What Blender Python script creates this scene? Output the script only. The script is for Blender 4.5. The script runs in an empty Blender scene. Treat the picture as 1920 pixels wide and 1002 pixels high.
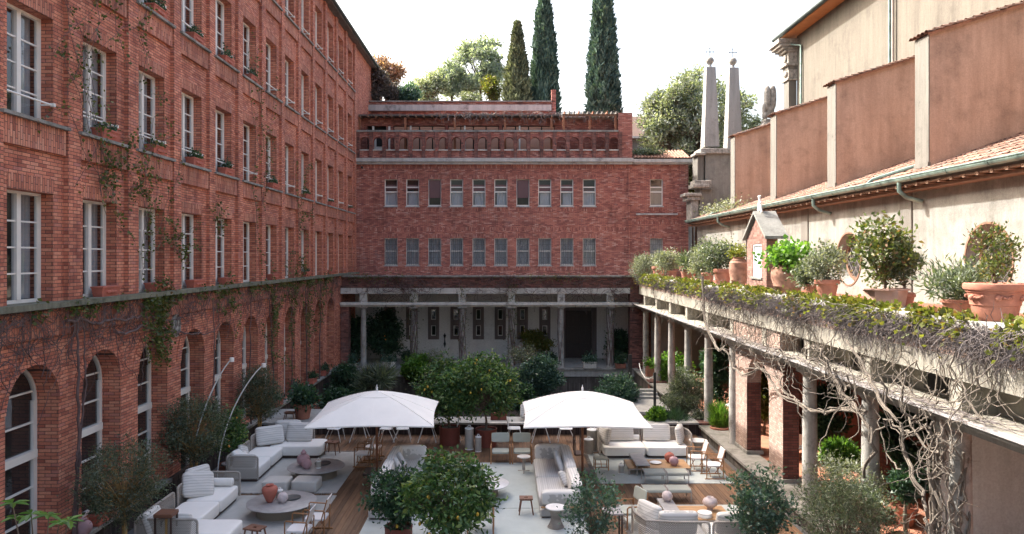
import bpy, math, random
import numpy as np
from mathutils import Vector, Matrix, Euler
R = math.radians
rnd = random.Random(7)
nrg = np.random.default_rng(11)
C = bpy.context.scene.collection
scene = bpy.context.scene

# ------------------------------------------------------------------ camera, light, exposure
F = 1390.0; CX = 945.0; CY = 483.0; CZ = 6.5
cam = bpy.data.objects.new('camera', bpy.data.cameras.new('camera')); C.objects.link(cam)
cam.location = (0, 0, CZ); cam.rotation_euler = (R(90), 0, 0)
cam.data.sensor_width = 36; cam.data.lens = 36 * F / 1920
cam.data.shift_x = (960 - CX) / 1920; cam.data.shift_y = -(501 - CY) / 1920
cam.data.clip_end = 2000
scene.camera = cam
SUN = Vector((-1.0, 0.62, 1.145)).normalized()
world = bpy.data.worlds.new('World'); scene.world = world; world.use_nodes = True
wn = world.node_tree.nodes; wl = world.node_tree.links
sky = wn.new('ShaderNodeTexSky'); sky.sky_type = 'NISHITA'; sky.sun_disc = False
sky.sun_elevation = math.asin(SUN.z); sky.sun_rotation = math.atan2(SUN.x, SUN.y)
sky.air_density = 1.15; sky.dust_density = 10.0; sky.ozone_density = 1.0
wn['Background'].inputs['Strength'].default_value = 0.15
tint = wn.new('ShaderNodeMix'); tint.data_type = 'RGBA'; tint.blend_type = 'MULTIPLY'; tint.inputs[0].default_value = 1
tint.inputs[7].default_value = (.97, .965, .955, 1)      # white balance of the daylight
wl.new(sky.outputs[0], tint.inputs[6]); wl.new(tint.outputs[2], wn['Background'].inputs[0])
sun = bpy.data.objects.new('sun', bpy.data.lights.new('sun', 'SUN')); C.objects.link(sun)
sun.data.energy = 2.75; sun.data.angle = R(0.5); sun.data.color = (1.0, 0.955, 0.90)
sun.rotation_euler = SUN.to_track_quat('Z', 'Y').to_euler()
scene.view_settings.view_transform = 'Standard'; scene.view_settings.look = 'None'
scene.view_settings.exposure = 2.12; scene.view_settings.gamma = 1.0
scene.view_settings.use_curve_mapping = False

# ------------------------------------------------------------------ helpers
def px(x, y, Y): return Vector(((x - CX) * Y / F, Y, CZ - (y - CY) * Y / F))
def onX(x, y, X):
    Y = F * X / (x - CX); return Vector((X, Y, CZ - (y - CY) * Y / F))

class MB:
    def __init__(s): s.v = []; s.f = []; s.m = []; s.mi = 0
    def quad(s, *p):
        n = len(s.v); s.v += [tuple(q) for q in p]; s.f.append(tuple(range(n, n + len(p)))); s.m.append(s.mi)
    def box(s, x0, x1, y0, y1, z0, z1, M=None):
        P = [(x0,y0,z0),(x1,y0,z0),(x1,y1,z0),(x0,y1,z0),(x0,y0,z1),(x1,y0,z1),(x1,y1,z1),(x0,y1,z1)]
        if M: P = [M(*p) for p in P]
        n = len(s.v); s.v += [tuple(p) for p in P]
        for f in ((0,3,2,1),(4,5,6,7),(0,1,5,4),(1,2,6,5),(2,3,7,6),(3,0,4,7)):
            s.f.append(tuple(n + i for i in f)); s.m.append(s.mi)
    def bev(s, x0, x1, y0, y1, z0, z1, b=.01):
        # box with chamfered edges
        cx, cy, cz = (x0+x1)/2, (y0+y1)/2, (z0+z1)/2; hx, hy, hz = (x1-x0)/2, (y1-y0)/2, (z1-z0)/2
        b = min(b, hx*.9, hy*.9, hz*.9); n = len(s.v); idx = {}
        for i in (-1,1):
            for j in (-1,1):
                for k in (-1,1):
                    for a in range(3):
                        p = [cx+i*(hx-(b if a != 0 else 0)), cy+j*(hy-(b if a != 1 else 0)), cz+k*(hz-(b if a != 2 else 0))]
                        idx[i,j,k,a] = len(s.v); s.v.append(tuple(p))
        F_ = []
        for i in (-1,1):
            F_.append([idx[i,-1,-1,0],idx[i,1,-1,0],idx[i,1,1,0],idx[i,-1,1,0]])
            F_.append([idx[-1,i,-1,1],idx[-1,i,1,1],idx[1,i,1,1],idx[1,i,-1,1]])
            F_.append([idx[-1,-1,i,2],idx[1,-1,i,2],idx[1,1,i,2],idx[-1,1,i,2]])
        for i in (-1,1):
            for j in (-1,1):
                F_.append([idx[i,j,-1,0],idx[i,j,1,0],idx[i,j,1,1],idx[i,j,-1,1]])
                F_.append([idx[i,-1,j,0],idx[i,1,j,0],idx[i,1,j,2],idx[i,-1,j,2]])
                F_.append([idx[-1,i,j,1],idx[1,i,j,1],idx[1,i,j,2],idx[-1,i,j,2]])
                for k in (-1,1): F_.append([idx[i,j,k,0],idx[i,j,k,1],idx[i,j,k,2]])
        for f in F_: s.f.append(tuple(f)); s.m.append(s.mi)
    def tube(s, pts, rad, n=6, cap=True):
        pts = [Vector(p) for p in pts]; base = len(s.v); k = len(pts)
        if not hasattr(rad, '__len__'): rad = [rad] * k
        up = None
        for i, p in enumerate(pts):
            t = (pts[min(i+1, k-1)] - pts[max(i-1, 0)])
            if t.length < 1e-9: t = Vector((0,0,1))
            t.normalize()
            if up is None: up = t.orthogonal().normalized()
            a = (up - t * up.dot(t))
            if a.length < 1e-6: a = t.orthogonal()
            a.normalize(); up = a; b = t.cross(a)
            for j in range(n):
                c, d = math.cos(2*math.pi*j/n), math.sin(2*math.pi*j/n)
                s.v.append(tuple(p + (a*c + b*d) * rad[i]))
        for i in range(k-1):
            for j in range(n):
                a0 = base+i*n+j; a1 = base+i*n+(j+1) % n
                s.f.append((a0, a1, a1+n, a0+n)); s.m.append(s.mi)
        if cap and n > 3:
            s.f.append(tuple(base+j for j in range(n))[::-1]); s.f.append(tuple(base+(k-1)*n+j for j in range(n))); s.m += [s.mi, s.mi]
    def lathe(s, prof, n=20, c=(0,0,0), sx=1, sy=1, cap=True):
        base = len(s.v); k = len(prof)
        for r, z in prof:
            for j in range(n):
                a = 2*math.pi*j/n; s.v.append((c[0]+r*sx*math.cos(a), c[1]+r*sy*math.sin(a), c[2]+z))
        for i in range(k-1):
            for j in range(n):
                a0 = base+i*n+j; a1 = base+i*n+(j+1) % n
                s.f.append((a0, a1, a1+n, a0+n)); s.m.append(s.mi)
        if cap:
            s.f.append(tuple(base+j for j in range(n))[::-1]); s.f.append(tuple(base+(k-1)*n+j for j in range(n))); s.m += [s.mi, s.mi]
    def soft(s, c, sx, sy, sz, e=.35, n=20, k=12, puff=0, rot=None):
        # rounded soft block (superellipsoid), half sizes sx sy sz
        base = len(s.v); M = rot.to_matrix() if rot else None
        def pw(v, q): return math.copysign(abs(v)**q, v)
        for i in range(k+1):
            ph = -math.pi/2 + math.pi*i/k
            for j in range(n):
                th = 2*math.pi*(j+.5)/n
                x = pw(math.cos(ph), e)*pw(math.cos(th), e); y = pw(math.cos(ph), e)*pw(math.sin(th), e); z = pw(math.sin(ph), e)
                if puff:
                    z *= 1 - puff*max(abs(x), abs(y))**3
                    q = 1 - .10*puff*(1-abs(x*y)); 
                    x *= q; y *= q
                p = Vector((x*sx, y*sy, z*sz))
                if M: p = M @ p
                s.v.append((p.x+c[0], p.y+c[1], p.z+c[2]))
        for i in range(k):
            for j in range(n):
                a0 = base+i*n+j; a1 = base+i*n+(j+1) % n
                s.f.append((a0, a1, a1+n, a0+n)); s.m.append(s.mi)
    def build(s, name, mats, parent=None, smooth=None, loc=None, rot=None):
        me = bpy.data.meshes.new(name)
        me.from_pydata(s.v, [], s.f)
        if not isinstance(mats, (list, tuple)): mats = [mats]
        for m in mats: me.materials.append(m)
        if len(mats) > 1: me.polygons.foreach_set('material_index', s.m)
        if smooth:
            me.polygons.foreach_set('use_smooth', [True]*len(s.f)); me.set_sharp_from_angle(angle=R(smooth))
        me.update()
        o = bpy.data.objects.new(name, me); C.objects.link(o)
        if parent: o.parent = parent
        if loc: o.location = loc
        if rot: o.rotation_euler = rot
        return o

def split_islands(o):
    me = o.data; n = len(me.vertices); par = list(range(n))
    def find(a):
        while par[a] != a: par[a] = par[par[a]]; a = par[a]
        return a
    for p in me.polygons:
        v = p.vertices; r = find(v[0])
        for q in v[1:]: par[find(q)] = r
    groups = {}
    for p in me.polygons: groups.setdefault(find(p.vertices[0]), []).append(p)
    if len(groups) < 2: return
    for gi, ps in enumerate(groups.values()):
        idx = {}; V = []; Fc = []
        for p in ps:
            for q in p.vertices:
                if q not in idx: idx[q] = len(V); V.append(me.vertices[q].co[:])
            Fc.append([idx[q] for q in p.vertices])
        m2 = bpy.data.meshes.new(me.name); m2.from_pydata(V, [], Fc)
        for mm in me.materials: m2.materials.append(mm)
        m2.polygons.foreach_set('material_index', [p.material_index for p in ps]); m2.polygons.foreach_set('use_smooth', [p.use_smooth for p in ps])
        if ps[0].use_smooth: m2.set_sharp_from_angle(angle=R(45))
        m2.update()
        if gi == 0: o.data = m2
        else: c = o.copy(); c.data = m2; C.objects.link(c)
def tag(o, label=None, cat=None, group=None, kind=None):
    if label: o['label'] = label
    if cat: o['category'] = cat
    if group: o['group'] = group
    if kind: o['kind'] = kind
    return o
def thing(name, label, cat, loc=(0,0,0), rz=0, group=None):
    o = bpy.data.objects.new(name, None); C.objects.link(o)
    o.location = loc; o.rotation_euler = (0,0,rz); o.empty_display_size = .2
    return tag(o, label, cat, group)
KIDS = {}
def copy_tree(o, parent=None):
    c = o.copy(); C.objects.link(c)
    if parent: c.parent = parent
    for ch in list(o.children): copy_tree(ch, c)
    return c
def dup(o, label, loc, rz=0, group=None):
    c = copy_tree(o); c.location = loc; c.rotation_euler = (0,0,rz); tag(c, label, None, group); return c

# ------------------------------------------------------------------ materials
def mat(name):
    m = bpy.data.materials.new(name); m.use_nodes = True
    n = m.node_tree.nodes; l = m.node_tree.links
    return m, n, l, n['Principled BSDF']
def ramp(n, stops, interp='LINEAR'):
    r = n.new('ShaderNodeValToRGB'); e = r.color_ramp.elements; r.color_ramp.interpolation = interp
    while len(e) < len(stops): e.new(.5)
    for i, (p, c) in enumerate(stops): e[i].position = p; e[i].color = (*c, 1) if len(c) == 3 else c
    return r
def noise(n, l, scale, detail=4, rough=.6, vec=None, dist=0):
    t = n.new('ShaderNodeTexNoise'); t.inputs['Scale'].default_value = scale
    t.inputs['Detail'].default_value = detail; t.inputs['Roughness'].default_value = rough
    t.inputs['Distortion'].default_value = dist
    if vec is not None: l.new(vec, t.inputs['Vector'])
    return t
def mixc(n, l, fac, a, b, mode='MIX'):
    m = n.new('ShaderNodeMix'); m.data_type = 'RGBA'; m.blend_type = mode
    for k, v in ((0, fac), (6, a), (7, b)):
        if hasattr(v, 'is_output') or hasattr(v, 'links'): l.new(v, m.inputs[k])
        elif isinstance(v, (int, float)): m.inputs[k].default_value = v
        else: m.inputs[k].default_value = (*v, 1)
    return m.outputs[2]
def mathn(n, l, op, a, b=None, c=None):
    m = n.new('ShaderNodeMath'); m.operation = op
    for k, v in ((0, a), (1, b), (2, c)):
        if v is None: continue
        if isinstance(v, (int, float)): m.inputs[k].default_value = v
        else: l.new(v, m.inputs[k])
    return m.outputs[0]
def bump(n, l, h, strength, dist, out):
    b = n.new('ShaderNodeBump'); b.inputs['Strength'].default_value = strength; b.inputs['Distance'].default_value = dist
    l.new(h, b.inputs['Height']); l.new(b.outputs[0], out); return b
def pos(n): return n.new('ShaderNodeNewGeometry').outputs['Position']
def objc(n): return n.new('ShaderNodeTexCoord').outputs['Object']

def simple(name, c, rough=.7, var=.15, scale=6, metal=0, bmp=0, world_=False, c2=None, bscale=None):
    m, n, l, p = mat(name)
    vec = pos(n) if world_ else objc(n)
    t = noise(n, l, scale, 5, .65, vec)
    d = tuple(x*(1-var) for x in c); e = tuple(min(1, x*(1+var)) for x in (c2 or c))
    r = ramp(n, [(.3, d), (.7, e)]); l.new(t.outputs[0], r.inputs[0]); l.new(r.outputs[0], p.inputs['Base Color'])
    p.inputs['Roughness'].default_value = rough; p.inputs['Metallic'].default_value = metal
    if bmp:
        t2 = noise(n, l, bscale or scale*8, 4, .6, vec); bump(n, l, t2.outputs[0], bmp, .01, p.inputs['Normal'])
    return m

def brick(name, stops, mortar, soldier=False, w=.25, h=.072, soot=.35, pale=.0, joint=.0065, bstr=.6, lowdark=None):
    m, n, l, p = mat(name)
    g = n.new('ShaderNodeNewGeometry'); sp = n.new('ShaderNodeSeparateXYZ'); l.new(g.outputs['Position'], sp.inputs[0])
    sn = n.new('ShaderNodeSeparateXYZ'); l.new(g.outputs['True Normal'], sn.inputs[0])
    ax = mathn(n, l, 'ABSOLUTE', sn.outputs[0]); k = mathn(n, l, 'GREATER_THAN', ax, .7)
    a1 = mathn(n, l, 'MULTIPLY', sp.outputs[1], k); a2 = mathn(n, l, 'MULTIPLY', sp.outputs[0], mathn(n, l, 'SUBTRACT', 1.0, k))
    u = mathn(n, l, 'ADD', a1, a2)
    cb = n.new('ShaderNodeCombineXYZ')
    az = mathn(n, l, 'ABSOLUTE', sn.outputs[2]); kz = mathn(n, l, 'GREATER_THAN', az, .7)
    v = mathn(n, l, 'ADD', sp.outputs[2], mathn(n, l, 'MULTIPLY', sp.outputs[1], kz))
    if soldier: l.new(v, cb.inputs[0]); l.new(u, cb.inputs[1])
    else: l.new(u, cb.inputs[0]); l.new(v, cb.inputs[1])
    wob = noise(n, l, 3.0, 2, .5, g.outputs['Position'])
    va = n.new('ShaderNodeVectorMath'); va.operation = 'MULTIPLY_ADD'
    l.new(wob.outputs['Color'], va.inputs[0]); va.inputs[1].default_value = (.012,.012,0); l.new(cb.outputs[0], va.inputs[2])
    b = n.new('ShaderNodeTexBrick'); l.new(va.outputs[0], b.inputs['Vector'])
    b.inputs['Scale'].default_value = 1; b.inputs['Brick Width'].default_value = w; b.inputs['Row Height'].default_value = h
    b.inputs['Mortar Size'].default_value = joint; b.inputs['Mortar Smooth'].default_value = .25; b.inputs['Bias'].default_value = 0
    b.inputs['Color1'].default_value = (0,0,0,1); b.inputs['Color2'].default_value = (1,1,1,1); b.inputs['Mortar'].default_value = (.5,.5,.5,1)
    if soldier: b.offset = 0.0 if False else .5
    rc = ramp(n, stops); l.new(b.outputs['Color'], rc.inputs[0])
    big = noise(n, l, .55, 6, .65, g.outputs['Position'])
    rb = ramp(n, [(.3, (1-soot,)*3), (.65, (1.08,)*3)]); l.new(big.outputs[0], rb.inputs[0])
    c = mixc(n, l, 1.0, rc.outputs[0], rb.outputs[0], 'MULTIPLY')
    mp = n.new('ShaderNodeMapping'); mp.inputs['Scale'].default_value = (1, 1, .12); l.new(g.outputs['Position'], mp.inputs[0])
    st = noise(n, l, 2.2, 6, .7, mp.outputs[0]); rs = ramp(n, [(.34, (.60,.56,.56)), (.47, (1,1,1))]); l.new(st.outputs[0], rs.inputs[0])
    c = mixc(n, l, .8, c, rs.outputs[0], 'MULTIPLY')
    fine = noise(n, l, 45, 3, .6, g.outputs['Position']); rf = ramp(n, [(.3, (.82,)*3), (.7, (1.15,)*3)]); l.new(fine.outputs[0], rf.inputs[0])
    c = mixc(n, l, 1.0, c, rf.outputs[0], 'MULTIPLY')
    if pale:
        pn = noise(n, l, 1.3, 8, .75, g.outputs['Position']); rp = ramp(n, [(.56, (0,0,0)), (.74, (pale,)*3)]); l.new(pn.outputs[0], rp.inputs[0])
        c = mixc(n, l, rp.outputs[0], c, (.42,.36,.35))
    c = mixc(n, l, b.outputs['Fac'], c, mortar)
    l.new(c, p.inputs['Base Color']); p.inputs['Roughness'].default_value = .88
    hgt = mathn(n, l, 'ADD', mathn(n, l, 'MULTIPLY', b.outputs['Fac'], -1.0), mathn(n, l, 'MULTIPLY', fine.outputs[0], .35))
    bump(n, l, hgt, bstr, .012, p.inputs['Normal'])
    return m
M_ = {}
red = [(0, (.36,.11,.070)), (.3, (.54,.180,.110)), (.62, (.63,.235,.142)), (.85, (.68,.29,.18)), (1, (.46,.17,.135))]
M_['brick'] = brick('red_brick', red, (.055,.04,.037), soot=.26, pale=.12)
M_['soldier'] = brick('red_brick_upright', [(a, (c[0]*.95, c[1]*1.0, c[2]*1.02)) for a, c in red], (.055,.04,.037), soldier=True, w=.26, soot=.42, pale=.3)
red2 = [(0, (.24,.082,.066)), (.4, (.39,.135,.100)), (.8, (.475,.185,.132)), (1, (.54,.30,.24))]
M_['brick_back'] = brick('crimson_brick', red2, (.07,.05,.048), soot=.3, pale=.45)
M_['soldier_back'] = brick('crimson_brick_upright', red2, (.06,.04,.04), soldier=True, w=.26, soot=.35)
M_['brick_sooty'] = brick('sooty_brick', [(0,(.10,.042,.036)), (.5,(.22,.085,.066)), (1,(.32,.13,.10))], (.07,.06,.055), soot=.6, pale=.35)
M_['brick_pier'] = brick('pale_pier_brick', [(0,(.30,.19,.15)), (.5,(.40,.27,.215)), (1,(.48,.36,.30))], (.20,.165,.145), w=.12, h=.062, soot=.25)
M_['brick_shrine'] = brick('shrine_brick', [(0,(.17,.075,.055)), (.5,(.25,.125,.095)), (1,(.31,.18,.14))], (.12,.10,.09), w=.16, h=.07, soot=.3)
M_['brick_dark'] = brick('dark_shaded_pier_brick', [(0,(.12,.04,.03)), (.5,(.18,.06,.045)), (1,(.24,.085,.065))], (.05,.04,.035), soot=.3)  # dark copy of the pier brick, painted shade on the pier sides
M_['base_slat'] = brick('dark_upright_base', [(0,(.035,.022,.018)), (.5,(.07,.042,.034)), (1,(.12,.085,.07))], (.012,.01,.01), soldier=True, w=.8, h=.07, soot=.5)
M_['ret_wall'] = brick('weathered_screen', [(0,(.07,.06,.052)), (.5,(.105,.092,.08)), (1,(.16,.14,.125))], (.035,.03,.028), soldier=True, w=.9, h=.09, soot=.5)

def stained(name, c, dirt, amt=.5, scale=1.0, streak=True, bmp=.3, rough=.9):
    m, n, l, p = mat(name); P = pos(n)
    t = noise(n, l, 1.4*scale, 8, .7, P); r = ramp(n, [(.28, dirt), (.28+.34*amt, c)]); l.new(t.outputs[0], r.inputs[0]); col = r.outputs[0]
    if streak:
        mp = n.new('ShaderNodeMapping'); mp.inputs['Scale'].default_value = (1,1,.1); l.new(P, mp.inputs[0])
        s = noise(n, l, 3.5*scale, 6, .7, mp.outputs[0]); rs = ramp(n, [(.35, tuple(.55+.45*x for x in dirt)), (.6, (1,1,1))]); l.new(s.outputs[0], rs.inputs[0])
        col = mixc(n, l, .7, col, rs.outputs[0], 'MULTIPLY')
    f = noise(n, l, 30*scale, 5, .7, P); rf = ramp(n, [(.3, (.82,)*3), (.7, (1.1,)*3)]); l.new(f.outputs[0], rf.inputs[0])
    col = mixc(n, l, 1.0, col, rf.outputs[0], 'MULTIPLY')
    l.new(col, p.inputs['Base Color']); p.inputs['Roughness'].default_value = rough
    if bmp: bump(n, l, f.outputs[0], bmp, .02, p.inputs['Normal'])
    return m
M_['white_stone'] = stained('white_stained_stone', (.62,.60,.55), (.14,.13,.11), .4)
M_['cornice'] = stained('pale_cornice_stone', (.46,.45,.43), (.13,.125,.12), .5)
M_['band'] = stained('cream_painted_band', (.34,.32,.27), (.16,.148,.12), .3)
M_['grey_stone'] = stained('grey_ledge_stone', (.30,.29,.265), (.07,.07,.055), .7)
M_['moss_stone'] = stained('mossy_ledge_stone', (.19,.19,.14), (.05,.055,.03), .8, 2)
M_['column'] = stained('weathered_column_stone', (.40,.385,.35), (.15,.14,.125), .7, 2.2, bmp=.6)
M_['column_dark'] = stained('rough_dark_column', (.19,.18,.165), (.05,.048,.045), .8, 3, bmp=.9)
M_['plaster'] = stained('cream_church_plaster', (.25,.25,.228), (.125,.122,.11), .7, .8)
M_['plaster_hi'] = stained('sandy_nave_plaster', (.145,.13,.106), (.10,.088,.072), .6, .6)
M_['plaster_pink'] = stained('pinkish_brown_plaster', (.50,.345,.26), (.33,.23,.175), .6, .8)
M_['plaster_strip'] = stained('cream_buttress_edge', (.155,.147,.13), (.09,.083,.072), .4, 1.5)
M_['plaster_grey'] = stained('grey_green_plaster', (.42,.41,.38), (.26,.25,.225), .5, .8)
M_['plaster_end'] = stained('pale_grey_plaster', (.56,.60,.57), (.40,.42,.40), .5, .8)
M_['plaster_red'] = stained('terracotta_plaster', (.30,.11,.075), (.13,.06,.045), .6, .8)
M_['white_wall'] = stained('white_loggia_wall', (.80,.785,.75), (.62,.60,.57), .4, .4, bmp=.1)
M_['surround'] = stained('taupe_stone_surround', (.20,.165,.155), (.12,.10,.095), .5, 2)
M_['obelisk'] = stained('pale_obelisk_stone', (.36,.355,.34), (.25,.245,.235), .5, 1.2)
M_['statue'] = stained('lichened_statue_stone', (.42,.40,.36), (.10,.095,.085), .9, 4)
M_['concrete'] = stained('pale_paving_slab', (.40,.395,.37), (.2,.195,.18), .5, 1.5)
M_['soil'] = stained('dark_garden_soil', (.06,.05,.038), (.02,.018,.014), .5, 3, False)
M_['gravel'] = stained('dark_gravel_strip', (.11,.11,.11), (.04,.04,.04), .6, 6, False, .8)
M_['ground'] = stained('city_ground', (.16,.15,.13), (.08,.09,.05), .5, .2, False)
M_['tiles_floor'] = stained('terracotta_floor', (.40,.17,.10), (.22,.10,.065), .5, 1.2, False, .1)
M_['room'] = simple('room_shade_colour', (.028,.026,.025), .9)  # near-black backing, shade of unlit interiors put into the colour
M_['room2'] = simple('room_dim_shade_colour', (.07,.066,.062), .9)  # same for dimmer interiors, shade held in the base colour
M_['frame'] = simple('white_painted_frame', (.74,.72,.67), .45, .06, 3)
M_['curtain'] = simple('grey_sheer_curtain', (.48,.49,.50), .9, .12, 2)
M_['curtain_w'] = simple('white_net_curtain', (.62,.63,.65), .9, .12, 2)
M_['blind'] = simple('mauve_roller_blind', (.125,.07,.072), .75, .06, 3)
M_['shutter'] = simple('salmon_roller_shutter', (.58,.33,.235), .7, .1, 1)
M_['iron'] = simple('grey_iron_grille', (.13,.125,.12), .6, .1)
M_['black_iron'] = simple('black_iron', (.02,.02,.02), .5, .1)
M_['terracotta'] = simple('terracotta_pot', (.36,.15,.10), .85, .22, 5, bmp=.3)
M_['terra_old'] = simple('old_terracotta_jar', (.30,.16,.11), .9, .45, 4, bmp=.4)
M_['terra_pale'] = simple('pale_pink_terracotta', (.40,.25,.20), .85, .12, 5, bmp=.2)
M_['corten'] = simple('rust_red_planter', (.21,.058,.04), .6, .12, 3)
M_['box_red'] = simple('red_window_box', (.42,.125,.085), .8, .18, 8, bmp=.3)
M_['verdigris'] = simple('verdigris_copper', (.12,.19,.18), .5, .35, 2.5, .3, world_=True, c2=(.20,.29,.26))
M_['gutter_dark'] = simple('dark_green_gutter', (.055,.075,.075), .45, .25, 2, .3)
M_['soffit'] = simple('orange_wood_soffit', (.42,.17,.06), .7, .15, 3)
M_['wood_brown'] = simple('reddish_pergola_wood', (.25,.10,.05), .75, .25, 5)
M_['wood_old'] = simple('weathered_grey_wood', (.12,.11,.10), .9, .35, 5)
M_['rafter'] = simple('brown_rafter_wood', (.17,.10,.065), .85, .25, 4)
M_['rug_grey'] = simple('grey_woven_rug', (.39,.38,.355), .97, .10, 3, bmp=.5, bscale=90)
M_['rug_blue'] = simple('pale_sage_rug', (.42,.455,.44), .97, .07, 2, bmp=.5, bscale=90)
M_['fringe'] = simple('rug_fringe', (.27,.25,.23), .97, .2, 6)
M_['marble_grey'] = simple('grey_stone_top', (.33,.315,.31), .4, .22, 5, bmp=.05)
M_['marble_white'] = simple('white_marble_top', (.70,.68,.67), .3, .10, 4)
M_['fabric_w'] = simple('white_upholstery', (.80,.77,.725), .95, .03, 3, bmp=.25, bscale=60)
M_['canvas'] = simple('white_umbrella_canvas', (.82,.795,.755), .9, .04, 1.5, bmp=.5, bscale=3.5)
M_['fabric_pouf'] = simple('greige_pouf_fabric', (.52,.50,.465), .95, .05, 3, bmp=.3, bscale=60)
M_['sling'] = simple('white_sling_fabric', (.76,.73,.72), .95, .04, 3)
M_['olive_fab'] = simple('sage_webbing', (.38,.40,.35), .95, .1, 3, bmp=.3, bscale=40)
M_['green_seat'] = simple('grey_green_seat_weave', (.31,.32,.28), .85, .08, 30)
M_['taupe_metal'] = simple('taupe_painted_metal', (.33,.285,.255), .5, .05)
M_['bronze'] = simple('dark_bronze_metal', (.055,.032,.026), .5, .1)
M_['rope'] = simple('taupe_rope', (.38,.34,.30), .9, .15, 20)
M_['lantern'] = simple('beige_lantern_mesh', (.42,.38,.33), .8, .08, 8)
M_['white_metal'] = simple('white_metal', (.78,.78,.76), .35, .03)
M_['vase_red'] = simple('coral_clay_vase', (.42,.13,.09), .8, .15, 6, bmp=.3)
M_['vase_pink'] = simple('mauve_clay_vase', (.42,.26,.28), .75, .22, 4, bmp=.2)
M_['vase_pale'] = simple('pale_mottled_vase', (.55,.47,.46), .8, .25, 9, bmp=.3)
M_['white_ceramic'] = simple('white_ceramic', (.78,.77,.75), .3, .03)
M_['dark_plate'] = simple('dark_plate', (.07,.075,.075), .5, .1)
M_['bark'] = simple('brown_bark', (.14,.10,.07), .95, .4, 8, bmp=.8)
M_['bark_lit'] = simple('lit_olive_bark', (.33,.21,.08), .95, .35, 6, bmp=.6)  # ochre carries the warm light on the olive trunks as bark colour
M_['bark_grey'] = simple('pale_wisteria_bark', (.14,.118,.095), .95, .35, 8, bmp=.8, world_=True)
M_['twig'] = simple('grey_dead_twigs', (.145,.125,.12), .95, .35, 5, world_=True)
M_['twig_dark'] = simple('dark_dry_stems', (.12,.08,.075), .95, .4, 5, world_=True)
M_['lemon'] = simple('yellow_lemon_skin', (.62,.38,.04), .45, .12, 5)
M_['orange'] = simple('orange_fruit_skin', (.80,.30,.03), .45, .12, 5)
M_['teal'] = simple('teal_hose', (.02,.25,.2), .5, .1)
M_['far_glass'] = simple('far_window', (.1,.11,.12), .2, .1)

def wood(name, c1, c2, axis=1, rough=.6, perobj=True, scale=1.0):
    m, n, l, p = mat(name); o = objc(n)
    mp = n.new('ShaderNodeMapping'); sc = [26*scale]*3; sc[axis] = 1.6*scale; mp.inputs['Scale'].default_value = sc; l.new(o, mp.inputs[0])
    oi = n.new('ShaderNodeObjectInfo')
    ad = n.new('ShaderNodeVectorMath'); ad.operation = 'ADD'; l.new(mp.outputs[0], ad.inputs[0])
    mm = n.new('ShaderNodeVectorMath'); mm.operation = 'SCALE'; mm.inputs[0].default_value = (37, 19, 53); l.new(oi.outputs['Random'], mm.inputs['Scale']); l.new(mm.outputs[0], ad.inputs[1])
    t = noise(n, l, 1, 6, .6, ad.outputs[0], .6)
    r = ramp(n, [(.3, c1), (.7, c2)]); l.new(t.outputs[0], r.inputs[0]); c = r.outputs[0]
    if perobj:
        rr = ramp(n, [(0, (.66,.64,.62)), (.5, (.98,.98,.98)), (1, (1.4,1.33,1.25))]); l.new(oi.outputs['Random'], rr.inputs[0])
        c = mixc(n, l, 1.0, c, rr.outputs[0], 'MULTIPLY')
    l.new(c, p.inputs['Base Color']); p.inputs['Roughness'].default_value = rough
    bump(n, l, t.outputs[0], .15, .005, p.inputs['Normal'])
    return m
M_['deck'] = wood('deck_plank_wood', (.10,.050,.024), (.195,.108,.056), 1, .72)
M_['teak'] = wood('teak_frame', (.24,.11,.045), (.38,.19,.08), 2, .5, False)
M_['teak_top'] = wood('honey_teak_top', (.36,.20,.09), (.50,.30,.145), 0, .5, False)
M_['walnut'] = wood('walnut_stool', (.13,.055,.032), (.22,.10,.06), 0, .5, False)
M_['door'] = wood('dark_door_wood', (.022,.012,.010), (.045,.025,.02), 2, .5, False)

def stripes(name, base, line, axis=1, period=.075, thin=.18, rough=.95):
    m, n, l, p = mat(name); o = objc(n); sp = n.new('ShaderNodeSeparateXYZ'); l.new(o, sp.inputs[0])
    w = noise(n, l, 6, 2, .5, o)
    x = mathn(n, l, 'ADD', sp.outputs[axis], mathn(n, l, 'MULTIPLY', w.outputs[0], .02))
    fr = mathn(n, l, 'FRACT', mathn(n, l, 'DIVIDE', x, period))
    k = mathn(n, l, 'LESS_THAN', fr, thin)
    fr2 = mathn(n, l, 'FRACT', mathn(n, l, 'DIVIDE', x, period*2.7)); k2 = mathn(n, l, 'LESS_THAN', fr2, .08)
    kk = mathn(n, l, 'MAXIMUM', k, k2); kk = mathn(n, l, 'MULTIPLY', kk, .8)
    l.new(mixc(n, l, kk, base, line), p.inputs['Base Color']); p.inputs['Roughness'].default_value = rough
    t = noise(n, l, 70, 2, .5, o); bump(n, l, t.outputs[0], .25, .01, p.inputs['Normal'])
    return m
M_['stripe'] = stripes('striped_cushion_fabric', (.66,.635,.60), (.40,.38,.355), 1, .07)
M_['stripe_x'] = stripes('striped_sofa_fabric', (.52,.505,.485), (.35,.335,.32), 0, .055, .22)
M_['stripe_y'] = stripes('striped_sofa_fabric_crosswise', (.52,.505,.485), (.34,.325,.31), 1, .055, .22)

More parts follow.
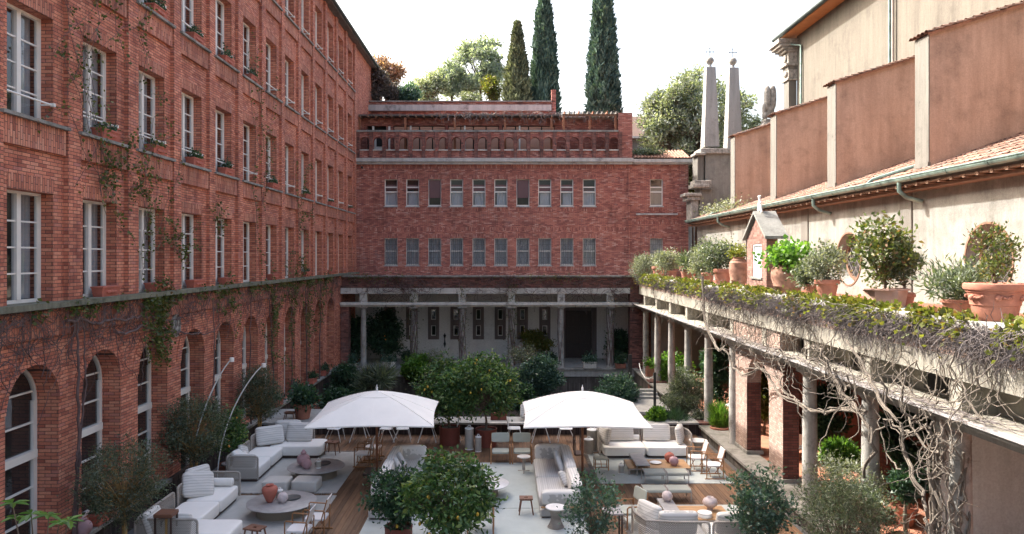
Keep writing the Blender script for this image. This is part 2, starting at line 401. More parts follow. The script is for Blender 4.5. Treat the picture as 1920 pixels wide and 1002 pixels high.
def mesh_weave(name, c, cell=.045, fill=.42):
    m, n, l, p = mat(name); o = objc(n); sp = n.new('ShaderNodeSeparateXYZ'); l.new(o, sp.inputs[0])
    h = mathn(n, l, 'ADD', sp.outputs[0], sp.outputs[1])
    a = mathn(n, l, 'PINGPONG', mathn(n, l, 'ADD', h, sp.outputs[2]), cell/2)
    b = mathn(n, l, 'PINGPONG', mathn(n, l, 'SUBTRACT', h, sp.outputs[2]), cell/2)
    k = mathn(n, l, 'LESS_THAN', mathn(n, l, 'MINIMUM', a, b), cell/2*fill)
    p.inputs['Base Color'].default_value = (*c, 1); p.inputs['Roughness'].default_value = .9
    l.new(k, p.inputs['Alpha']); return m
M_['weave'] = mesh_weave('woven_rope_mesh', (.38,.34,.30))
M_['wire'] = mesh_weave('bronze_wire_mesh', (.27,.225,.17), .035, .5)

def glass(name, tint=(.75,.78,.8), refl=1.0):
    m = bpy.data.materials.new(name); m.use_nodes = True; n = m.node_tree.nodes; l = m.node_tree.links
    n.remove(n['Principled BSDF']); out = n['Material Output']
    tr = n.new('ShaderNodeBsdfTransparent'); tr.inputs[0].default_value = (*tint, 1)
    gl = n.new('ShaderNodeBsdfGlossy'); gl.inputs['Roughness'].default_value = .02; gl.inputs[0].default_value = (.95,.97,1,1)
    ge = n.new('ShaderNodeNewGeometry'); dt = n.new('ShaderNodeVectorMath'); dt.operation = 'DOT_PRODUCT'; l.new(ge.outputs['Incoming'], dt.inputs[0]); l.new(ge.outputs['Normal'], dt.inputs[1])
    om = mathn(n, l, 'SUBTRACT', 1.0, mathn(n, l, 'ABSOLUTE', dt.outputs['Value'])); fz = mathn(n, l, 'ADD', .07, mathn(n, l, 'MULTIPLY', mathn(n, l, 'POWER', om, 4.0), .9))
    wv = noise(n, l, 1.2, 2, .5, pos(n)); bp = n.new('ShaderNodeBump'); bp.inputs['Strength'].default_value = .12; bp.inputs['Distance'].default_value = .05
    l.new(wv.outputs[0], bp.inputs['Height']); l.new(bp.outputs[0], gl.inputs['Normal'])
    k = mathn(n, l, 'MINIMUM', mathn(n, l, 'MULTIPLY', fz, refl), .85)
    mx = n.new('ShaderNodeMixShader'); l.new(k, mx.inputs[0]); l.new(tr.outputs[0], mx.inputs[1]); l.new(gl.outputs[0], mx.inputs[2])
    l.new(mx.outputs[0], out.inputs[0]); return m
M_['glass'] = glass('window_glass')

def leafmat(name, stops, trans=.3, gloss=.5, rough=.45):
    m = bpy.data.materials.new(name); m.use_nodes = True; n = m.node_tree.nodes; l = m.node_tree.links
    p = n['Principled BSDF']; g = n.new('ShaderNodeNewGeometry')
    r = ramp(n, stops); l.new(g.outputs['Random Per Island'], r.inputs[0])
    big = noise(n, l, 1.1, 3, .5, g.outputs['Position']); rb = ramp(n, [(.35, (.75,)*3), (.65, (1.2,)*3)]); l.new(big.outputs[0], rb.inputs[0])
    c = mixc(n, l, 1.0, r.outputs[0], rb.outputs[0], 'MULTIPLY')
    l.new(c, p.inputs['Base Color']); p.inputs['Roughness'].default_value = rough; p.inputs['Specular IOR Level'].default_value = gloss
    t = n.new('ShaderNodeBsdfTranslucent'); l.new(mixc(n, l, 1.0, c, (1.3,1.4,.6), 'MULTIPLY'), t.inputs[0])
    mx = n.new('ShaderNodeMixShader'); mx.inputs[0].default_value = trans
    l.new(p.outputs[0], mx.inputs[1]); l.new(t.outputs[0], mx.inputs[2]); l.new(mx.outputs[0], n['Material Output'].inputs[0])
    return m
M_['lf_lemon'] = leafmat('glossy_lemon_leaf', [(0,(.035,.085,.03)), (.5,(.07,.145,.05)), (.85,(.13,.22,.065)), (1,(.24,.28,.08))])
M_['lf_dark'] = leafmat('deep_green_leaf', [(0,(.02,.05,.03)), (.5,(.038,.085,.048)), (1,(.075,.145,.07))])
M_['lf_teal'] = leafmat('bluish_green_leaf', [(0,(.035,.075,.058)), (.5,(.065,.13,.10)), (1,(.13,.21,.15))])
M_['lf_olive'] = leafmat('grey_olive_leaf', [(0,(.05,.07,.045)), (.5,(.10,.13,.08)), (1,(.19,.22,.155))])
M_['lf_silver'] = leafmat('silvery_leaf', [(0,(.10,.12,.08)), (.5,(.19,.21,.15)), (1,(.33,.35,.27))])
M_['lf_bright'] = leafmat('bright_green_leaf', [(0,(.05,.12,.02)), (.5,(.10,.22,.035)), (1,(.19,.32,.06))], .4)
M_['lf_yellow'] = leafmat('yellow_green_leaf', [(0,(.07,.085,.018)), (.5,(.13,.145,.028)), (.85,(.20,.205,.045)), (1,(.22,.12,.05))], .4)
M_['lf_vine'] = leafmat('vine_leaf', [(0,(.05,.075,.02)), (.5,(.09,.12,.035)), (.85,(.15,.16,.05)), (1,(.22,.10,.05))], .35)
M_['lf_rust'] = leafmat('rusty_brown_leaf', [(0,(.16,.09,.075)), (.5,(.30,.16,.12)), (1,(.42,.26,.20))], .3)
M_['lf_plum'] = leafmat('plum_grey_leaf', [(0,(.06,.048,.048)), (.5,(.11,.088,.085)), (1,(.18,.14,.13))], .2)
M_['lf_cyp'] = leafmat('cypress_green', [(0,(.045,.085,.072)), (.5,(.10,.16,.135)), (1,(.18,.26,.21))], .1, .3, .7)
M_['lf_cyp2'] = leafmat('olive_cypress_green', [(0,(.07,.082,.05)), (.5,(.15,.165,.10)), (1,(.27,.29,.18))], .1, .3, .7)
M_['lf_big'] = leafmat('hazed_olive_tree_leaf', [(0,(.15,.18,.13)), (.5,(.27,.30,.235)), (1,(.44,.46,.40))], .4)  # leaf tones lightened and greyed to stand in for distance haze
M_['lf_holm'] = leafmat('hazed_grey_green_oak_leaf', [(0,(.17,.21,.18)), (.5,(.30,.35,.30)), (1,(.44,.49,.43))], .35)  # likewise paled, haze put into the leaf colour

# ------------------------------------------------------------------ foliage
def leaf_obj(name, P, L, W, m, parent=None, D=None, spread=1.0, fold=.12):
    n = len(P); P = np.asarray(P, float)
    a = nrg.normal(size=(n,3))
    if D is not None: a = D + a*spread
    a /= np.linalg.norm(a, axis=1, keepdims=True)+1e-9
    b = np.cross(a, nrg.normal(size=(n,3))); b /= np.linalg.norm(b, axis=1, keepdims=True)+1e-9
    nn = np.cross(a, b); s = nrg.uniform(.65, 1.25, size=(n,1)); LL = L*s; WW = W*s
    V = np.empty((n,4,3)); V[:,0] = P; V[:,1] = P+a*LL*.45+b*WW*.5-nn*LL*fold; V[:,2] = P+a*LL; V[:,3] = P+a*LL*.45-b*WW*.5-nn*LL*fold
    me = bpy.data.meshes.new(name); me.vertices.add(4*n); me.vertices.foreach_set('co', V.ravel())
    me.loops.add(4*n); me.loops.foreach_set('vertex_index', np.arange(4*n, dtype=np.int32))
    me.polygons.add(n); me.polygons.foreach_set('loop_start', np.arange(0, 4*n, 4, dtype=np.int32))
    me.materials.append(m); me.update(calc_edges=True); me.validate()
    o = bpy.data.objects.new(name, me); C.objects.link(o)
    if parent: o.parent = parent
    return o
def in_ell(n, c, r, shell=.0):
    d = nrg.normal(size=(n,3)); d /= np.linalg.norm(d, axis=1, keepdims=True)
    u = nrg.uniform(shell, 1, size=(n,1))**(1/3 if shell < .5 else 1)
    return np.array(c)+d*u*np.array(r), d
def tree(name, label, cat, base, crown_c, crown_r, nleaf, L, W, lm, bark, tr=.06, clumps=40, cr=.3, group=None,
         fruit=None, nfruit=0, fr=.035, stems=1, up=.3, pot=None, spread=1.0, shell=.35, extra=None):
    # base, crown_c given in world; built round the thing's base
    base = Vector(base); t = thing(name, label, cat, base, 0, group)
    cc = Vector(crown_c)-base; rr = crown_r
    K, d = in_ell(clumps, cc, [q*(1-.5*cr/max(rr)) for q in rr], shell)
    K = np.array(cc)+(K-np.array(cc))*nrg.uniform(.70,1.2,size=(len(K),1))
    if extra:
        for e in extra: K = np.vstack([K, np.array(Vector(e)-base)[None]])
    mb = MB(); fork = Vector((cc.x*.6, cc.y*.6, max(.15, cc.z-rr[2]*.75)))
    z0 = 0 if pot is None else pot
    starts = []
    for s_ in range(stems):
        o = Vector((rnd.uniform(-1,1)*tr*1.5*(stems > 1), rnd.uniform(-1,1)*tr*1.5*(stems > 1), z0))
        fk = fork+Vector((rnd.uniform(-1,1), rnd.uniform(-1,1), rnd.uniform(-.3,.5)))*(.12*rr[0]*(1 if stems > 1 else .3))
        mid = (o+fk)/2+Vector((rnd.uniform(-1,1), rnd.uniform(-1,1), 0))*tr*1.2
        mb.tube([o, mid, fk], [tr, tr*.8, tr*.65], 7); starts.append(fk)
    for i, k in enumerate(K):
        k = Vector(k); s0 = starts[i % len(starts)]
        m1 = s0.lerp(k, .45)+Vector((rnd.uniform(-1,1), rnd.uniform(-1,1), rnd.uniform(0,1)))*rr[0]*.1
        mb.tube([s0, m1, k], [tr*.38, tr*.22, tr*.07], 4, False)
        for q in range(2):
            e = k+Vector([rnd.gauss(0,1)*cr*.6 for _ in range(3)]); mb.tube([m1.lerp(k,.6), e], [tr*.1, tr*.04], 3, False)
    mb.build('trunk', bark, t, 60)
    idx = nrg.integers(0, len(K), nleaf)
    P = K[idx]+nrg.normal(size=(nleaf,3))*cr*np.array([.55,.55,.45])
    D = (P-K[idx]); D /= np.linalg.norm(D, axis=1, keepdims=True)+1e-6; D[:,2] += up
    leaf_obj('crown', P, L, W, lm, t, D, spread)
    if fruit:
        fm = MB(); fm.lathe([(0.002,-fr*1.3),(fr*.6,-fr*.9),(fr,0),(fr*.6,fr*.9),(.002,fr*1.3)], 8); f0 = None
        for i in range(nfruit):
            k = K[rnd.randrange(len(K))]; p = k+nrg.normal(size=3)*cr*.45; p[1] -= abs(rnd.gauss(0, cr*.5)); p[2] -= cr*.7
            if f0 is None: f0 = fm.build('lemon' if fruit == 'lemon' else 'orange', M_[fruit], t, 60); o = f0
            else: o = f0.copy(); C.objects.link(o); o.parent = t
            o.location = p
    return t
# ------------------------------------------------------------------ setting: ground
mb = MB(); mb.box(-300, 300, -60, 400, -2.4, -1.9); tag(mb.build('ground', M_['ground']), kind='structure')
mb = MB(); mb.box(-9.4, 7.3, 27.6, 41.1, -1.9, -1.7); tag(mb.build('garden_soil', M_['soil']), kind='structure')
mb = MB(); mb.box(-9.5, 7.3, 4, 27.2, -.3, -.045); deck_base = tag(mb.build('deck_bed', M_['gravel']), kind='structure')
PW = .142; x = -8.3; k = 0; protos = {}
deck_x1 = 7.12
ncol = int((deck_x1-x)/PW)
for i in range(ncol):
    cuts = [17.0+rnd.uniform(0, 4.5), 22.6+rnd.uniform(0, 3.4)] if i % 2 else [18.5+rnd.uniform(0, 5.5)]
    ys = [13.6]+cuts+[27.2]
    for a, b in zip(ys[:-1], ys[1:]):
        L = round(b-a, 1)
        if L not in protos:
            m_ = MB(); m_.bev(-PW/2+.003, PW/2-.003, -L/2+.003, L/2-.003, -.024, 0, .003); protos[L] = m_.build('plank', M_['deck'], deck_base); o = protos[L]
        else: o = protos[L].copy(); C.objects.link(o)
        o.location = (-8.3+PW*(i+.5), (a+b)/2, -.001+rnd.uniform(-.001,.001))
# raised ledge behind the deck, landing and steps
mb = MB(); mb.box(-9.3, 7.14, 27.2, 28.1, -.3, .38); mb.mi = 1; mb.box(-9.3, 7.14, 27.12, 28.15, .38, .45)
mb.box(-9.3, -6.2, 28.15, 29.6, .36, .448)
tag(mb.build('garden_ledge', [M_['base_slat'], M_['concrete']]), kind='structure')
mb = MB(); mb.box(5.2, 7.12, 31.2, 34.0, -.12, 0); mb.box(4.9, 6.6, 28.2, 30.6, -.6, -.48)
for i in range(3): mb.box(5.2, 7.12, 34.0+.3*i, 34.3+.3*i, -.12, .11*(i+1))
tag(mb.build('stone_landing', M_['concrete']), kind='structure')

# ------------------------------------------------------------------ walls
def ML(u, v, d): return (-9.1-d, u, v)
def MBk(u, v, d): return (u, 45.5+d, v)
def walls(mb, M, u0, u1, v0, v1, ops, reveal=.75, dark=1, back=True):
    us = sorted(set([u0, u1]+[o[0] for o in ops]+[o[1] for o in ops])); vs = sorted(set([v0, v1]+[o[2] for o in ops]+[o[3] for o in ops]))
    for a, b in zip(us[:-1], us[1:]):
        for c, d in zip(vs[:-1], vs[1:]):
            mu, mv = (a+b)/2, (c+d)/2
            if any(o[0] < mu < o[1] and o[2] < mv < o[3] for o in ops): continue
            mb.quad(M(a,c,0), M(b,c,0), M(b,d,0), M(a,d,0))
    for o in ops:
        a, b, c, d = o; r = reveal
        mb.quad(M(a,c,0),M(a,d,0),M(a,d,r),M(a,c,r)); mb.quad(M(b,c,0),M(b,d,0),M(b,d,r),M(b,c,r))
        mb.quad(M(a,c,0),M(b,c,0),M(b,c,r),M(a,c,r)); mb.quad(M(a,d,0),M(b,d,0),M(b,d,r),M(a,d,r))
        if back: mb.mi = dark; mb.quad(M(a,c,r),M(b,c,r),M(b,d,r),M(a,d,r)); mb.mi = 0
def arch_pts(uc, r, vs, n=16): return [(uc-r*math.cos(math.pi*i/n), vs+r*math.sin(math.pi*i/n)) for i in range(n+1)]
def arch_bay(mb, M, u0, u1, v0, v1, a, b, c, vs, reveal, dark=1, n=16, back=True):
    # bay u0..u1 x v0..v1 with an arched opening a..b, foot c, spring vs
    r = (b-a)/2; uc = (a+b)/2; P = arch_pts(uc, r, vs, n)
    mb.quad(M(u0,v0,0),M(a,v0,0),M(a,vs,0),M(u0,vs,0)); mb.quad(M(b,v0,0),M(u1,v0,0),M(u1,vs,0),M(b,vs,0))
    mb.quad(M(u0,vs,0),M(a,vs,0),M(a,v1,0),M(u0,v1,0)); mb.quad(M(b,vs,0),M(u1,vs,0),M(u1,v1,0),M(b,v1,0))
    if c > v0: mb.quad(M(a,v0,0),M(b,v0,0),M(b,c,0),M(a,c,0)); mb.quad(M(a,c,0),M(b,c,0),M(b,c,reveal),M(a,c,reveal))
    for p, q in zip(P[:-1], P[1:]):
        mb.quad(M(p[0],p[1],0),M(q[0],q[1],0),M(q[0],v1,0),M(p[0],v1,0))
        mb.quad(M(p[0],p[1],0),M(q[0],q[1],0),M(q[0],q[1],reveal),M(p[0],p[1],reveal))
    mb.quad(M(a,c,0),M(a,vs,0),M(a,vs,reveal),M(a,c,reveal)); mb.quad(M(b,c,0),M(b,vs,0),M(b,vs,reveal),M(b,c,reveal))
    if back:
        mb.mi = dark; mb.quad(*[M(u,v,reveal) for u, v in [(a,c)]+P+[(b,c)]]); mb.mi = 0
def mbox(mb, M, u0, u1, v0, v1, d0, d1):
    P = [M(u,v,d) for (u,v,d) in ((u0,v0,d0),(u1,v0,d0),(u1,v1,d0),(u0,v1,d0),(u0,v0,d1),(u1,v0,d1),(u1,v1,d1),(u0,v1,d1))]
    n = len(mb.v); mb.v += P
    for f in ((0,3,2,1),(4,5,6,7),(0,1,5,4),(1,2,6,5),(2,3,7,6),(3,0,4,7)): mb.f.append(tuple(n+i for i in f)); mb.m.append(mb.mi)
def curtain(name, M, a, b, c, d, dep, parent, m='curtain', seed=0):
    mb = MB(); n = max(6, int((b-a)/.035)); r2 = random.Random(seed)
    ph = r2.uniform(0, 6); P = [(a+(b-a)*i/n, dep+.025*math.sin(ph+i*1.9)+.012*math.sin(i*.7+ph)) for i in range(n+1)]
    for p, q in zip(P[:-1], P[1:]): mb.quad(M(p[0],c,p[1]),M(q[0],c,q[1]),M(q[0],d,q[1]),M(p[0],d,p[1]))
    return mb.build(name, M_[m], parent, 60)

# ---- left building
lb = thing('brick_building', 'tall red brick building along the left side with white French windows above arched ones', 'building', (-9.1, 29, 0))
lb.location = (0,0,0)
BAY = 2.45; NB = 13
levels = [(5.58, 7.78), (9.15, 11.30), (12.78, 14.95), (16.50, 18.72)]
ops = []
for k in range(-2, NB):
    a = 13.57+BAY*k; b = a+1.40
    for li, (s, t) in enumerate(levels): ops.append((a, b, s, t))
mb = MB(); walls(mb, ML, 7.6, 45.5, 5.5, 19.45, ops, .5)
AR = []
for k in range(-2, 11):
    a = 15.97-BAY+BAY*k; b = a+1.63; u0 = a-.41; u1 = u0+BAY; foot = .6 if k != 3 else .02
    arch_bay(mb, ML, u0, u1, -2, 5.5, a, b, foot, 3.60, .53); AR.append((k, a, b, foot))
ulast = AR[-1][1]-.41+BAY
mb.quad(ML(ulast,-2,0), ML(45.5,-2,0), ML(45.5,5.5,0), ML(ulast,5.5,0)); mb.quad(ML(AR[0][1]-.41,-2,0), ML(4,-2,0), ML(4,5.5,0), ML(AR[0][1]-.41,5.5,0))
mb.quad(ML(7.6,5.5,0), ML(4,5.5,0), ML(4,19.45,0), ML(7.6,19.45,0))
mb.quad(ML(4,-2,0),ML(4,19.45,0),ML(4,19.45,12),ML(4,-2,12)); mb.quad(ML(55,-2,0),ML(55,19.45,0),ML(55,19.45,12),ML(55,-2,12))
mb.quad(ML(45.5,5,0),ML(55,5,0),ML(55,19.45,0),ML(45.5,19.45,0)); mb.quad(ML(4,-2,12),ML(55,-2,12),ML(55,19.45,12),ML(4,19.45,12))
mb.build('wall', [M_['brick'], M_['room']], lb)
mb = MB(); mb.box(-21.2, -8.72, 4, 55, 19.45, 19.62); mb.mi = 1; mb.tube([(-8.68,4,19.6),(-8.68,55,19.6)], .1, 8)
mb.build('roof', [M_['wood_old'], M_['gutter_dark']], lb)
# pilasters, lintels, spandrels, sills
for k in range(-2, NB):
    uc = 15.55+BAY*k; m_ = MB(); mbox(m_, ML, uc-.23, uc+.23, 5.62, 19.44, -.10, .02); m_.build('pilaster', M_['brick'], lb)
for li, (s, t) in enumerate(levels):
    for k in range(-2, NB):
        a = 13.57+BAY*k; b = a+1.40; uc = (a+b)/2
        m_ = MB(); mbox(m_, ML, a, b, t, t+.30, -.004, .02); m_.build('lintel', M_['soldier'], lb)
        if li:
            m_ = MB(); mbox(m_, ML, uc-.995, uc+.995, s-.56, s-.045, -.085, .02); m_.build('spandrel', M_['soldier'], lb)
            m_ = MB(); mbox(m_, ML, uc-1.03, uc+1.03, s-.045, s+.02, -.17, .3); m_.build('sill', M_['grey_stone'], lb)
mb = MB(); mbox(mb, ML, 4, 45.4, 4.93, 5.50, -.07, .02); mb.build('string_course', M_['soldier'], lb)
mb = MB(); mbox(mb, ML, 4, 45.4, 5.50, 5.615, -.26, .25); mb.build('ledge', M_['moss_stone'], lb)
mb = MB(); mbox(mb, ML, 4, 41, -.3, .52, -.14, 0.02); mb.build('plinth', M_['base_slat'], lb)
mb = MB(); mbox(mb, ML, 4, 19.8, .52, .60, -.24, .02); mbox(mb, ML, 25.0, 41, .52, .60, -.24, .02); mb.build('ledge', M_['grey_stone'], lb)
# arch rings: wedge bricks joined into one ring each
for k, a, b, foot in AR:
    m_ = MB(); uc = (a+b)/2; r0 = .815; r1 = 1.10; n = 36
    for i in range(n):
        t0 = math.pi*(i+.06)/n; t1 = math.pi*(i+.94)/n; pr = -.02-.012*rnd.random()
        q = [(uc-r*math.cos(t), 3.6+r*math.sin(t)) for r, t in ((r0,t0),(r1,t0),(r1,t1),(r0,t1))]
        m_.quad(*[ML(u,v,pr) for u,v in q])
        for j in range(4): u, v = q[j]; w, z = q[(j+1) % 4]; m_.quad(ML(u,v,pr),ML(w,z,pr),ML(w,z,.01),ML(u,v,.01))
    o = m_.build('arch_ring', M_['brick'], lb); tag(o, kind='stuff')
    # arched window
    d = .44; f = MB(); P = arch_pts(uc, .815, 3.6, 20); Pi = arch_pts(uc, .755, 3.6, 20)
    P = [(a,foot)]+P+[(b,foot)]; Pi = [(a+.06,foot)]+Pi+[(b-.06,foot)]
    for j in range(len(P)-1):
        f.quad(*[ML(*P[j],d), ML(*P[j+1],d), ML(*Pi[j+1],d), ML(*Pi[j],d)]); f.quad(ML(*Pi[j],d), ML(*Pi[j+1],d), ML(*Pi[j+1],d+.07), ML(*Pi[j],d+.07))
    mbox(f, ML, a+.06, b-.06, 2.44, 2.60, d-.05, d+.07); mbox(f, ML, a+.06, b-.06, foot, foot+.09, d, d+.07)
    mbox(f, ML, a+.06, a+.13, foot, 3.6, d-.01, d+.06); mbox(f, ML, b-.13, b-.06, foot, 3.6, d-.01, d+.06)
    w = f.build('window', M_['frame'], lb)
    g = MB(); g.quad(*[ML(u,v,d+.04) for u, v in Pi]); g.build('pane', M_['glass'], w)
    for z in (3.79, 3.16, 1.85, 1.22):
        e = MB(); mbox(e, ML, a+.13, b-.13, z-.018, z+.018, d+.01, d+.055)
        if z > foot: e.build('glazing_bar', M_['frame'], w)
# French windows
def french(a, b, s, t, k, li, near):
    d = .25; f = MB(); B = .055
    mbox(f, ML, a, a+B, s+.02, t, d, d+.09); mbox(f, ML, b-B, b, s+.02, t, d, d+.09); mbox(f, ML, a+B, b-B, t-B, t, d, d+.09); mbox(f, ML, a+B, b-B, s+.02, s+.10, d, d+.09)
    c = (a+b)/2; mbox(f, ML, c-.06, c+.06, s+.1, t-B, d-.012, d+.08)
    for e0, e1 in ((a+B, a+B+.045), (b-B-.045, b-B)): mbox(f, ML, e0, e1, s+.1, t-B, d+.012, d+.075)
    w = f.build('window', M_['frame'], lb)
    H = (t-B-.02)-(s+.1); rows = 4
    for side in (0, 1):
        u0, u1 = (a+B+.045, c-.06) if side == 0 else (c+.06, b-B-.045)
        if near:
            for r in range(rows):
                z0 = s+.1+H*r/rows; z1 = s+.1+H*(r+1)/rows
                g = MB(); g.quad(ML(u0,z0,d+.045),ML(u1,z0,d+.045),ML(u1,z1,d+.045),ML(u0,z1,d+.045)); g.build('pane', M_['glass'], w)
        else:
            g = MB(); g.quad(ML(u0,s+.1,d+.045),ML(u1,s+.1,d+.045),ML(u1,t-B,d+.045),ML(u0,t-B,d+.045)); g.build('pane', M_['glass'], w)
    e = MB()
    for r in range(1, rows):
        z = s+.1+H*r/rows; mbox(e, ML, a+B+.045, c-.06, z-.016, z+.016, d+.018, d+.06); mbox(e, ML, c+.06, b-B-.045, z-.016, z+.016, d+.018, d+.06)
    e.build('glazing_bar', M_['frame'], w)
    sd = k*7+li
    curtain('curtain', ML, a+.04, a+.62, s+.1, t, d+.20, w, 'curtain', sd); curtain('curtain', ML, b-.55, b-.04, s+.1, t, d+.20, w, 'curtain', sd+3)
    if li: 
        r_ = MB(); z = s+.42; r_.tube([ML(a,z,.02),ML(b,z,.02)], .022, 6); r_.tube([ML(b-.02,z,.02),ML(b-.02,z,.25)], .018, 6); r_.tube([ML(a+.02,z,.02),ML(a+.02,z,.25)], .018, 6)
        r_.box(*(-9.14,-9.06), b-.05, b+.02, z-.035, z+.035)
        r_.build('guard_rail', M_['frame'], w, 60)
for li, (s, t) in enumerate(levels):
    for k in range(-1, NB):
        a = 13.57+BAY*k; french(a, a+1.40, s, t, k, li, k < 5)
# upper rooms are dark only by the near-black colour behind the openings
# medallion on the wall
t = thing('wall_medallion', 'round pale carved plaque on the brick wall above the arches', 'plaque', (-9.1, 20.5, 4.62))
m_ = MB()
prof = [(.30,0),(.30,.05),(.26,.075),(.245,.04),(.2,.035),(.001,.035)]
for i in range(len(prof)-1):
    for j in range(24):
        p = []
        for (r, h), q in ((prof[i], j), (prof[i+1], j), (prof[i+1], j+1), (prof[i], j+1)):
            an = 2*math.pi*q/24; p.append((h, r*.85*math.cos(an), r*1.1*math.sin(an)))
        m_.quad(*p)
m_.build('rim', M_['statue'], t, 40)
m_ = MB(); m_.soft((.05,.0,.06), .05,.07,.085,.9); m_.soft((.045,.0,-.09),.04,.13,.075,.8); m_.soft((.05,-.03,.02),.03,.03,.05,.9); m_.build('relief', M_['statue'], t, 60)
# window boxes
def window_box(label, Y, z, pl):
    t = thing('window_box', label, 'window box', (-9.12, Y, z), 0, 'terracotta window boxes on the left facade')
    m_ = MB(); L = .39
    P0 = [(-.10,-L+.03),(.10,-L+.03),(.10,L-.03),(-.10,L-.03)]; P1 = [(-.13,-L),(.13,-L),(.13,L),(-.13,L)]
    for i in range(4):
        j = (i+1) % 4; m_.quad((*P0[i],0),(*P0[j],0),(*P1[j],.2),(*P1[i],.2))
    m_.quad(*[(*p,0) for p in P0]); m_.box(-.145,.145,-L-.015,L+.015,.2,.235)
    m_.build('trough', M_['box_red'], t)
    m_ = MB(); 
    for q in (-.12, .12): m_.soft((.135, q, .11), .012, .10, .035, .8)
    m_.soft((.137,0,.11), .014, .05, .045, .9)
    m_.build('garland', M_['box_red'], t, 60)
    if pl:
        n = 90*pl; P = np.column_stack([nrg.normal(0,.07,n), nrg.uniform(-.34,.34,n), .23+abs(nrg.normal(0,.06*pl,n))])
        D = np.column_stack([nrg.normal(.4,.5,n), nrg.normal(0,.5,n), nrg.uniform(.2,1,n)]); leaf_obj('plants', P, .09, .05, M_['lf_dark'], t, D, .5)
ordn = ['first','second','third','fourth','fifth','sixth','seventh','eighth','ninth','tenth','eleventh','twelfth','thirteenth']
fl = ['lowest row of tall windows','middle row of tall windows','upper row of tall windows','top row']
# slots actually shown: (level, bay, plants)
for li, k, pl in [(0,1,0),(0,2,0),(0,3,0),(0,4,0),(0,6,0),(0,8,1),(0,10,0),(1,1,1),(1,2,1),(1,3,2),(1,4,2),(1,6,2),(1,8,2),(1,10,1),(1,12,1),(2,2,2),(2,3,2),(2,4,2),(2,5,2)]:
    s = levels[li][0]
    window_box('red terracotta window box, %s window from the camera in the %s' % (ordn[k], fl[li]), 14.27+BAY*k+.28, s+.03, pl)
# planters on the low ledge by the arched windows
for q, (Y, nm) in enumerate([(16.6,'nearest'),(29.4,'second'),(32.0,'third'),(34.8,'fourth'),(37.2,'farthest')]):
    t = thing('trough_planter', 'red trough with leafy plants on the low ledge under the arches, %s from the camera' % nm, 'planter', (-8.98, Y, .602), 0, 'red troughs on the low ledge')
    m_ = MB(); m_.bev(-.12,.12,-.38,.38,0,.24,.02); m_.box(-.14,.14,-.4,.4,.225,.26); m_.build('trough', M_['box_red'], t)
    n = 300; P = np.column_stack([nrg.normal(0,.1,n), nrg.uniform(-.36,.36,n), .25+abs(nrg.normal(0,.14,n))]); leaf_obj('plants', P, .11, .06, M_['lf_dark'], t, None)
m_ = MB(); m_.soft((0,0,.16),.17,.17,.16,.95); m_.lathe([(.05,.31),(.07,.35)],12); tag(m_.build('clay_vase', M_['vase_pink'], None, 60, (-8.93,15.75,.602)), 'small round pink clay vase on the ledge beside the nearest red trough', 'vase')

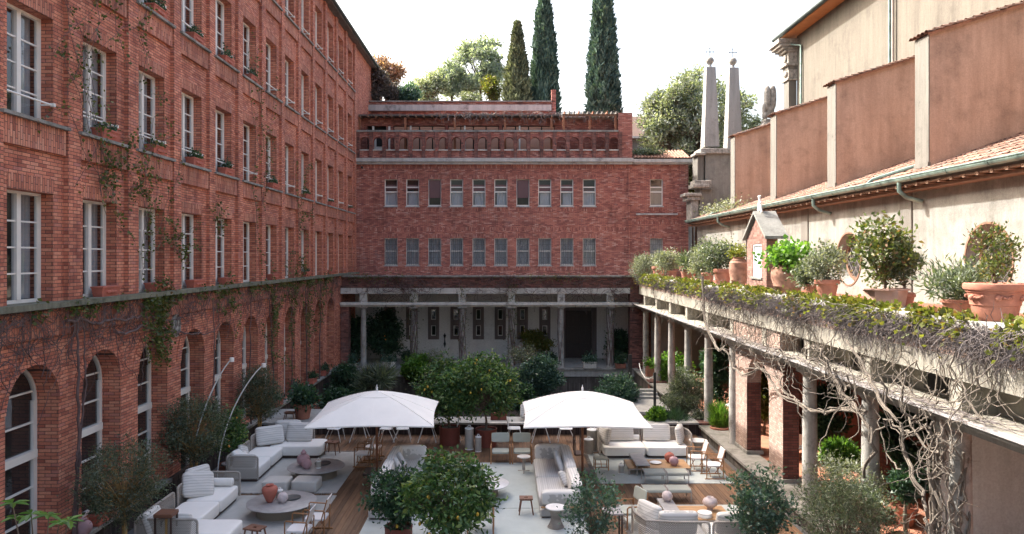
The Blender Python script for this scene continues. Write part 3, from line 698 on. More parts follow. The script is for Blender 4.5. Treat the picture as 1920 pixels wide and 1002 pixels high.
# ---- back building
bb = thing('brick_building', 'crimson brick building across the back with two rows of windows and a roof arcade', 'building')
bx = [733,773.5,815,856,898,939,980.5,1021.5,1063,1105,1231]
bx = [(q-CX)*45.5/F for q in bx]
ops = []
for q in bx: ops += [(q-.40,q+.40,9.64,11.31),(q-.40,q+.40,6.01,7.68)]
mb = MB(); walls(mb, MBk, -9.1, 11.3, 4, 12.2, ops, .6)
mb.quad((11.3,45.5,-2),(11.3,60,-2),(11.3,60,12.2),(11.3,45.5,12.2)); mb.quad((-9.1,60,-2),(11.3,60,-2),(11.3,60,12.2),(-9.1,60,12.2)); mb.quad((-9.1,45.5,12.2),(11.3,45.5,12.2),(11.3,60,12.2),(-9.1,60,12.2))
mb.build('wall', [M_['brick_back'], M_['room2']], bb)
for i, q in enumerate(bx):
    blindh = [.32,.30,1.05,.18,.42,.18,1.05,.42,.42,.0,.0][i]
    for row, (s, t) in enumerate(((9.64,11.31),(6.01,7.68))):
        a, b = q-.40, q+.40; d = .14; f = MB(); B = .05
        mbox(f, MBk, a, a+B, s, t, d, d+.07); mbox(f, MBk, b-B, b, s, t, d, d+.07); mbox(f, MBk, a+B, b-B, t-B, t, d, d+.07); mbox(f, MBk, a+B, b-B, s, s+.09, d, d+.07)
        mbox(f, MBk, a+B, b-B, s+.85, s+.92, d-.005, d+.065)
        if row == 0 and i not in (2, 6): mbox(f, MBk, a+B, b-B, s+1.15, s+1.21, d-.005, d+.065)
        w = f.build('window', M_['frame'], bb)
        g = MB(); g.quad(MBk(a+B,s+.09,d+.03),MBk(b-B,s+.09,d+.03),MBk(b-B,t-B,d+.03),MBk(a+B,t-B,d+.03)); g.build('pane', M_['glass'], w)
        if row == 0:
            if blindh:
                e = MB(); mbox(e, MBk, a+B, b-B, t-.1-blindh-(.2 if i not in (2,6) else 0), t-.06-(.28 if i not in (2,6) else 0), (d-.05 if i in (2,6) else d+.01), (d-.03 if i in (2,6) else d+.025)); e.build('roller_blind', M_['blind'], w)
            if i not in (2, 6): curtain('curtain', MBk, a+B+.05*(i % 3), b-B-.03, s+.09, s+.85, d+.15, w, 'curtain_w', i)
            if i in (9, 0, 3, 5): 
                e = MB(); mbox(e, MBk, a+B, b-B, s+.93, s+1.12, d+.07, d+.09); e.build('roller_blind', M_['blind'], w)
            if i == 10:
                e = MB(); mbox(e, MBk, a+B, b-B, s+.09, s+1.15, d+.07, d+.09); e.build('roller_blind', M_['band'], w)
        else:
            curtain('curtain', MBk, a+B, b-B, s+.09, t-B, d+.15, w, 'curtain', i+30)
            e = MB()
            for j in range(6): u = a+.06+(b-a-.12)*j/5; e.tube([MBk(u,s+.02,.05),MBk(u,t-.02,.05)], .013, 4)
            for z in (s+.10, s+.5, s+.9, s+1.28, t-.08): e.tube([MBk(a+.02,z,.05),MBk(b-.02,z,.05)], .012, 4)
            for z in (s+.3, s+1.1):
                for u in (q-.17, q+.17): e.tube([MBk(u+.1*math.sin(h), z+.13*math.cos(h), .045) for h in [math.pi*2*j/10 for j in range(11)]], .008, 3)
            e.build('grille', M_['iron'], w)
        m_ = MB(); mbox(m_, MBk, a-.04, b+.04, s-.06, s, -.06, .2); m_.build('sill', M_['cornice'], bb)
        m_ = MB(); mbox(m_, MBk, a-.03, b+.03, t, t+.26, -.006, .02); m_.build('lintel', M_['soldier_back'], bb)
        m_ = MB(); mbox(m_, MBk, a-.03, b+.03, s-.32, s-.06, -.006, .02); m_.build('apron', M_['soldier_back'], bb)
for z0, z1, x0, x1 in ((8.1,8.36,-9.05,7.6),(11.95,12.2,-9.05,7.6),(8.55,8.8,8.1,10.6)):
    m_ = MB(); mbox(m_, MBk, x0, x1, z0, z1, -.008, .02); m_.build('string_course', M_['soldier_back'], bb)
m_ = MB(); mbox(m_, MBk, 8.1, 10.65, 9.1, 9.2, -.1, .02); m_.build('string_course', M_['cornice'], bb)
for x0, x1 in ((7.62,7.72),(10.75,11.3)):
    m_ = MB(); mbox(m_, MBk, x0, x1, 4, 12.2, -.07, .02); m_.build('pilaster', M_['brick_back'], bb)
m_ = MB(); mbox(m_, MBk, -9.08, 7.85, 12.2, 12.32, -.22, .1); mbox(m_, MBk, -9.08, 7.9, 12.34, 12.56, -.36, .1); mbox(m_, MBk, 7.91, 11.75, 12.3, 12.5, -.34, .1); mbox(m_, MBk, 7.9, 11.5, 12.2, 12.3, -.2, .1); m_.build('cornice', M_['cornice'], bb)
m_ = MB(); m_.tube([(-8.7,45.45,12.02),(-8.7,45.38,12.02)], .07, 8); m_.build('vent_pipe', M_['black_iron'], bb)
# roof arcade
ac = [((684+24.55*i)-CX)*45.7/F for i in range(20)]
mb = MB(); MA = lambda u, v, d: (u, 45.62+d, v)
pt = .807
for q in ac: arch_bay(mb, MA, q-pt/2, q+pt/2, 12.56, 14.22, q-.285, q+.285, 13.12, 13.62, .34, n=10, back=False)
mb.quad(MA(-9.1,12.56,0),MA(ac[0]-pt/2,12.56,0),MA(ac[0]-pt/2,14.22,0),MA(-9.1,14.22,0)); mb.quad(MA(ac[-1]+pt/2,12.56,0),MA(7.9,12.56,0),MA(7.9,14.22,0),MA(ac[-1]+pt/2,14.22,0))
for q in ac: # inner faces
    pass
mb.quad((7.9,45.62,12.56),(7.9,49.2,12.56),(7.9,49.2,15.4),(7.9,45.62,15.4)); mb.quad((7.05,45.62,14.22),(7.9,45.62,14.22),(7.9,45.62,15.4),(7.05,45.62,15.4))
mb.quad((7.05,45.62,14.22),(7.05,45.9,14.22),(7.05,45.9,15.4),(7.05,45.62,15.4)); mb.quad((7.05,45.62,15.4),(7.9,45.62,15.4),(7.9,49.2,15.4),(7.05,49.2,15.4))
mb.build('arcade_wall', [M_['brick_back'], M_['room2']], bb)
mb = MB(); mb.box(-9.1, 7.04, 45.55, 46.0, 14.22, 14.33); mb.build('coping', M_['grey_stone'], bb)
for i in range(21):
    u = ac[0]-pt/2+pt*i; m_ = MB(); mbox(m_, MA, u-.105, u+.105, 12.56, 14.2, -.13, .0); m_.build('pilaster', M_['brick_sooty'], bb)
for q in ac:
    m_ = MB(); mbox(m_, MA, q-.29, q+.29, 13.07, 13.13, -.08, .34); m_.build('sill', M_['white_stone'], bb)
    m_ = MB()
    for i in range(16):
        t0 = math.pi*(i+.05)/16; t1 = math.pi*(i+.95)/16; qq = [(q-r*math.cos(t_), 13.62+r*math.sin(t_)) for r, t_ in ((.285,t0),(.37,t0),(.37,t1),(.285,t1))]
        m_.quad(*[MA(u,v,-.02) for u,v in qq])
        for j in range(4): u, v = qq[j]; w_, z = qq[(j+1) % 4]; m_.quad(MA(u,v,-.02),MA(w_,z,-.02),MA(w_,z,.01),MA(u,v,.01))
    tag(m_.build('arch_ring', M_['brick_back'], bb), kind='stuff')
# penthouse behind the arcade: wall with shutter bays
MP = lambda u, v, d: (u, 47.0+d, v)
sh = [(738,835),(840,935),(942,1040)]
sh = [((a-CX)*47.0/F, (b-CX)*47.0/F) for a, b in sh]
ops = [(a, b, 12.7, 14.86) for a, b in sh]+[((688-CX)*47.0/F, (724-CX)*47.0/F, 12.7, 14.85)]
mb = MB(); walls(mb, MP, -9.4, 7.9, 12.3, 15.35, ops, .4); mb.quad((-9.4,47.0,15.35),(7.9,47.0,15.35),(7.9,60,15.35),(-9.4,60,15.35)); mb.quad((7.9,47.0,12),(7.9,60,12),(7.9,60,15.35),(7.9,47.0,15.35))
mb.build('wall', [M_['brick_back'], M_['room']], bb)
for a, b in sh:
    n = 4
    for j in range(n):
        u0 = a+(b-a)*j/n; u1 = a+(b-a)*(j+1)/n
        m_ = MB(); 
        for z in range(21): mbox(m_, MP, u0+.04, u1-.04, 12.7+z*.1, 12.7+z*.1+.09, .06+.006*(z % 2), .12)
        s_ = m_.build('roller_shutter', M_['shutter'], bb)
    m_ = MB(); mbox(m_, MP, a+(b-a)*.33-.05, a+(b-a)*.33+.05, 12.7, 14.85, .0, .1); m_.build('mullion', M_['frame'], bb)
for k_, u in enumerate((704, 730, 700)):
    m_ = MB(); u = (u-CX)*46.95/F; mbox(m_, MP, u-.06, u+.06, 12.6, 14.8 if k_ else 14.2, -.1, -.02); m_.build('mullion', M_['frame'], bb)
m_ = MB(); m_.box((700-CX)*46.95/F, (724-CX)*46.95/F, 46.85, 46.9, 12.7, 13.5); m_.build('balustrade', M_['white_metal'], bb)
m_ = MB(); m_.box(-9.3, 3.6, 46.35, 47.2, 15.36, 15.44); m_.build('eave', M_['wood_old'], bb)
for i in range(26):
    m_ = MB(); xx = -9.0+i*.5; m_.box(xx-.05, xx+.05, 46.15, 47.0, 15.25, 15.36); m_.build('rafter', M_['rafter'], bb)
for u in (674, 760, 853, 947, 1034):
    m_ = MB(); xx = (u-CX)*46.4/F; m_.box(xx-.07, xx+.07, 46.35, 46.47, 12.6, 15.25); m_.build('post', M_['wood_brown'], bb)
m_ = MB(); m_.box(3.6, 7.04, 45.8, 45.9, 15.22, 15.36); m_.box(3.6, 7.04, 46.85, 46.95, 15.22, 15.36); m_.build('pergola_beam', M_['rafter'], bb)
for i in range(12):
    xx = 3.75+i*.29; m_ = MB(); m_.box(xx-.035, xx+.035, 45.6, 47.1, 15.36, 15.5); m_.build('pergola_slat', M_['wood_old'] if i % 3 else M_['wood_brown'], bb)
for xx in (3.7, 5.3, 6.9):
    m_ = MB(); m_.box(xx-.06, xx+.06, 45.8, 45.92, 14.33, 15.22); m_.build('post', M_['wood_brown'], bb)
# upper storey set back
mb = MB(); mb.box(-9.4, 3.35, 50, 60, 15.7, 16.35); mb.box(-9.4, 3.4, 50, 60, 16.75, 16.98); mb.box(3.2, 3.5, 49.9, 50.3, 15.7, 17.8); mb.build('wall', M_['brick_back'], bb)
mb = MB(); mb.box(-9.35, 3.18, 49.75, 60.1, 16.35, 16.75); mb.build('cornice', M_['cornice'], bb)
mb = MB(); mb.box(-9.4, 3.45, 49.9, 60.1, 16.98, 17.06); mb.build('coping', M_['grey_stone'], bb)
mb = MB(); mb.box(3.6, 5.6, 50, 53, 15.7, 16.0); mb.build('parapet', M_['plaster_grey'], bb)
# tiled lean-to roof at the right end
lt = MB(); lt.quad((7.95,45.4,12.6),(11.5,45.4,12.6),(11.2,47.6,13.3),(7.95,47.6,13.45)); lt.quad((7.95,47.6,13.45),(11.2,47.6,13.3),(11.2,50,12.7),(7.95,50,12.7)); lt.quad((11.5,45.4,12.6),(11.2,47.6,13.3),(11.2,50,12.7))
lr = lt.build('roof', M_['terra_old'], bb)
tp = MB()
for i in range(7):
    a = math.pi*i/6; b = math.pi*(i+1)/6
    if i < 6: tp.quad((-.09*math.cos(a),-.2,.07*math.sin(a)),(-.09*math.cos(b),-.2,.07*math.sin(b)),(-.075*math.cos(b),.2,.06*math.sin(b)+.02),(-.075*math.cos(a),.2,.06*math.sin(a)+.02))
t0_ = None
for i in range(17):
    for j in range(5):
        if t0_ is None: t0_ = tp.build('roof_tile', M_['terra_old'], lr); o = t0_
        else: o = t0_.copy(); C.objects.link(o)
        o.location = (8.1+i*.2, 45.45+j*.4, 12.63+j*.4*.36); o.rotation_euler = (math.atan(.36)+rnd.uniform(-.03,.03), 0, rnd.uniform(-.05,.05))

# ---- loggia across the back
lg = thing('colonnade', 'loggia with stone columns and brick parapet across the back of the garden', 'colonnade')
YL = 41.2
mb = MB(); mb.box(-9.08, 7.45, YL, YL+.35, 4.80, 5.40); mb.build('parapet_wall', M_['brick_sooty'], lg)
mb = MB(); mb.box(-9.08, 7.5, YL-.12, YL+.5, 5.40, 5.50); mb.build('coping', M_['grey_stone'], lg)
mb = MB(); mb.box(-9.08, 7.45, YL-.03, YL+.38, 4.48, 4.80); mb.build('beam', M_['white_stone'], lg)
mb = MB(); mb.box(-9.08, 7.45, YL-.22, YL+.5, 3.86, 4.0); mb.build('shelf', M_['white_stone'], lg)
mb = MB(); mb.box(-9.08, 7.45, YL-.08, YL+.3, 3.76, 3.86); mb.build('beam', M_['white_stone'], lg)
mb = MB(); mb.box(-9.08, 11.3, YL+.35, 45.5, 5.1, 5.25); mb.build('ceiling', M_['white_wall'], lg)
mb = MB(); mb.box(-8.6, 7.4, YL-.15, 45.3, -.1, .34); mb.build('floor_slab', M_['concrete'], lg)
mb = MB(); mb.box(-9.08, 7.3, YL-.1, YL+.1, -2, .26); mb.build('retaining_wall', M_['ret_wall'], lg)
mb = MB(); mb.box(-9.08, 7.4, YL-.22, YL+.35, .26, .36); mb.build('coping', M_['grey_stone'], lg)
mb = MB(); mb.box(-9.08, -8.62, YL-.05, YL+.5, .2, 3.86); mb.box(7.0, 7.7, YL-.05, YL+.6, -1.9, 4.8); mb.build('corner_pier', M_['brick_sooty'], lg)
colprof = [(.21,0),(.21,.05),(.175,.09),(.172,.8),(.168,1.6),(.158,2.4),(.148,3.05),(.155,3.08),(.15,3.11),(.15,3.18),(.185,3.23),(.20,3.26)]
def column_into(t, x, y, z0, z1, m, r=1.0, sq=True):
    k = (z1-z0-.08)/3.26; m_ = MB(); m_.lathe([(a*r, b*k) for a, b in colprof], 18, (x,y,z0)); o = m_.build('column', m, t, 50)
    e = MB(); e.bev(x-.23*r, x+.23*r, y-.23*r, y+.23*r, z1-.08, z1-.002, .01); e.build('capital', m, o)
for i, q in enumerate((681.5, 776, 867, 959, 1052, 1144)):
    xx = (q-CX)*(YL+.1)/F; column_into(lg, xx, YL+.1, .36, 3.76, M_['column'], 1.12 if i in (1,2,3) else .95)
    m_ = MB(); m_.box(xx-.2, xx+.2, YL+.0, YL+.33, 4.0, 4.48); m_.build('post', M_['white_stone'], lg)
# back wall of the loggia
MW = lambda u, v, d: (u, 45.25+d, v)
wl_ = [((a-CX)*45.25/F) for a in (731, 772, 813, 855, 897, 938, 979.5, 1021.5)]
ops = []
for u in wl_: ops += [(u-.145,u+.145,1.72,2.35),(u-.145,u+.145,2.70,3.33)]
d0, d1 = (1060-CX)*45.25/F, (1110-CX)*45.25/F
ops.append((d0, d1, .34, 3.25))
mb = MB(); walls(mb, MW, -9.08, 7.6, .3, 5.1, ops, .24); mb.build('wall', [M_['white_wall'], M_['room']], lg)
for u in wl_:
    m_ = MB()
    for a, b, c, d in ((u-.34,u-.145,1.5,3.5),(u+.145,u+.34,1.5,3.5),(u-.145,u+.145,1.5,1.72),(u-.145,u+.145,2.35,2.70),(u-.145,u+.145,3.33,3.5)): mbox(m_, MW, a, b, c, d, -.05, .01)
    w = m_.build('window', M_['surround'], lg)
    for z in (1.72, 2.70):
        e = MB(); mbox(e, MW, u-.145, u-.11, z, z+.63, .05, .1); mbox(e, MW, u+.11, u+.145, z, z+.63, .05, .1); mbox(e, MW, u-.11, u+.11, z, z+.04, .05, .1); mbox(e, MW, u-.11, u+.11, z+.59, z+.63, .05, .1); e.build('frame', M_['frame'], w)
        e = MB(); e.quad(MW(u-.11,z,.08),MW(u+.11,z,.08),MW(u+.11,z+.63,.08),MW(u-.11,z+.63,.08)); e.build('pane', M_['glass'], w)
m_ = MB(); mbox(m_, MW, d0-.12, d0, .34, 3.45, -.05, .01); mbox(m_, MW, d1, d1+.28, .34, 3.45, -.05, .01); mbox(m_, MW, d0, d1, 3.25, 3.45, -.05, .01); m_.build('door_surround', M_['surround'], lg)
m_ = MB(); mbox(m_, MW, d0, d1, .34, 3.25, .12, .18); dr = m_.build('door', M_['door'], lg)
m_ = MB()
for z in (.5, 1.5, 2.45): 
    for u in (d0+.12, (d0+d1)/2+.06): mbox(m_, MW, u, u+.6, z, z+.75, .09, .12)
m_.build('door_panel', M_['door'], dr)
# wall lantern on the white wall
t = thing('wall_sconce', 'black iron sconce on the white loggia wall', 'wall lamp', ((834-CX)*45.2/F, 45.15, 1.45))
m_ = MB(); m_.lathe([(.01,-.45),(.05,-.3),(.08,-.2),(.04,-.1),(.02,.1),(.05,.2),(.09,.3),(.03,.38),(.01,.45)], 10); m_.build('lamp_body', M_['black_iron'], t, 40)
m_ = MB(); m_.tube([(0,0,0),(0,.1,.05)], .02, 6); m_.build('bracket', M_['black_iron'], t)
t = thing('pendant_lamp', 'small white pendant lamp hanging at the left end of the loggia', 'lamp', ((652-CX)*41.6/F, 41.9, 3.0))
m_ = MB(); m_.lathe([(.12,-.16),(.09,-.05),(.03,0),(.02,.05)], 12); m_.build('shade', M_['white_metal'], t, 50); m_ = MB(); m_.tube([(0,0,.05),(0,0,.8)], .008, 4); m_.build('cord', M_['black_iron'], t)

# ---- loggia along the right
rg = thing('colonnade', 'long loggia with stone columns and brick piers along the right side under the potted terrace', 'colonnade')
XR = 7.5; Y0, Y1 = 9.0, 41.2
mb = MB(); mb.box(7.42, 8.3, Y0, YL-.15, 5.36, 5.49); mb.build('coping', M_['concrete'], rg)
mb = MB(); mb.box(XR, 8.2, Y0, YL-.1, 4.86, 5.36); mb.build('parapet_wall', M_['brick_pier'], rg)
mb = MB(); mb.box(XR-.03, 8.2, Y0, YL-.1, 4.48, 4.86); mb.build('beam', M_['band'], rg)
mb = MB(); mb.box(7.16, 8.2, Y0, YL-.22, 3.86, 3.94); mb.build('shelf', M_['band'], rg)
mb = MB(); mb.box(7.1, 7.2, Y0, YL-.22, 3.93, 3.975); mb.build('lead_edging', M_['marble_grey'], rg)
mb = MB(); mb.box(7.32, 7.85, Y0, YL-.3, 3.72, 3.86); mb.build('beam', M_['band'], rg)
mb = MB(); mb.box(8.2, 11.3, Y0-6, 45.5, 4.96, 5.1); mb.build('terrace_floor', M_['tiles_floor'], rg)
mb = MB(); mb.box(8.2, 11.29, Y0, 45, 4.9, 4.96); mb.build('ceiling', M_['plaster_grey'], rg)
mb = MB(); mb.box(7.22, 11.3, 2, YL, -1.9, .28); mb.build('base_wall', M_['ret_wall'], rg)
mb = MB(); mb.box(7.12, 7.95, 2, YL-.4, .28, .36); mb.build('coping', M_['grey_stone'], rg)
mb = MB(); mb.box(7.95, 11.3, 2, YL+4, .28, .30); mb.build('floor', M_['tiles_floor'], rg)
cy = [39.7-3.04*i for i in range(10)]
for i, y in enumerate(cy):
    if i in (0,1,2,3,4,5,7,8,9):
        z0 = .36
        column_into(rg, 7.6, y, z0, 3.72, M_['column'], .95+.12*(i > 6)); 
        if i in (1,3,4,7,9,5): 
            m_ = MB(); m_.box(7.18, 7.96, y-.36, y+.36, -.1, .22); m_.box(7.12, 7.98, y-.42, y+.42, .361, .43) if i in (1,4) else None; m_.build('pedestal', M_['ret_wall'] if i > 6 else M_['brick_sooty'], rg)
    m_ = MB(); m_.box(XR+.02, 8.19, y-.16, y+.16, 3.94, 4.48); m_.build('post', M_['band'], rg)
# cells behind the openings
for i in range(len(cy)):
    y1 = cy[i]-.16; y0 = cy[i]-3.04+.16
    if 20.6 < y0 < 24: 
        m_ = MB(); m_.box(XR+.03, 8.1, y0+.6, y1-.05, 3.94, 4.48); m_.build('infill', M_['brick_pier'], rg)
        continue
    m_ = MB(); MC = lambda u, v, d: (8.12+d, u, v)
    L = y1-y0; op = [(y0+L*.45, y0+L*.88, 3.98, 4.3)] if i < 6 else [(y0+.2, y1-.9, 3.98, 4.40)]
    walls(m_, MC, y0, y1, 3.94, 4.48, op, .07, back=True); m_.build('clerestory', [M_['band'], M_['room']], rg)
# brick section with arch
MR = lambda u, v, d: (7.6+d, u, v)
mb = MB(); arch_bay(mb, MR, 20.2, 24.35, .36, 3.72, 21.26, 23.2, .36, 2.55, .44, n=14, back=False); mb.quad(MR(24.35,.36,0),MR(24.35,3.72,0),MR(24.35,3.72,.44),MR(24.35,.36,.44))
mb.build('pier_wall', [M_['brick_pier'], M_['room']], rg)
mb = MB(); mb.box(7.602, 8.04, 20.196, 20.2, .36, 3.72); mb.build('pier_side_shade', M_['brick_dark'], rg)  # thin darker brick sheet colours in the shade on this side
mb = MB(); mb.quad((7.604,23.196,.36),(8.04,23.196,.36),(8.04,23.196,3.0),(7.604,23.196,2.6)); mb.build('pier_side_shade', M_['brick_dark'], rg)  # arch jamb shade painted the same way, with darker brick
mb = MB(); mb.box(7.56, 8.1, 20.12, 21.3, .36, .46); mb.box(7.56, 8.1, 23.1, 24.4, .36, .46); mb.build('pier_base', M_['grey_stone'], rg)
m_ = MB(); m_.box(7.55, 8.1, 20.3, 24.3, 3.94, 4.48); m_.build('infill', M_['brick_pier'], rg)
# interior: back wall, inner piers
MI = lambda u, v, d: (11.28+d, u, v)
mb = MB(); mb.quad(MI(2,.28,0),MI(45,.28,0),MI(45,5,0),MI(2,5,0)); mb.build('inner_wall', M_['plaster_red'], rg)
mb = MB(); mb.box(8.6, 11.25, 14.6, 14.8, .28, 4.9); mb.build('end_wall', M_['plaster_end'], rg)
for y in (17.4, 19.8, 23.4, 26.6, 29.6):
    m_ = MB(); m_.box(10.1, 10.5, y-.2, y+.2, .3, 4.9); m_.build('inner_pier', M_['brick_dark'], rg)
mb = MB(); mb.box(8.25, 11.25, YL+.2, YL+.4, .3, 4.9); mb.build('end_wall', M_['plaster_grey'], rg)

# ------------------------------------------------------------------ church
ch = thing('church', 'ochre plaster church with tiled aisle roof and stepped buttresses on the right', 'church')
XW = 11.3
mb = MB(); MCh = lambda u, v, d: (XW+d, u, v)
# lower aisle wall with round windows
def round_open_wall(mb, M, u0, u1, v0, v1, circ, dep):
    circ = sorted(circ); cuts = [u0]
    for (uc, vc, r) in circ: cuts += [uc-r-.15, uc+r+.15]
    cuts.append(u1)
    for i in range(0, len(cuts)-1, 2): mb.quad(M(cuts[i],v0,0),M(cuts[i+1],v0,0),M(cuts[i+1],v1,0),M(cuts[i],v1,0))
    for (uc, vc, r) in circ:
        a, b = uc-r-.15, uc+r+.15; n = 32
        P = [(uc-r*math.cos(2*math.pi*i/n), vc+r*math.sin(2*math.pi*i/n)) for i in range(n+1)]
        for i in range(n):
            p, q = P[i], P[i+1]; e = v1 if i < n/2 else v0
            mb.quad(M(p[0],p[1],0),M(q[0],q[1],0),M(q[0],e,0),M(p[0],e,0))
            mb.quad(M(p[0],p[1],0),M(q[0],q[1],0),M(uc+(q[0]-uc)*.86,vc+(q[1]-vc)*.86,dep),M(uc+(p[0]-uc)*.86,vc+(p[1]-vc)*.86,dep))
        mb.quad(M(a,v0,0),M(uc-r,v0,0),M(uc-r,v1,0),M(a,v1,0)); mb.quad(M(uc+r,v0,0),M(b,v0,0),M(b,v1,0),M(uc+r,v1,0))
circ = [(17.3, 6.45, .84), (24.3, 6.45, .84), (31.3, 6.45, .84)]
round_open_wall(mb, MCh, 4, 43.4, 4.9, 8.35, circ, .32)
mb.build('aisle_wall', M_['plaster'], ch)
for uc, vc, r in circ:
    m_ = MB(); n = 28
    for ri, ro, d0_, d1_ in ((.60,.70,.22,.30),(.84,.89,-.02,.02)):
        for i in range(n):
            a, b = 2*math.pi*i/n, 2*math.pi*(i+1)/n
            q = [(uc+rr*math.cos(t_), vc+rr*math.sin(t_)) for rr, t_ in ((ri,a),(ro,a),(ro,b),(ri,b))]
            m_.quad(*[MCh(u,v,d0_) for u,v in q]); m_.quad(MCh(*q[0],d0_),MCh(*q[3],d0_),MCh(*q[3],d1_),MCh(*q[0],d1_)); m_.quad(MCh(*q[1],d0_),MCh(*q[2],d0_),MCh(*q[2],d1_),MCh(*q[1],d1_))
    w = m_.build('round_window', M_['rafter'], ch, 30)
    g = MB(); g.quad(*[MCh(uc+.68*math.cos(2*math.pi*i/n), vc+.68*math.sin(2*math.pi*i/n), .29) for i in range(n)]); g.build('pane', M_['room'], w)  # near-black disc paints the shade of the recess
    e = MB()
    for s_ in range(-3, 4):
        for sg in (-1, 1):
            c_ = s_*.22; hl = math.sqrt(max(0, .66**2-c_**2))
            if hl > .1: e.tube([MCh(uc+(c_-hl)*.707, vc+sg*(c_+hl)*.707, .24), MCh(uc+(c_+hl)*.707, vc+sg*(c_-hl)*.707, .24)], .012, 4)
    e.build('lattice', M_['iron'], w)
# pilaster strips, base band
for y in (14.5, 20.8, 27.8, 34.8):
    m_ = MB(); m_.box(XW-.04, XW+.02, y-.3, y+.3, 4.9, 8.3); m_.build('pilaster', M_['plaster_strip'], ch)
m_ = MB(); m_.box(XW-.05, XW, 4, 43.3, 5.1, 5.28); m_.build('plinth', M_['plaster_red'], ch)
# eave and gutter
m_ = MB(); m_.box(10.95, XW, 4, 43.4, 8.30, 8.38); m_.box(10.8, XW, 4, 43.4, 8.42, 8.47); m_.build('eave_board', M_['rafter'], ch)
for i in range(60):
    y = 12.4+i*.5; m_ = MB(); m_.box(10.78, XW+.2, y-.05, y+.05, 8.38, 8.46); m_.build('rafter', M_['rafter'], ch)
m_ = MB()
for i in range(8):
    a = math.pi+math.pi*i/8; b = math.pi+math.pi*(i+1)/8
    p, q = (10.72+.11*math.cos(a), 8.64+.12*math.sin(a)), (10.72+.11*math.cos(b), 8.64+.12*math.sin(b))
    m_.quad((p[0],4,p[1]),(q[0],4,q[1]),(q[0],43.6,q[1]),(p[0],43.6,p[1]))
m_.quad((10.61,4,8.64),(10.61,43.6,8.64),(10.625,43.6,8.655),(10.625,4,8.655))
m_.tube([(10.61,4,8.645),(10.61,43.6,8.645)], .018, 6)
for i in range(20): 
    y = 13.2+i*1.55; m_.tube([(10.72+.115*math.cos(math.pi+math.pi*j/8), y, 8.64+.125*math.sin(math.pi+math.pi*j/8)) for j in range(9)], .014, 4)
m_.build('gutter', M_['verdigris'], ch, 50)
for px_, py_ in ((1686,365),(1525,395),(1346,415)):
    y = F*10.72/(px_-CX); m_ = MB(); m_.tube([(10.72,y,8.56),(10.72,y,8.30),(10.9,y-.05,8.12),(11.27,y-.15,8.0)], .06, 8); m_.build('spout', M_['verdigris'], ch, 50)
# roof plane
slope = .37
def zr(x): return 8.63+slope*(x-10.75)
m_ = MB(); m_.quad((10.7,4,zr(10.7)-.03),(16.25,4,zr(16.25)-.03),(16.25,43.4,zr(16.25)-.03),(10.7,43.4,zr(10.7)-.03)); m_.quad((10.8,43.4,8.3),(16.25,43.4,8.3),(16.25,43.4,zr(16.25)-.03),(10.8,43.4,zr(10.8)-.03))
m_.quad((XW,43.39,-2),(XW,43.39,8.4),(16.2,43.39,8.4),(16.2,43.39,-2)); m_.quad((XW,43.39,-2),(XW,43.39,5),(XW,4,5),(XW,4,-2))
roof = m_.build('aisle_roof', M_['terra_old'], ch)
# tiles: across the slope; each cover tile runs down the slope
tl = MB()
def tile_into(mb, x, y, s=1, jx=0):
    L = .44; w0, w1 = .105, .085; c0 = zr(x)+.045; z1 = zr(x+L)+.035
    for i in range(4):
        a = math.pi*i/4; b = math.pi*(i+1)/4
        mb.quad((x,y-w0*math.cos(a),c0-.05+.07*math.sin(a)),(x,y-w0*math.cos(b),c0-.05+.07*math.sin(b)),(x+L,y+jx-w1*math.cos(b),z1-.05+.055*math.sin(b)),(x+L,y+jx-w1*math.cos(a),z1-.05+.055*math.sin(a)))
M_['rooftile'] = simple('mixed_roof_tile', (.36,.165,.11), .9, .1, 3)
def tilemat(name):
    m, n, l, p = mat(name); g = n.new('ShaderNodeNewGeometry'); oi = n.new('ShaderNodeObjectInfo')
    s_ = mathn(n, l, 'FRACT', mathn(n, l, 'ADD', g.outputs['Random Per Island'], oi.outputs['Random']))
    r = ramp(n, [(0,(.09,.055,.042)),(.3,(.20,.11,.08)),(.6,(.27,.15,.105)),(.85,(.32,.21,.16)),(1,(.19,.165,.14))]); l.new(s_, r.inputs[0])
    t = noise(n, l, 9, 5, .7, g.outputs['Position']); rr = ramp(n, [(.35,(.45,.42,.4)),(.6,(1,1,1))]); l.new(t.outputs[0], rr.inputs[0])
    l.new(mixc(n, l, .8, r.outputs[0], rr.outputs[0], 'MULTIPLY'), p.inputs['Base Color']); p.inputs['Roughness'].default_value = .92; return m
M_['tile'] = tilemat('weathered_roof_tile')
tiles = []
y = 12.6
while y < 43.3:
    for r_ in range(13): tiles.append((10.70+r_*.40, y+rnd.uniform(-.012,.012)))
    y += .23
tiles.sort(key=lambda q: q[0]*.9+q[1]*1.0-(0 if q[0] < 12 else -8))
tp = MB(); tile_into(tp, 0, 0)
tp.v = [(a, b, c-zr(0)) for a, b, c in tp.v]
t0_ = None
for i, (x, y) in enumerate(tiles[:300]):
    if t0_ is None: t0_ = tp.build('roof_tile', M_['tile'], roof, 60); o = t0_
    else: o = t0_.copy(); C.objects.link(o)
    o.location = (x, y, zr(x)+rnd.uniform(-.006,.01)); o.rotation_euler = (0, 0, rnd.uniform(-.04,.04))
tl = MB()
for x, y in tiles[300:]: tile_into(tl, x+rnd.uniform(-.015,.015), y, 1, rnd.uniform(-.015,.015))
o = tl.build('tile_field', M_['tile'], roof, 60); tag(o, kind='stuff')
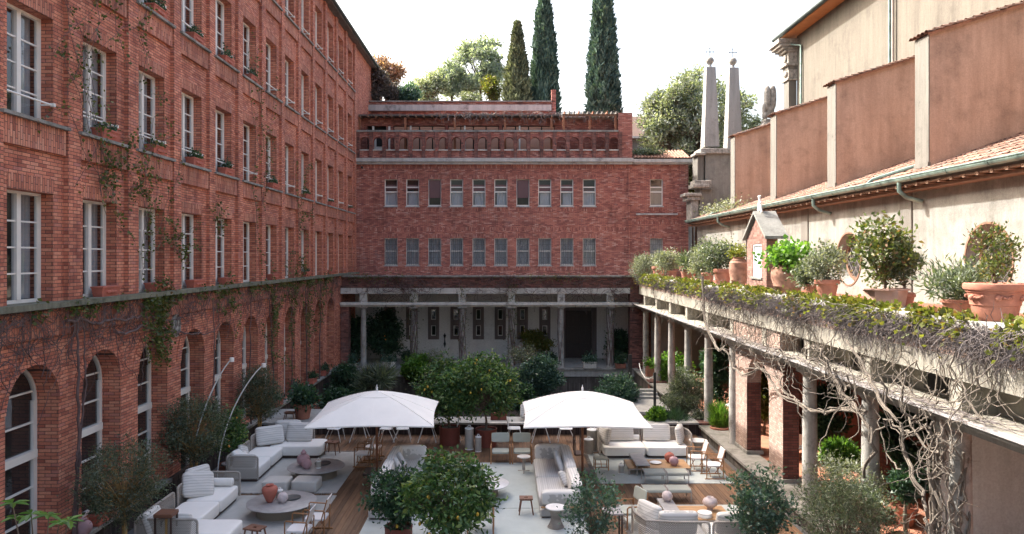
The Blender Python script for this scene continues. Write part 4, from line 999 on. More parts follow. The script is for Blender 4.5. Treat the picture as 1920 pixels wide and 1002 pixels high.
# buttresses
for i in range(5):
    y0 = 20.2+5.66*i-5.66; y1 = y0+.66; x0 = 11.6; x1 = 16.2
    zt0 = 12.62; zt1 = zt0+.31*(x1-x0)
    m_ = MB(); n0 = len(m_.v)
    m_.v += [(x0,y0,8.5),(x1,y0,8.5),(x1,y0,zt1),(x0,y0,zt0),(x0,y1,8.5),(x1,y1,8.5),(x1,y1,zt1),(x0,y1,zt0)]
    for f in ((0,1,2,3),(7,6,5,4),(0,3,7,4),(1,5,6,2),(3,2,6,7)): m_.f.append(f); m_.m.append(0)
    b_ = m_.build('buttress', M_['plaster_pink'], ch)
    m_ = MB(); m_.box(x0-.03, x0-.001, y0+.002, y1+.01, 8.85, zt0-.02); m_.box(x0-.06, x0+.02, y0-.01, y1+.02, 8.7, 9.1); m_.build('edge_strip', M_['plaster_strip'], b_)
    m_ = MB(); m_.quad((x0-.1,y0-.1,zt0-.02),(x1,y0-.1,zt1+.005),(x1,y1+.1,zt1+.005),(x0-.1,y1+.1,zt0-.02)); m_.quad((x0-.1,y0-.1,zt0-.09),(x1,y0-.1,zt1-.07),(x1,y0-.1,zt1+.0),(x0-.1,y0-.1,zt0-.025))
    cop = m_.build('coping', M_['terra_old'], b_)
    m_ = MB()
    for k in range(22):
        xx = x0-.14+k*.215
        if xx > x1-.1: break
        for yy in [y0-.06+j*.19 for j in range(5)]:
            w = .095; L = .25; za = zt0+.31*(xx-x0)+.02+rnd.uniform(0,.015)
            for q in range(4):
                a = math.pi*q/4; b = math.pi*(q+1)/4
                m_.quad((xx,yy-w*math.cos(a),za+.075*math.sin(a)),(xx,yy-w*math.cos(b),za+.075*math.sin(b)),(xx+L,yy-w*.85*math.cos(b),za+.05+.06*math.sin(b)),(xx+L,yy-w*.85*math.cos(a),za+.05+.06*math.sin(a)))
    tag(m_.build('cap_tiles', M_['tile'], b_, 60), kind='stuff')
# drain channels on the roof beside the buttresses
for xa, ya, xb, yb in ((11.9,20.9,10.9,21.9),(11.9,38,10.9,39)):
    m_ = MB(); m_.tube([(xa,ya,zr(xa)+.12),(xb,yb,zr(xb)+.12),(10.75,yb+.05,8.66)], .05, 6); m_.build('spout', M_['verdigris'], ch)
# nave
mb = MB(); XN = 16.2
mb.quad((XN,0,8),(XN,41,8),(XN,41,18.75),(XN,0,18.75)); mb.quad((XN,41,8),(22,41,8),(22,41,18.75),(XN,41,18.75)); mb.quad((XN,0,-2),(22,0,-2),(22,0,18.7),(XN,0,18.7))
mb.build('nave_wall', M_['plaster_hi'], ch)
mb = MB(); mb.box(15.42, XN+.1, 0, 42.0, 18.72, 18.78)
nb = 5
sf = mb.build('soffit', M_['soffit'], ch)
mb = MB(); mb.quad((15.35,0,18.80),(15.35,42.1,18.80),(24,42.1,21.3),(24,0,21.3)); mb.quad((15.35,42.1,18.78),(24,42.1,18.78),(24,42.1,21.3)); mb.build('nave_roof', M_['terra_old'], ch)
mb = MB(); mb.tube([(15.33,0,18.83),(15.33,42.15,18.83)], .12, 8); mb.build('gutter', M_['gutter_dark'], ch, 50)
mb = MB(); mb.tube([(15.35,41.4,18.7),(15.6,41.3,18.4),(16.1,40.2,18.0),(16.1,40.2,14.5),(16.1,40.2,10.5)], .06, 8); mb.build('downpipe', M_['verdigris'], ch, 50)
y = F*16.08/(1668-CX); mb = MB(); mb.tube([(16.08,y,18.7),(16.08,y,10.6)], .06, 8); mb.build('downpipe', M_['verdigris'], ch, 50)
mb = MB(); mb.tube([(16.08,y-.25,18.7),(16.08,y-.25,10.6)], .05, 8); mb.build('downpipe', M_['taupe_metal'], ch, 50)
# corner pilaster with moulded capital
m_ = MB(); m_.box(15.75,16.18,41.0,41.7,9,16.3); m_.box(15.7,16.2,40.95,41.75,16.9,17.1); m_.build('corner_pilaster', M_['plaster_strip'], ch)
m_ = MB()
for i, (dx, z0, z1) in enumerate(((.06,16.3,16.42),(.0,16.42,16.9),(.15,17.1,17.25),(.02,17.25,17.85),(.2,17.85,18.0),(.35,18.0,18.14),(.5,18.14,18.3),(.62,18.3,18.55))): m_.bev(15.72-dx, 16.24, 40.95-dx*.3, 41.75+dx, z0, z1, .02)
m_.soft((15.68,41.3,16.7),.09,.25,.16,.8); m_.soft((15.66,41.3,17.55),.08,.2,.22,.8)
m_.build('capital', M_['statue'], ch)
m_ = MB(); m_.soft((15.35,41.3,11.5),.45,.25,.42,.9); m_.box(15.0,15.75,41.05,41.6,10.6,11.3); m_.build('scroll', M_['statue'], ch, 60)

# obelisks on the church front
fr = thing('church_gable_end', 'stepped plaster end wall with stone mouldings below the two obelisks', 'wall')
def fb(mb, x0p, x1p, y0p, y1p, Y, dep=1.2): 
    a = px(x0p, y1p, Y); b = px(x1p, y0p, Y); mb.bev(a.x, b.x, Y, Y+dep, a.z, b.z, .03)
m_ = MB(); fb(m_, 1322, 1373, 288, 402, 43.8); fb(m_, 1312, 1335, 352, 405, 43.5); m_.build('wall', M_['plaster'], fr)
m_ = MB(); fb(m_, 1314, 1376, 278, 288, 43.6, 1.6); fb(m_, 1304, 1324, 286, 291, 43.5); fb(m_, 1303, 1334, 338, 352, 43.3); fb(m_, 1300, 1330, 345, 352, 43.2); m_.build('cornice', M_['statue'], fr)
m_ = MB(); fb(m_, 1308, 1320, 291, 338, 43.7); fb(m_, 1316, 1334, 352, 356, 43.25); m_.build('pilaster', M_['plaster_strip'], fr)
m_ = MB(); fb(m_, 1284, 1316, 362, 368, 43.2); fb(m_, 1289, 1314, 368, 376, 43.3); fb(m_, 1296, 1310, 376, 412, 43.4); m_.build('bracket', M_['statue'], fr)
def obelisk(label, xp, ytop, yb, Y, group):
    b = px(xp, yb, Y); s = Y/F; t = thing('obelisk', label, 'obelisk', b, 0, group)
    H = (yb-ytop)*s; m_ = MB(); r0, r1 = 14*s, 8.5*s
    m_.lathe([(r0*1.414, 0),(r1*1.414, H)], 4); 
    me = m_.build('shaft', M_['obelisk'], t, 20); me.rotation_euler = (0,0,R(45)); 
    m_ = MB(); m_.lathe([(.16,H),(.10,H+.08),(.10,H+.2),(.15,H+.24)], 12); m_.build('neck', M_['obelisk'], t, 40)
    m_ = MB(); m_.soft((0,0,H+.44),.24,.24,.23,1.0,16,10); m_.build('ball', M_['statue'], t, 60)
    m_ = MB(); z = H+.66; m_.tube([(0,0,z),(0,0,z+.52)], .02, 6); m_.tube([(-.21,0,z+.3),(.21,0,z+.3)], .02, 6)
    for p in ((-.21,z+.3),(.21,z+.3),(0,z+.52)): m_.soft((p[0],0,p[1]),.04,.02,.04,1,8,6)
    m_.build('cross', M_['black_iron'], t)
obelisk('pale stone obelisk with ball and iron cross, the left of the two', 1331, 128, 277, 44.2, 'obelisks with crosses')
obelisk('pale stone obelisk with ball and iron cross, the right of the two', 1374, 129, 285, 44.6, 'obelisks with crosses')
# weathered statue seen from behind
b = px(1444, 225, 43.5); t = thing('stone_statue', 'weathered stone winged figure above the tiled roof end', 'statue', b)
m_ = MB(); m_.soft((-.16,0,1.25),.19,.2,.75,.8); m_.soft((.16,0,1.3),.19,.2,.72,.8); m_.soft((0,.05,.7),.26,.22,.6,.9); m_.build('figure', M_['statue'], t, 60)
m_ = MB(); m_.soft((-.36,0,.62),.1,.14,.36,.9); m_.soft((-.3,0,.25),.17,.16,.25,.9); m_.build('wing', M_['statue'], t, 60)
m_ = MB(); m_.bev(-.42,.42,-.35,.35,-.25,.0,.03); m_.bev(-.55,.55,-.45,.45,-1.6,-.25,.04); m_.build('pedestal', M_['statue'], t)
# house far behind, right of the arcade
hs = thing('house', 'small house with a red tiled roof far behind the back building', 'house')
Yh = 62; m_ = MB(); a = px(1188, 300, Yh); b = px(1225, 262, Yh); m_.box(a.x-2, b.x+5, Yh, Yh+8, 4, b.z); m_.build('wall', M_['plaster'], hs)
m_ = MB(); e = px(1190, 258, Yh); r = px(1190, 233, Yh+1); m_.quad((a.x-2.5,Yh-.5,e.z),(b.x+5.5,Yh-.5,e.z),(b.x+5.5,Yh+4,r.z+1.2),(a.x-2.5,Yh+4,r.z+1.2)); m_.quad((a.x-2.5,Yh+8.5,e.z),(b.x+5.5,Yh+8.5,e.z),(b.x+5.5,Yh+4,r.z+1.2),(a.x-2.5,Yh+4,r.z+1.2)); m_.build('roof', M_['tile'], hs)
m_ = MB(); m_.box(a.x-2.5, b.x+5.5, Yh-.6, Yh-.45, e.z-.15, e.z); m_.build('gutter', M_['white_stone'], hs)

# ------------------------------------------------------------------ shrine on the parapet
sh_ = thing('brick_shrine', 'small brick shrine with gabled roof and glass door on the terrace parapet', 'shrine', (7.72, 21.8, 5.49))
m_ = MB(); W_ = .9; D_ = .33
# opening in the courtyard face (-X)
MS = lambda u, v, d: (d, u, v)
walls(m_, MS, 0, 1.75, 0, 1.62, [(.42,1.22,.42,1.42)], .1, 1)
for y in (0, 1.75): m_.quad((0,y,0),(D_,y,0),(D_,y,1.62),(0,y,1.62))
m_.quad((D_,0,0),(D_,1.75,0),(D_,1.75,1.62),(D_,0,1.62)); m_.quad((0,0,1.62),(0,1.75,1.62),(0,.875,2.25)); m_.quad((D_,0,1.62),(D_,1.75,1.62),(D_,.875,2.25))
m_.build('body', [M_['brick_shrine'], M_['room2']], sh_)
m_ = MB()
for y0, z0, y1, z1 in ((-.16,1.55,.875,2.34),(1.91,1.55,.875,2.34)):
    n = len(m_.v); m_.v += [(-.1,y0,z0),(D_+.25,y0,z0),(D_+.25,y1,z1),(-.1,y1,z1),(-.1,y0,z0+.09),(D_+.25,y0,z0+.09),(D_+.25,y1,z1+.09),(-.1,y1,z1+.09)]
    for f in ((0,3,2,1),(4,5,6,7),(0,1,5,4),(1,2,6,5),(2,3,7,6),(3,0,4,7)): m_.f.append(tuple(n+i for i in f)); m_.m.append(0)
m_.build('roof', M_['plaster'], sh_)
m_ = MB()
for a, b, c, d in ((.42,.47,.42,1.42),(1.17,1.22,.42,1.42),(.47,1.17,.42,.48),(.47,1.17,1.36,1.42)): m_.box(.02,.06,a,b,c,d)
dr = m_.build('door', M_['white_metal'], sh_)
m_ = MB(); m_.quad((.05,.47,.48),(.05,1.17,.48),(.05,1.17,1.36),(.05,.47,1.36)); m_.build('pane', simple('pale_glass', (.45,.52,.53), .15, .2, 4), dr)
m_ = MB(); m_.bev(-.04,.08,.35,1.3,.34,.41,.01); m_.build('sill', M_['grey_stone'], sh_)
m_ = MB(); m_.tube([(.1,.7,2.38),(.1,.95,2.9)], .03, 6); m_.tube([(.1,1.05,2.38),(.1,.85,2.9)], .03, 6); m_.tube([(.1,.7,2.7),(.1,1.05,2.65)], .02, 5); m_.soft((.1,.9,2.5),.05,.09,.12,.9); m_.build('finial', M_['white_ceramic'], sh_, 60)
# ------------------------------------------------------------------ potted plants on the parapet
XP = 7.86; ZP = 5.492
def ppos(x): return F*XP/(x-CX)
def pot_mesh(r, h, kind, mb):
    if kind == 'round':
        mb.lathe([(r*.62,0),(r*.66,h*.1),(r*.86,h*.72),(r*.88,h*.76),(r*.98,h*.78),(r*1.0,h*.84),(r*.99,h*.98),(r*.9,h),(r*.84,h*.9),(r*.02,h*.88)], 28)
    elif kind == 'jar':
        mb.lathe([(r*.55,0),(r*.62,h*.04),(r*.80,h*.22),(r*.86,h*.24),(r*.85,h*.27),(r*.98,h*.5),(r*1.0,h*.62),(r*.93,h*.78),(r*.95,h*.80),(r*.7,h*.92),(r*.62,h*.95),(r*.68,h),(r*.6,h*1.0),(r*.5,h*.9),(r*.02,h*.88)], 28)
    elif kind == 'big':
        mb.lathe([(r*.62,0),(r*.66,h*.03),(r*.74,h*.4),(r*.78,h*.42),(r*.78,h*.46),(r*.86,h*.74),(r*.9,h*.76),(r*.9,h*.80),(r*.97,h*.83),(r*1.0,h*.9),(r*.98,h*.98),(r*.92,h),(r*.84,h*.92),(r*.02,h*.9)], 32)
    elif kind == 'rect':
        a, b = r*.82, r; q = r*.75
        P0 = [(-q*.8,-a),(q*.8,-a),(q*.8,a),(-q*.8,a)]; P1 = [(-q,-b),(q,-b),(q,b),(-q,b)]
        for i in range(4):
            j = (i+1) % 4; mb.quad((*P0[i],0),(*P0[j],0),(*P1[j],h*.86),(*P1[i],h*.86))
        mb.bev(-q-.02,q+.02,-b-.02,b+.02,h*.84,h,.01)
    elif kind == 'hex':
        P0 = [(r*.84*math.cos(math.pi/3*i+.35), r*1.0*math.sin(math.pi/3*i+.35)) for i in range(6)]
        for k in range(12):
            z0, z1 = h*.9*k/12, h*.9*(k+.85)/12; s0 = .86+.14*k/12
            for i in range(6):
                j = (i+1) % 6; p, q = P0[i], P0[j]
                mb.quad((p[0]*s0,p[1]*s0,z0),(q[0]*s0,q[1]*s0,z0),(q[0]*s0,q[1]*s0,z1),(p[0]*s0,p[1]*s0,z1)); s1 = s0-.015
                mb.quad((p[0]*s0,p[1]*s0,z1),(q[0]*s0,q[1]*s0,z1),(q[0]*s1,q[1]*s1,z1),(p[0]*s1,p[1]*s1,z1)); mb.quad((p[0]*s1,p[1]*s1,z1),(q[0]*s1,q[1]*s1,z1),(q[0]*s1,q[1]*s1,h*.9*(k+1)/12),(p[0]*s1,p[1]*s1,h*.9*(k+1)/12))
        mb.lathe([(r*1.0,h*.9),(r*1.06,h*.92),(r*1.06,h),(r*.95,h),(r*.02,h*.92)], 6)
def potted(plabel, slabel, loc, r, h, kind, pm, crown_r, crown_z, n, L, W, lm, group='terracotta pots along the parapet', cat='plant pot', off=(0,0), clumps=22, cr=None, up=.3, fruit=None, nf=0, pcat='shrub', pgroup='shrubs growing in the parapet pots', shell=.2, D=1.0, trr=.018, stems=3):
    t = thing('plant_pot', plabel, cat, loc, rnd.uniform(-.2,.2) if kind != 'round' else 0, group)
    m_ = MB(); pot_mesh(r, h, kind, m_); m_.build('pot', pm, t, 40)
    m_ = MB(); m_.lathe([(r*.8,h*.9),(.01,h*.93)], 16); m_.build('soil', M_['soil'], t)
    if kind == 'big':
        m_ = MB()
        for a in range(6):
            an = a*math.pi/3+.2; m_.soft((r*.845*math.cos(an), r*.845*math.sin(an), h*.62), .05,.05,.05,.9,8,6)
            for q in range(5): m_.soft((r*.87*math.cos(an+.1*(q+1)), r*.87*math.sin(an+.1*(q+1)), h*(.66-.012*math.sin(q*.8)*4)), .025,.025,.02,.9,6,4)
        m_.build('garland', pm, t, 60)
    if slabel:
        tree('potted_shrub', slabel, pcat, (loc[0], loc[1], loc[2]+h*.92), (loc[0]+off[0], loc[1]+off[1], loc[2]+h+crown_z), crown_r, n, L, W, lm, M_['bark'], trr, clumps, cr or crown_r[0]*.45, pgroup, fruit, nf, .03, stems, up, None, D, shell)
    return t
def pp(x0, x1): 
    xc = (x0+x1)/2; Y = ppos(xc); return (XP, Y, ZP), (x1-x0)*Y/F/2
L_, r_ = pp(1190, 1200); potted('small round clay pot at the far end of the parapet', 'silvery trailing shrub spilling over the far end of the parapet', (7.7, 41.0, ZP), .25, .35, 'round', M_['terracotta'], (.75,.6,.7), .0, 2600, .10, .035, M_['lf_silver'], off=(-.1,-.6), clumps=16)
L_, r_ = pp(1200, 1223); potted('rectangular clay trough under a pale round shrub, far end of the parapet', 'pale round variegated shrub in the farthest clay trough', L_, r_*.95, .38, 'rect', M_['terracotta'], (.55,.55,.5), .42, 2600, .09, .05, M_['lf_silver'])
L_, r_ = pp(1222, 1248); potted('round clay pot, second from the far end of the parapet', None, L_, r_, .55, 'round', M_['terracotta'], (.5,.5,.4), .3, 10, .1, .05, M_['lf_silver'])
L_, r_ = pp(1248, 1272); potted('clay trough between two round pots near the far end of the parapet', 'wide pale variegated shrub leaning between two round clay pots', L_, r_*.9, .4, 'rect', M_['terracotta'], (.7,.75,.45), .38, 3600, .09, .05, M_['lf_silver'], off=(-.1,.2))
L_, r_ = pp(1274, 1307); potted('round clay pot holding a spiky fan-leaved plant on the parapet', 'spiky dwarf palm in a round clay pot', L_, r_, .62, 'round', M_['terracotta'], (.42,.42,.32), .22, 700, .38, .045, M_['lf_olive'], clumps=8, up=.8)
L_, r_ = pp(1310, 1343); potted('long low clay trough, just far of a big round pot on the parapet', 'tall grey spiky shrub growing from the long low trough', L_, r_*.8, .42, 'rect', M_['terracotta'], (.5,.65,.6), .42, 2800, .16, .03, M_['lf_silver'], up=.9, off=(0,.5))
L_, r_ = pp(1337, 1373); potted('round clay pot between the long trough and the old urn', 'large bushy dark and cream shrub in the round pot by the urn', L_, r_, .6, 'round', M_['terracotta'], (.72,.75,.6), .45, 4200, .085, .05, M_['lf_olive'], clumps=34, off=(-.05,.3))
L_, r_ = pp(1367, 1403); potted('big bulging clay urn standing against the far side of the brick shrine', 'small yellow-green plant in the mouth of the big clay urn', (7.86,L_[1],ZP), r_*.98, 1.02, 'jar', M_['terra_old'], (.3,.4,.2), .18, 700, .09, .05, M_['lf_yellow'], cat='urn')
L_, r_ = pp(1444, 1506); potted('huge dark old clay jar on the near side of the brick shrine', 'glossy bright green ivy tumbling over the huge old jar', (7.9,L_[1],ZP), r_*1.0, .88, 'jar', M_['terra_old'], (.62,.66,.32), .12, 1900, .13, .10, M_['lf_bright'], cat='urn', off=(.05,-.1), clumps=26, up=.1)
L_, r_ = pp(1502, 1533); potted('low clay trough right behind the huge old jar', 'cream and green bushy plant in the low trough behind the jar', (7.92,L_[1],ZP), r_*.8, .33, 'rect', M_['terracotta'], (.42,.45,.35), .25, 1800, .08, .05, M_['lf_olive'])
L_, r_ = pp(1528, 1573); potted('round clay pot with rings between the low trough and the pale hexagonal planter', 'pale variegated upright shrub in the ringed clay pot', L_, r_, .47, 'round', M_['terracotta'], (.42,.5,.5), .42, 2600, .075, .045, M_['lf_silver'])
L_, r_ = pp(1610, 1702); potted('pale pink hexagonal planter with ribbed sides on the parapet', 'camellia bush with a few red flowers in the hexagonal planter', (7.9,L_[1],ZP), .47, .37, 'hex', M_['terra_pale'], (.66,.72,.72), .78, 2100, .115, .06, M_['lf_vine'], cat='planter', clumps=44, cr=.22, trr=.025, shell=.1)
L_, r_ = pp(1690, 1702); potted('small clay pot half hidden behind the hexagonal planter', 'fine-leaved green plant behind the hexagonal planter', (8.3,F*8.3/(1695-CX),ZP-.1), .22, .38, 'round', M_['terracotta'], (.35,.35,.45), .45, 1100, .11, .03, M_['lf_olive'])
L_, r_ = pp(1765, 1825); potted('wide clay pot under a spreading oleander', 'spreading oleander with long narrow leaves on the parapet', (8.0,F*8.0/(1797-CX),ZP), .29, .27, 'round', M_['terracotta'], (.52,.58,.36), .30, 1800, .17, .03, M_['lf_olive'], up=.9)
L_, r_ = pp(1812, 1918); potted('very large rimmed clay pot with relief garland, nearest on the parapet', 'twiggy olive-green shrub in the very large nearest pot', (XP,F*XP/(1866-CX),ZP), .455, .60, 'big', M_['terracotta'], (.36,.40,.50), .48, 1100, .07, .035, M_['lf_vine'], clumps=38, cr=.14, trr=.014, stems=6, shell=.1, up=.8)

# ------------------------------------------------------------------ dead climbers and leaves on the right parapet
wv = thing('climbing_vine', 'tangled wisteria with bare grey stems hanging over the right loggia', 'vine')
def wpath(pts, X, r0, r1, jit=.03, sub=4):
    P = [onX(x, y, X+ (q[0] if q else 0)) for x, y, *q in pts]; out = []
    for i in range(len(P)-1):
        p0 = P[max(i-1,0)]; p1 = P[i]; p2 = P[i+1]; p3 = P[min(i+2,len(P)-1)]
        for s_ in range(sub):
            t_ = s_/sub; out.append(.5*((2*p1)+(-p0+p2)*t_+(2*p0-5*p1+4*p2-p3)*t_*t_+(-p0+3*p1-3*p2+p3)*t_**3)+Vector((rnd.gauss(0,1),rnd.gauss(0,1),rnd.gauss(0,1)))*jit)
    out.append(P[-1]); n = len(out); return out, [r0+(r1-r0)*i/(n-1) for i in range(n)]
mains = [
 ([(1317,520),(1322,600),(1345,648),(1362,660),(1376,688),(1400,702),(1424,690),(1440,704),(1466,742),(1490,752),(1530,772),(1570,768),(1612,766)], 7.08, .05, .045),
 ([(1400,690),(1440,698),(1475,735),(1500,757),(1545,774),(1590,768),(1625,772)], 7.05, .03, .045),
 ([(1508,672),(1520,650),(1534,652),(1548,680),(1570,722),(1600,762),(1622,775)], 7.02, .035, .05),
 ([(1545,660),(1556,700),(1590,745),(1622,780),(1640,830),(1626,880),(1612,935)], 7.0, .04, .05),
 ([(1590,640),(1620,690),(1650,745),(1688,800),(1700,860),(1728,920),(1738,960),(1746,1010)], 6.95, .035, .05),
 ([(1870,640),(1858,690),(1830,725),(1790,752),(1745,755)], 7.05, .018, .022),
 ([(1700,700),(1690,760),(1712,800),(1735,835),(1760,850)], 6.98, .03, .03),
 ([(1660,720),(1668,790),(1700,808),(1740,800)], 6.98, .035, .03),
 ([(1640,770),(1655,820),(1664,858),(1690,880)], 6.98, .02, .02),
 ([(1600,700),(1610,760),(1628,810),(1650,800),(1672,780)], 6.96, .02, .025),
 ([(1470,660),(1484,700),(1476,740),(1500,752)], 7.05, .02, .02),
 ([(1440,660),(1452,700),(1468,720),(1498,760),(1502,800)], 7.05, .012, .015)]
m_ = MB()
for pts, X, r0, r1 in mains:
    P, rr = wpath(pts, X, r0*.62, r1*.62); m_.tube(P, rr, 7)
    if r0 >= .035:
        P2 = [p+Vector((-.03,.05*math.sin(i*.5),.06*math.cos(i*.45))) for i, p in enumerate(P)]; m_.tube(P2, [a*.45 for a in rr], 6)
# tangle round the near column
for k in range(17):
    x = rnd.uniform(1735, 1792); ang = rnd.uniform(0, 6.28); pts = []; rad = rnd.uniform(.22,.34); Yc = 12.34
    zt = rnd.uniform(3.2, 3.9); zb = rnd.uniform(.2, 1.8); n = 16
    P = []
    for i in range(n):
        z = zt+(zb-zt)*i/(n-1); ang += rnd.gauss(0, .28); P.append(Vector((7.48+rad*math.cos(ang)*.8-.08, Yc+rad*math.sin(ang), z))+Vector((rnd.gauss(0,.02),rnd.gauss(0,.02),0)))
    m_.tube(P, [rnd.uniform(.012,.035)]*n, 5)
m_.build('stem', M_['bark_grey'], wv, 60)
# hanging twigs
m_ = MB()
def twig(p, d, n, step, r, wob, grav=.0):
    P = [p]; d = d.normalized()
    for i in range(n):
        d = (d+Vector((rnd.gauss(0,wob),rnd.gauss(0,wob),rnd.gauss(0,wob)-grav))).normalized(); p = p+d*step; P.append(p)
    return P
for k in range(9500):
    Y = 9.6+30.6*rnd.random()**1.25; dens = 1 if Y < 24 else .7
    p = Vector((7.40+rnd.uniform(-.10,.06), Y, 5.42+rnd.uniform(-.28,.06)))
    if rnd.random() < .35+.35*math.sin(Y*1.9)*math.sin(Y*.77+1): continue
    ln = rnd.uniform(.22,.62)*(1+.35*math.sin(Y*1.3+2)*math.sin(Y*3.1))*(1.15 if Y < 26 else .7)
    P = twig(p, Vector((rnd.uniform(-.8,.1), rnd.gauss(0,.9), -rnd.uniform(.1,1.1))), 5, ln/5, .006, .35, .12)
    P = [Vector((min(q.x, 7.47) if q.z < 5.5 else q.x, q.y, q.z)) for q in P]
    m_.tube(P, [.0075,.0065,.0055,.005,.004,.0025], 3, False)
tag(m_.build('twigs', M_['twig'], wv), kind='stuff')
m_ = MB()
for k in range(300):
    Y = rnd.uniform(11.0, 26.5) if k % 5 else rnd.uniform(26, 38)
    p = Vector((7.36+rnd.uniform(-.1,.04), Y, rnd.uniform(4.3,5.0))); P = twig(p, Vector((rnd.uniform(-.2,.1), rnd.gauss(0,.5), -1)), 9, rnd.uniform(.06,.15), .008, .38, .06)
    P = [Vector((min(q.x, 7.05 if q.z < 3.98 else 7.44), q.y, q.z)) for q in P]; r = rnd.uniform(.006,.014)
    m_.tube(P, [r*(1-.07*i) for i in range(10)], 4, False)
for k in range(75):   # loops along the shelf edge and round columns
    Y = rnd.choice([rnd.uniform(11.5,24.5), rnd.uniform(17,22), rnd.gauss(15.4,.5), rnd.gauss(12.3,.5)]); p = Vector((7.02+rnd.uniform(-.12,.05), Y, rnd.uniform(3.5,4.2)))
    P = twig(p, Vector((rnd.uniform(-.3,0), rnd.gauss(0,1), rnd.uniform(-.8,.3))), 12, rnd.uniform(.06,.14), .01, .5, .0); P = [Vector((min(q.x,7.07), q.y, q.z)) for q in P]
    r = rnd.uniform(.008,.02); m_.tube(P, [r*(1-.05*i) for i in range(13)], 4, False)
for k in range(90):   # wiry shoots round the near column foot
    p = Vector((7.2+rnd.uniform(-.15,.1), 12.3+rnd.gauss(0,.25), rnd.uniform(.8,3.4))); P = twig(p, Vector((rnd.uniform(-1,.2), rnd.gauss(0,1), rnd.gauss(0,.5))), 8, rnd.uniform(.04,.11), .01, .3, .03)
    m_.tube(P, [.008*(1-.09*i) for i in range(9)], 3, False)
tag(m_.build('hanging_shoots', M_['bark_grey'], wv, 60), kind='stuff')
m_ = MB()
for k in range(160):
    Y = rnd.uniform(11, 27); p = Vector((7.1+rnd.uniform(-.02,.3), Y, 3.985)); P = twig(p, Vector((0, 1 if k % 2 else -1, 0)), 8, .12, .01, .18); P = [Vector((max(7.0,min(q.x,7.45)), q.y, 3.99+abs(q.z-3.985)*.4)) for q in P]
    m_.tube(P, .007, 3, False)
tag(m_.build('shelf_twigs', M_['twig'], wv), kind='stuff')
n = 15000
Y = 9.8+30.8*nrg.random(n)**1.15
cl = np.sin(Y*2.1)*.5+np.sin(Y*5.3+1)*.4+np.sin(Y*.9)*.4
keep = nrg.random(n) < (.42+.50*cl); Y = Y[keep]; n = len(Y)
x = 7.42+nrg.normal(0,.12,n); z = 5.50+abs(nrg.normal(0,.055,n)); z = np.where(x < 7.40, 5.48-(7.40-x)*1.5+nrg.normal(0,.06,n), z)
P = np.column_stack([x, Y, z]); D = np.column_stack([nrg.normal(-.5,.5,n), nrg.normal(0,.6,n), nrg.normal(.35,.5,n)])
leaf_obj('leaves', P, .105, .085, M_['lf_yellow'], wv, D, .4)

# ------------------------------------------------------------------ climbers on the left wall
lv = thing('climbing_vine', 'half-bare creeper spreading over the lower brickwork of the left building', 'vine')
m_ = MB(); LP = []
def wallclamp(q): return Vector((max(q.x, -8.97) if q.z > 4.9 else max(q.x, -9.06), q.y, q.z))
for k in range(620):
    Y = 12.5+28*rnd.random()**1.4; z = rnd.choice([5.5, rnd.uniform(4.6,5.6), rnd.uniform(4.9,5.5)])
    P = twig(Vector((-8.98, Y, z)), Vector((0, rnd.gauss(0,1), rnd.gauss(-.25,.5))), 14, rnd.uniform(.06,.15), .01, .3); P = [wallclamp(Vector((-9.04+.05*rnd.random(), q.y, min(q.z, 5.48)))) for q in P]
    r = rnd.uniform(.004,.010); m_.tube(P, r, 3, False)
tag(m_.build('twigs', M_['twig_dark'], lv), kind='stuff')
m_ = MB()
for ys, zs, r, n_, dy in ((15.4,.6,.045,46,.0),(15.5,.6,.03,44,.01),(17.2,4.75,.03,40,.1),(19.5,4.6,.028,40,.1),(15.2,5.2,.035,50,.08),(22.9,.6,.03,44,.0),(26.3,.6,.03,44,0),(28.8,.6,.035,44,0),(31.2,.6,.03,44,0),(33.6,.6,.04,44,0),(36,.6,.04,44,0)):
    p = Vector((-8.97, ys, zs)); P = [p]
    for i in range(n_):
        p = p+Vector((0, rnd.gauss(dy*1.0, .03), .105 if zs < 2 else rnd.gauss(-.005,.03))); P.append(Vector((-8.96, p.y, min(p.z, 5.44))))
    m_.tube(P, [r*(1-.6*i/len(P)) for i in range(len(P))], 6)
m_.build('stem', M_['twig_dark'], lv, 60)
m_ = MB()
def creeper(Y0_, z0, z1, sp, nl, ns):
    global LP
    for k in range(ns):
        Y = Y0_+rnd.gauss(0, sp*.5); z = rnd.uniform(z0, z1-.3)
        P = twig(Vector((-8.97, Y, z)), Vector((0, rnd.gauss(0,.4), 1)), 12, (z1-z0)/14, .01, .3); P = [Vector((-8.985, q.y, q.z)) for q in P]; m_.tube(P, .006, 3, False)
        for q in P:
            for _ in range(nl): LP.append((-8.96+abs(rnd.gauss(0,.03)), q.y+rnd.gauss(0,.09), q.z+rnd.gauss(0,.09)))
creeper(15.6, 7.9, 14.2, .8, 3, 6); creeper(16.4, 6.0, 11.0, .5, 3, 5); creeper(18.1, 5.6, 9.4, 1.0, 3, 10); creeper(17.4, 7.6, 9.1, 1.5, 3, 12); creeper(19.3, 3.6, 5.4, .9, 7, 14); creeper(20.6, 5.7, 7.5, .5, 3, 5)
creeper(23.2, 6.6, 7.9, .3, 3, 3); creeper(17.9, 10.5, 12.4, 1.6, 2, 6); creeper(14.3, 11.3, 12.6, 1, 3, 4); creeper(27.5, 5.8, 12.0, .3, 4, 7); creeper(32.6, 5.4, 9.5, .4, 4, 7); creeper(24.2, 3.8, 5.4, .7, 4, 6); creeper(28.8, 2.0, 5.0, .5, 6, 8); creeper(31.4, 1.5, 5.0, .5, 6, 8); creeper(33.8, 2, 5, .4, 5, 7); creeper(36.2, 2, 5.2, .4, 5, 6)
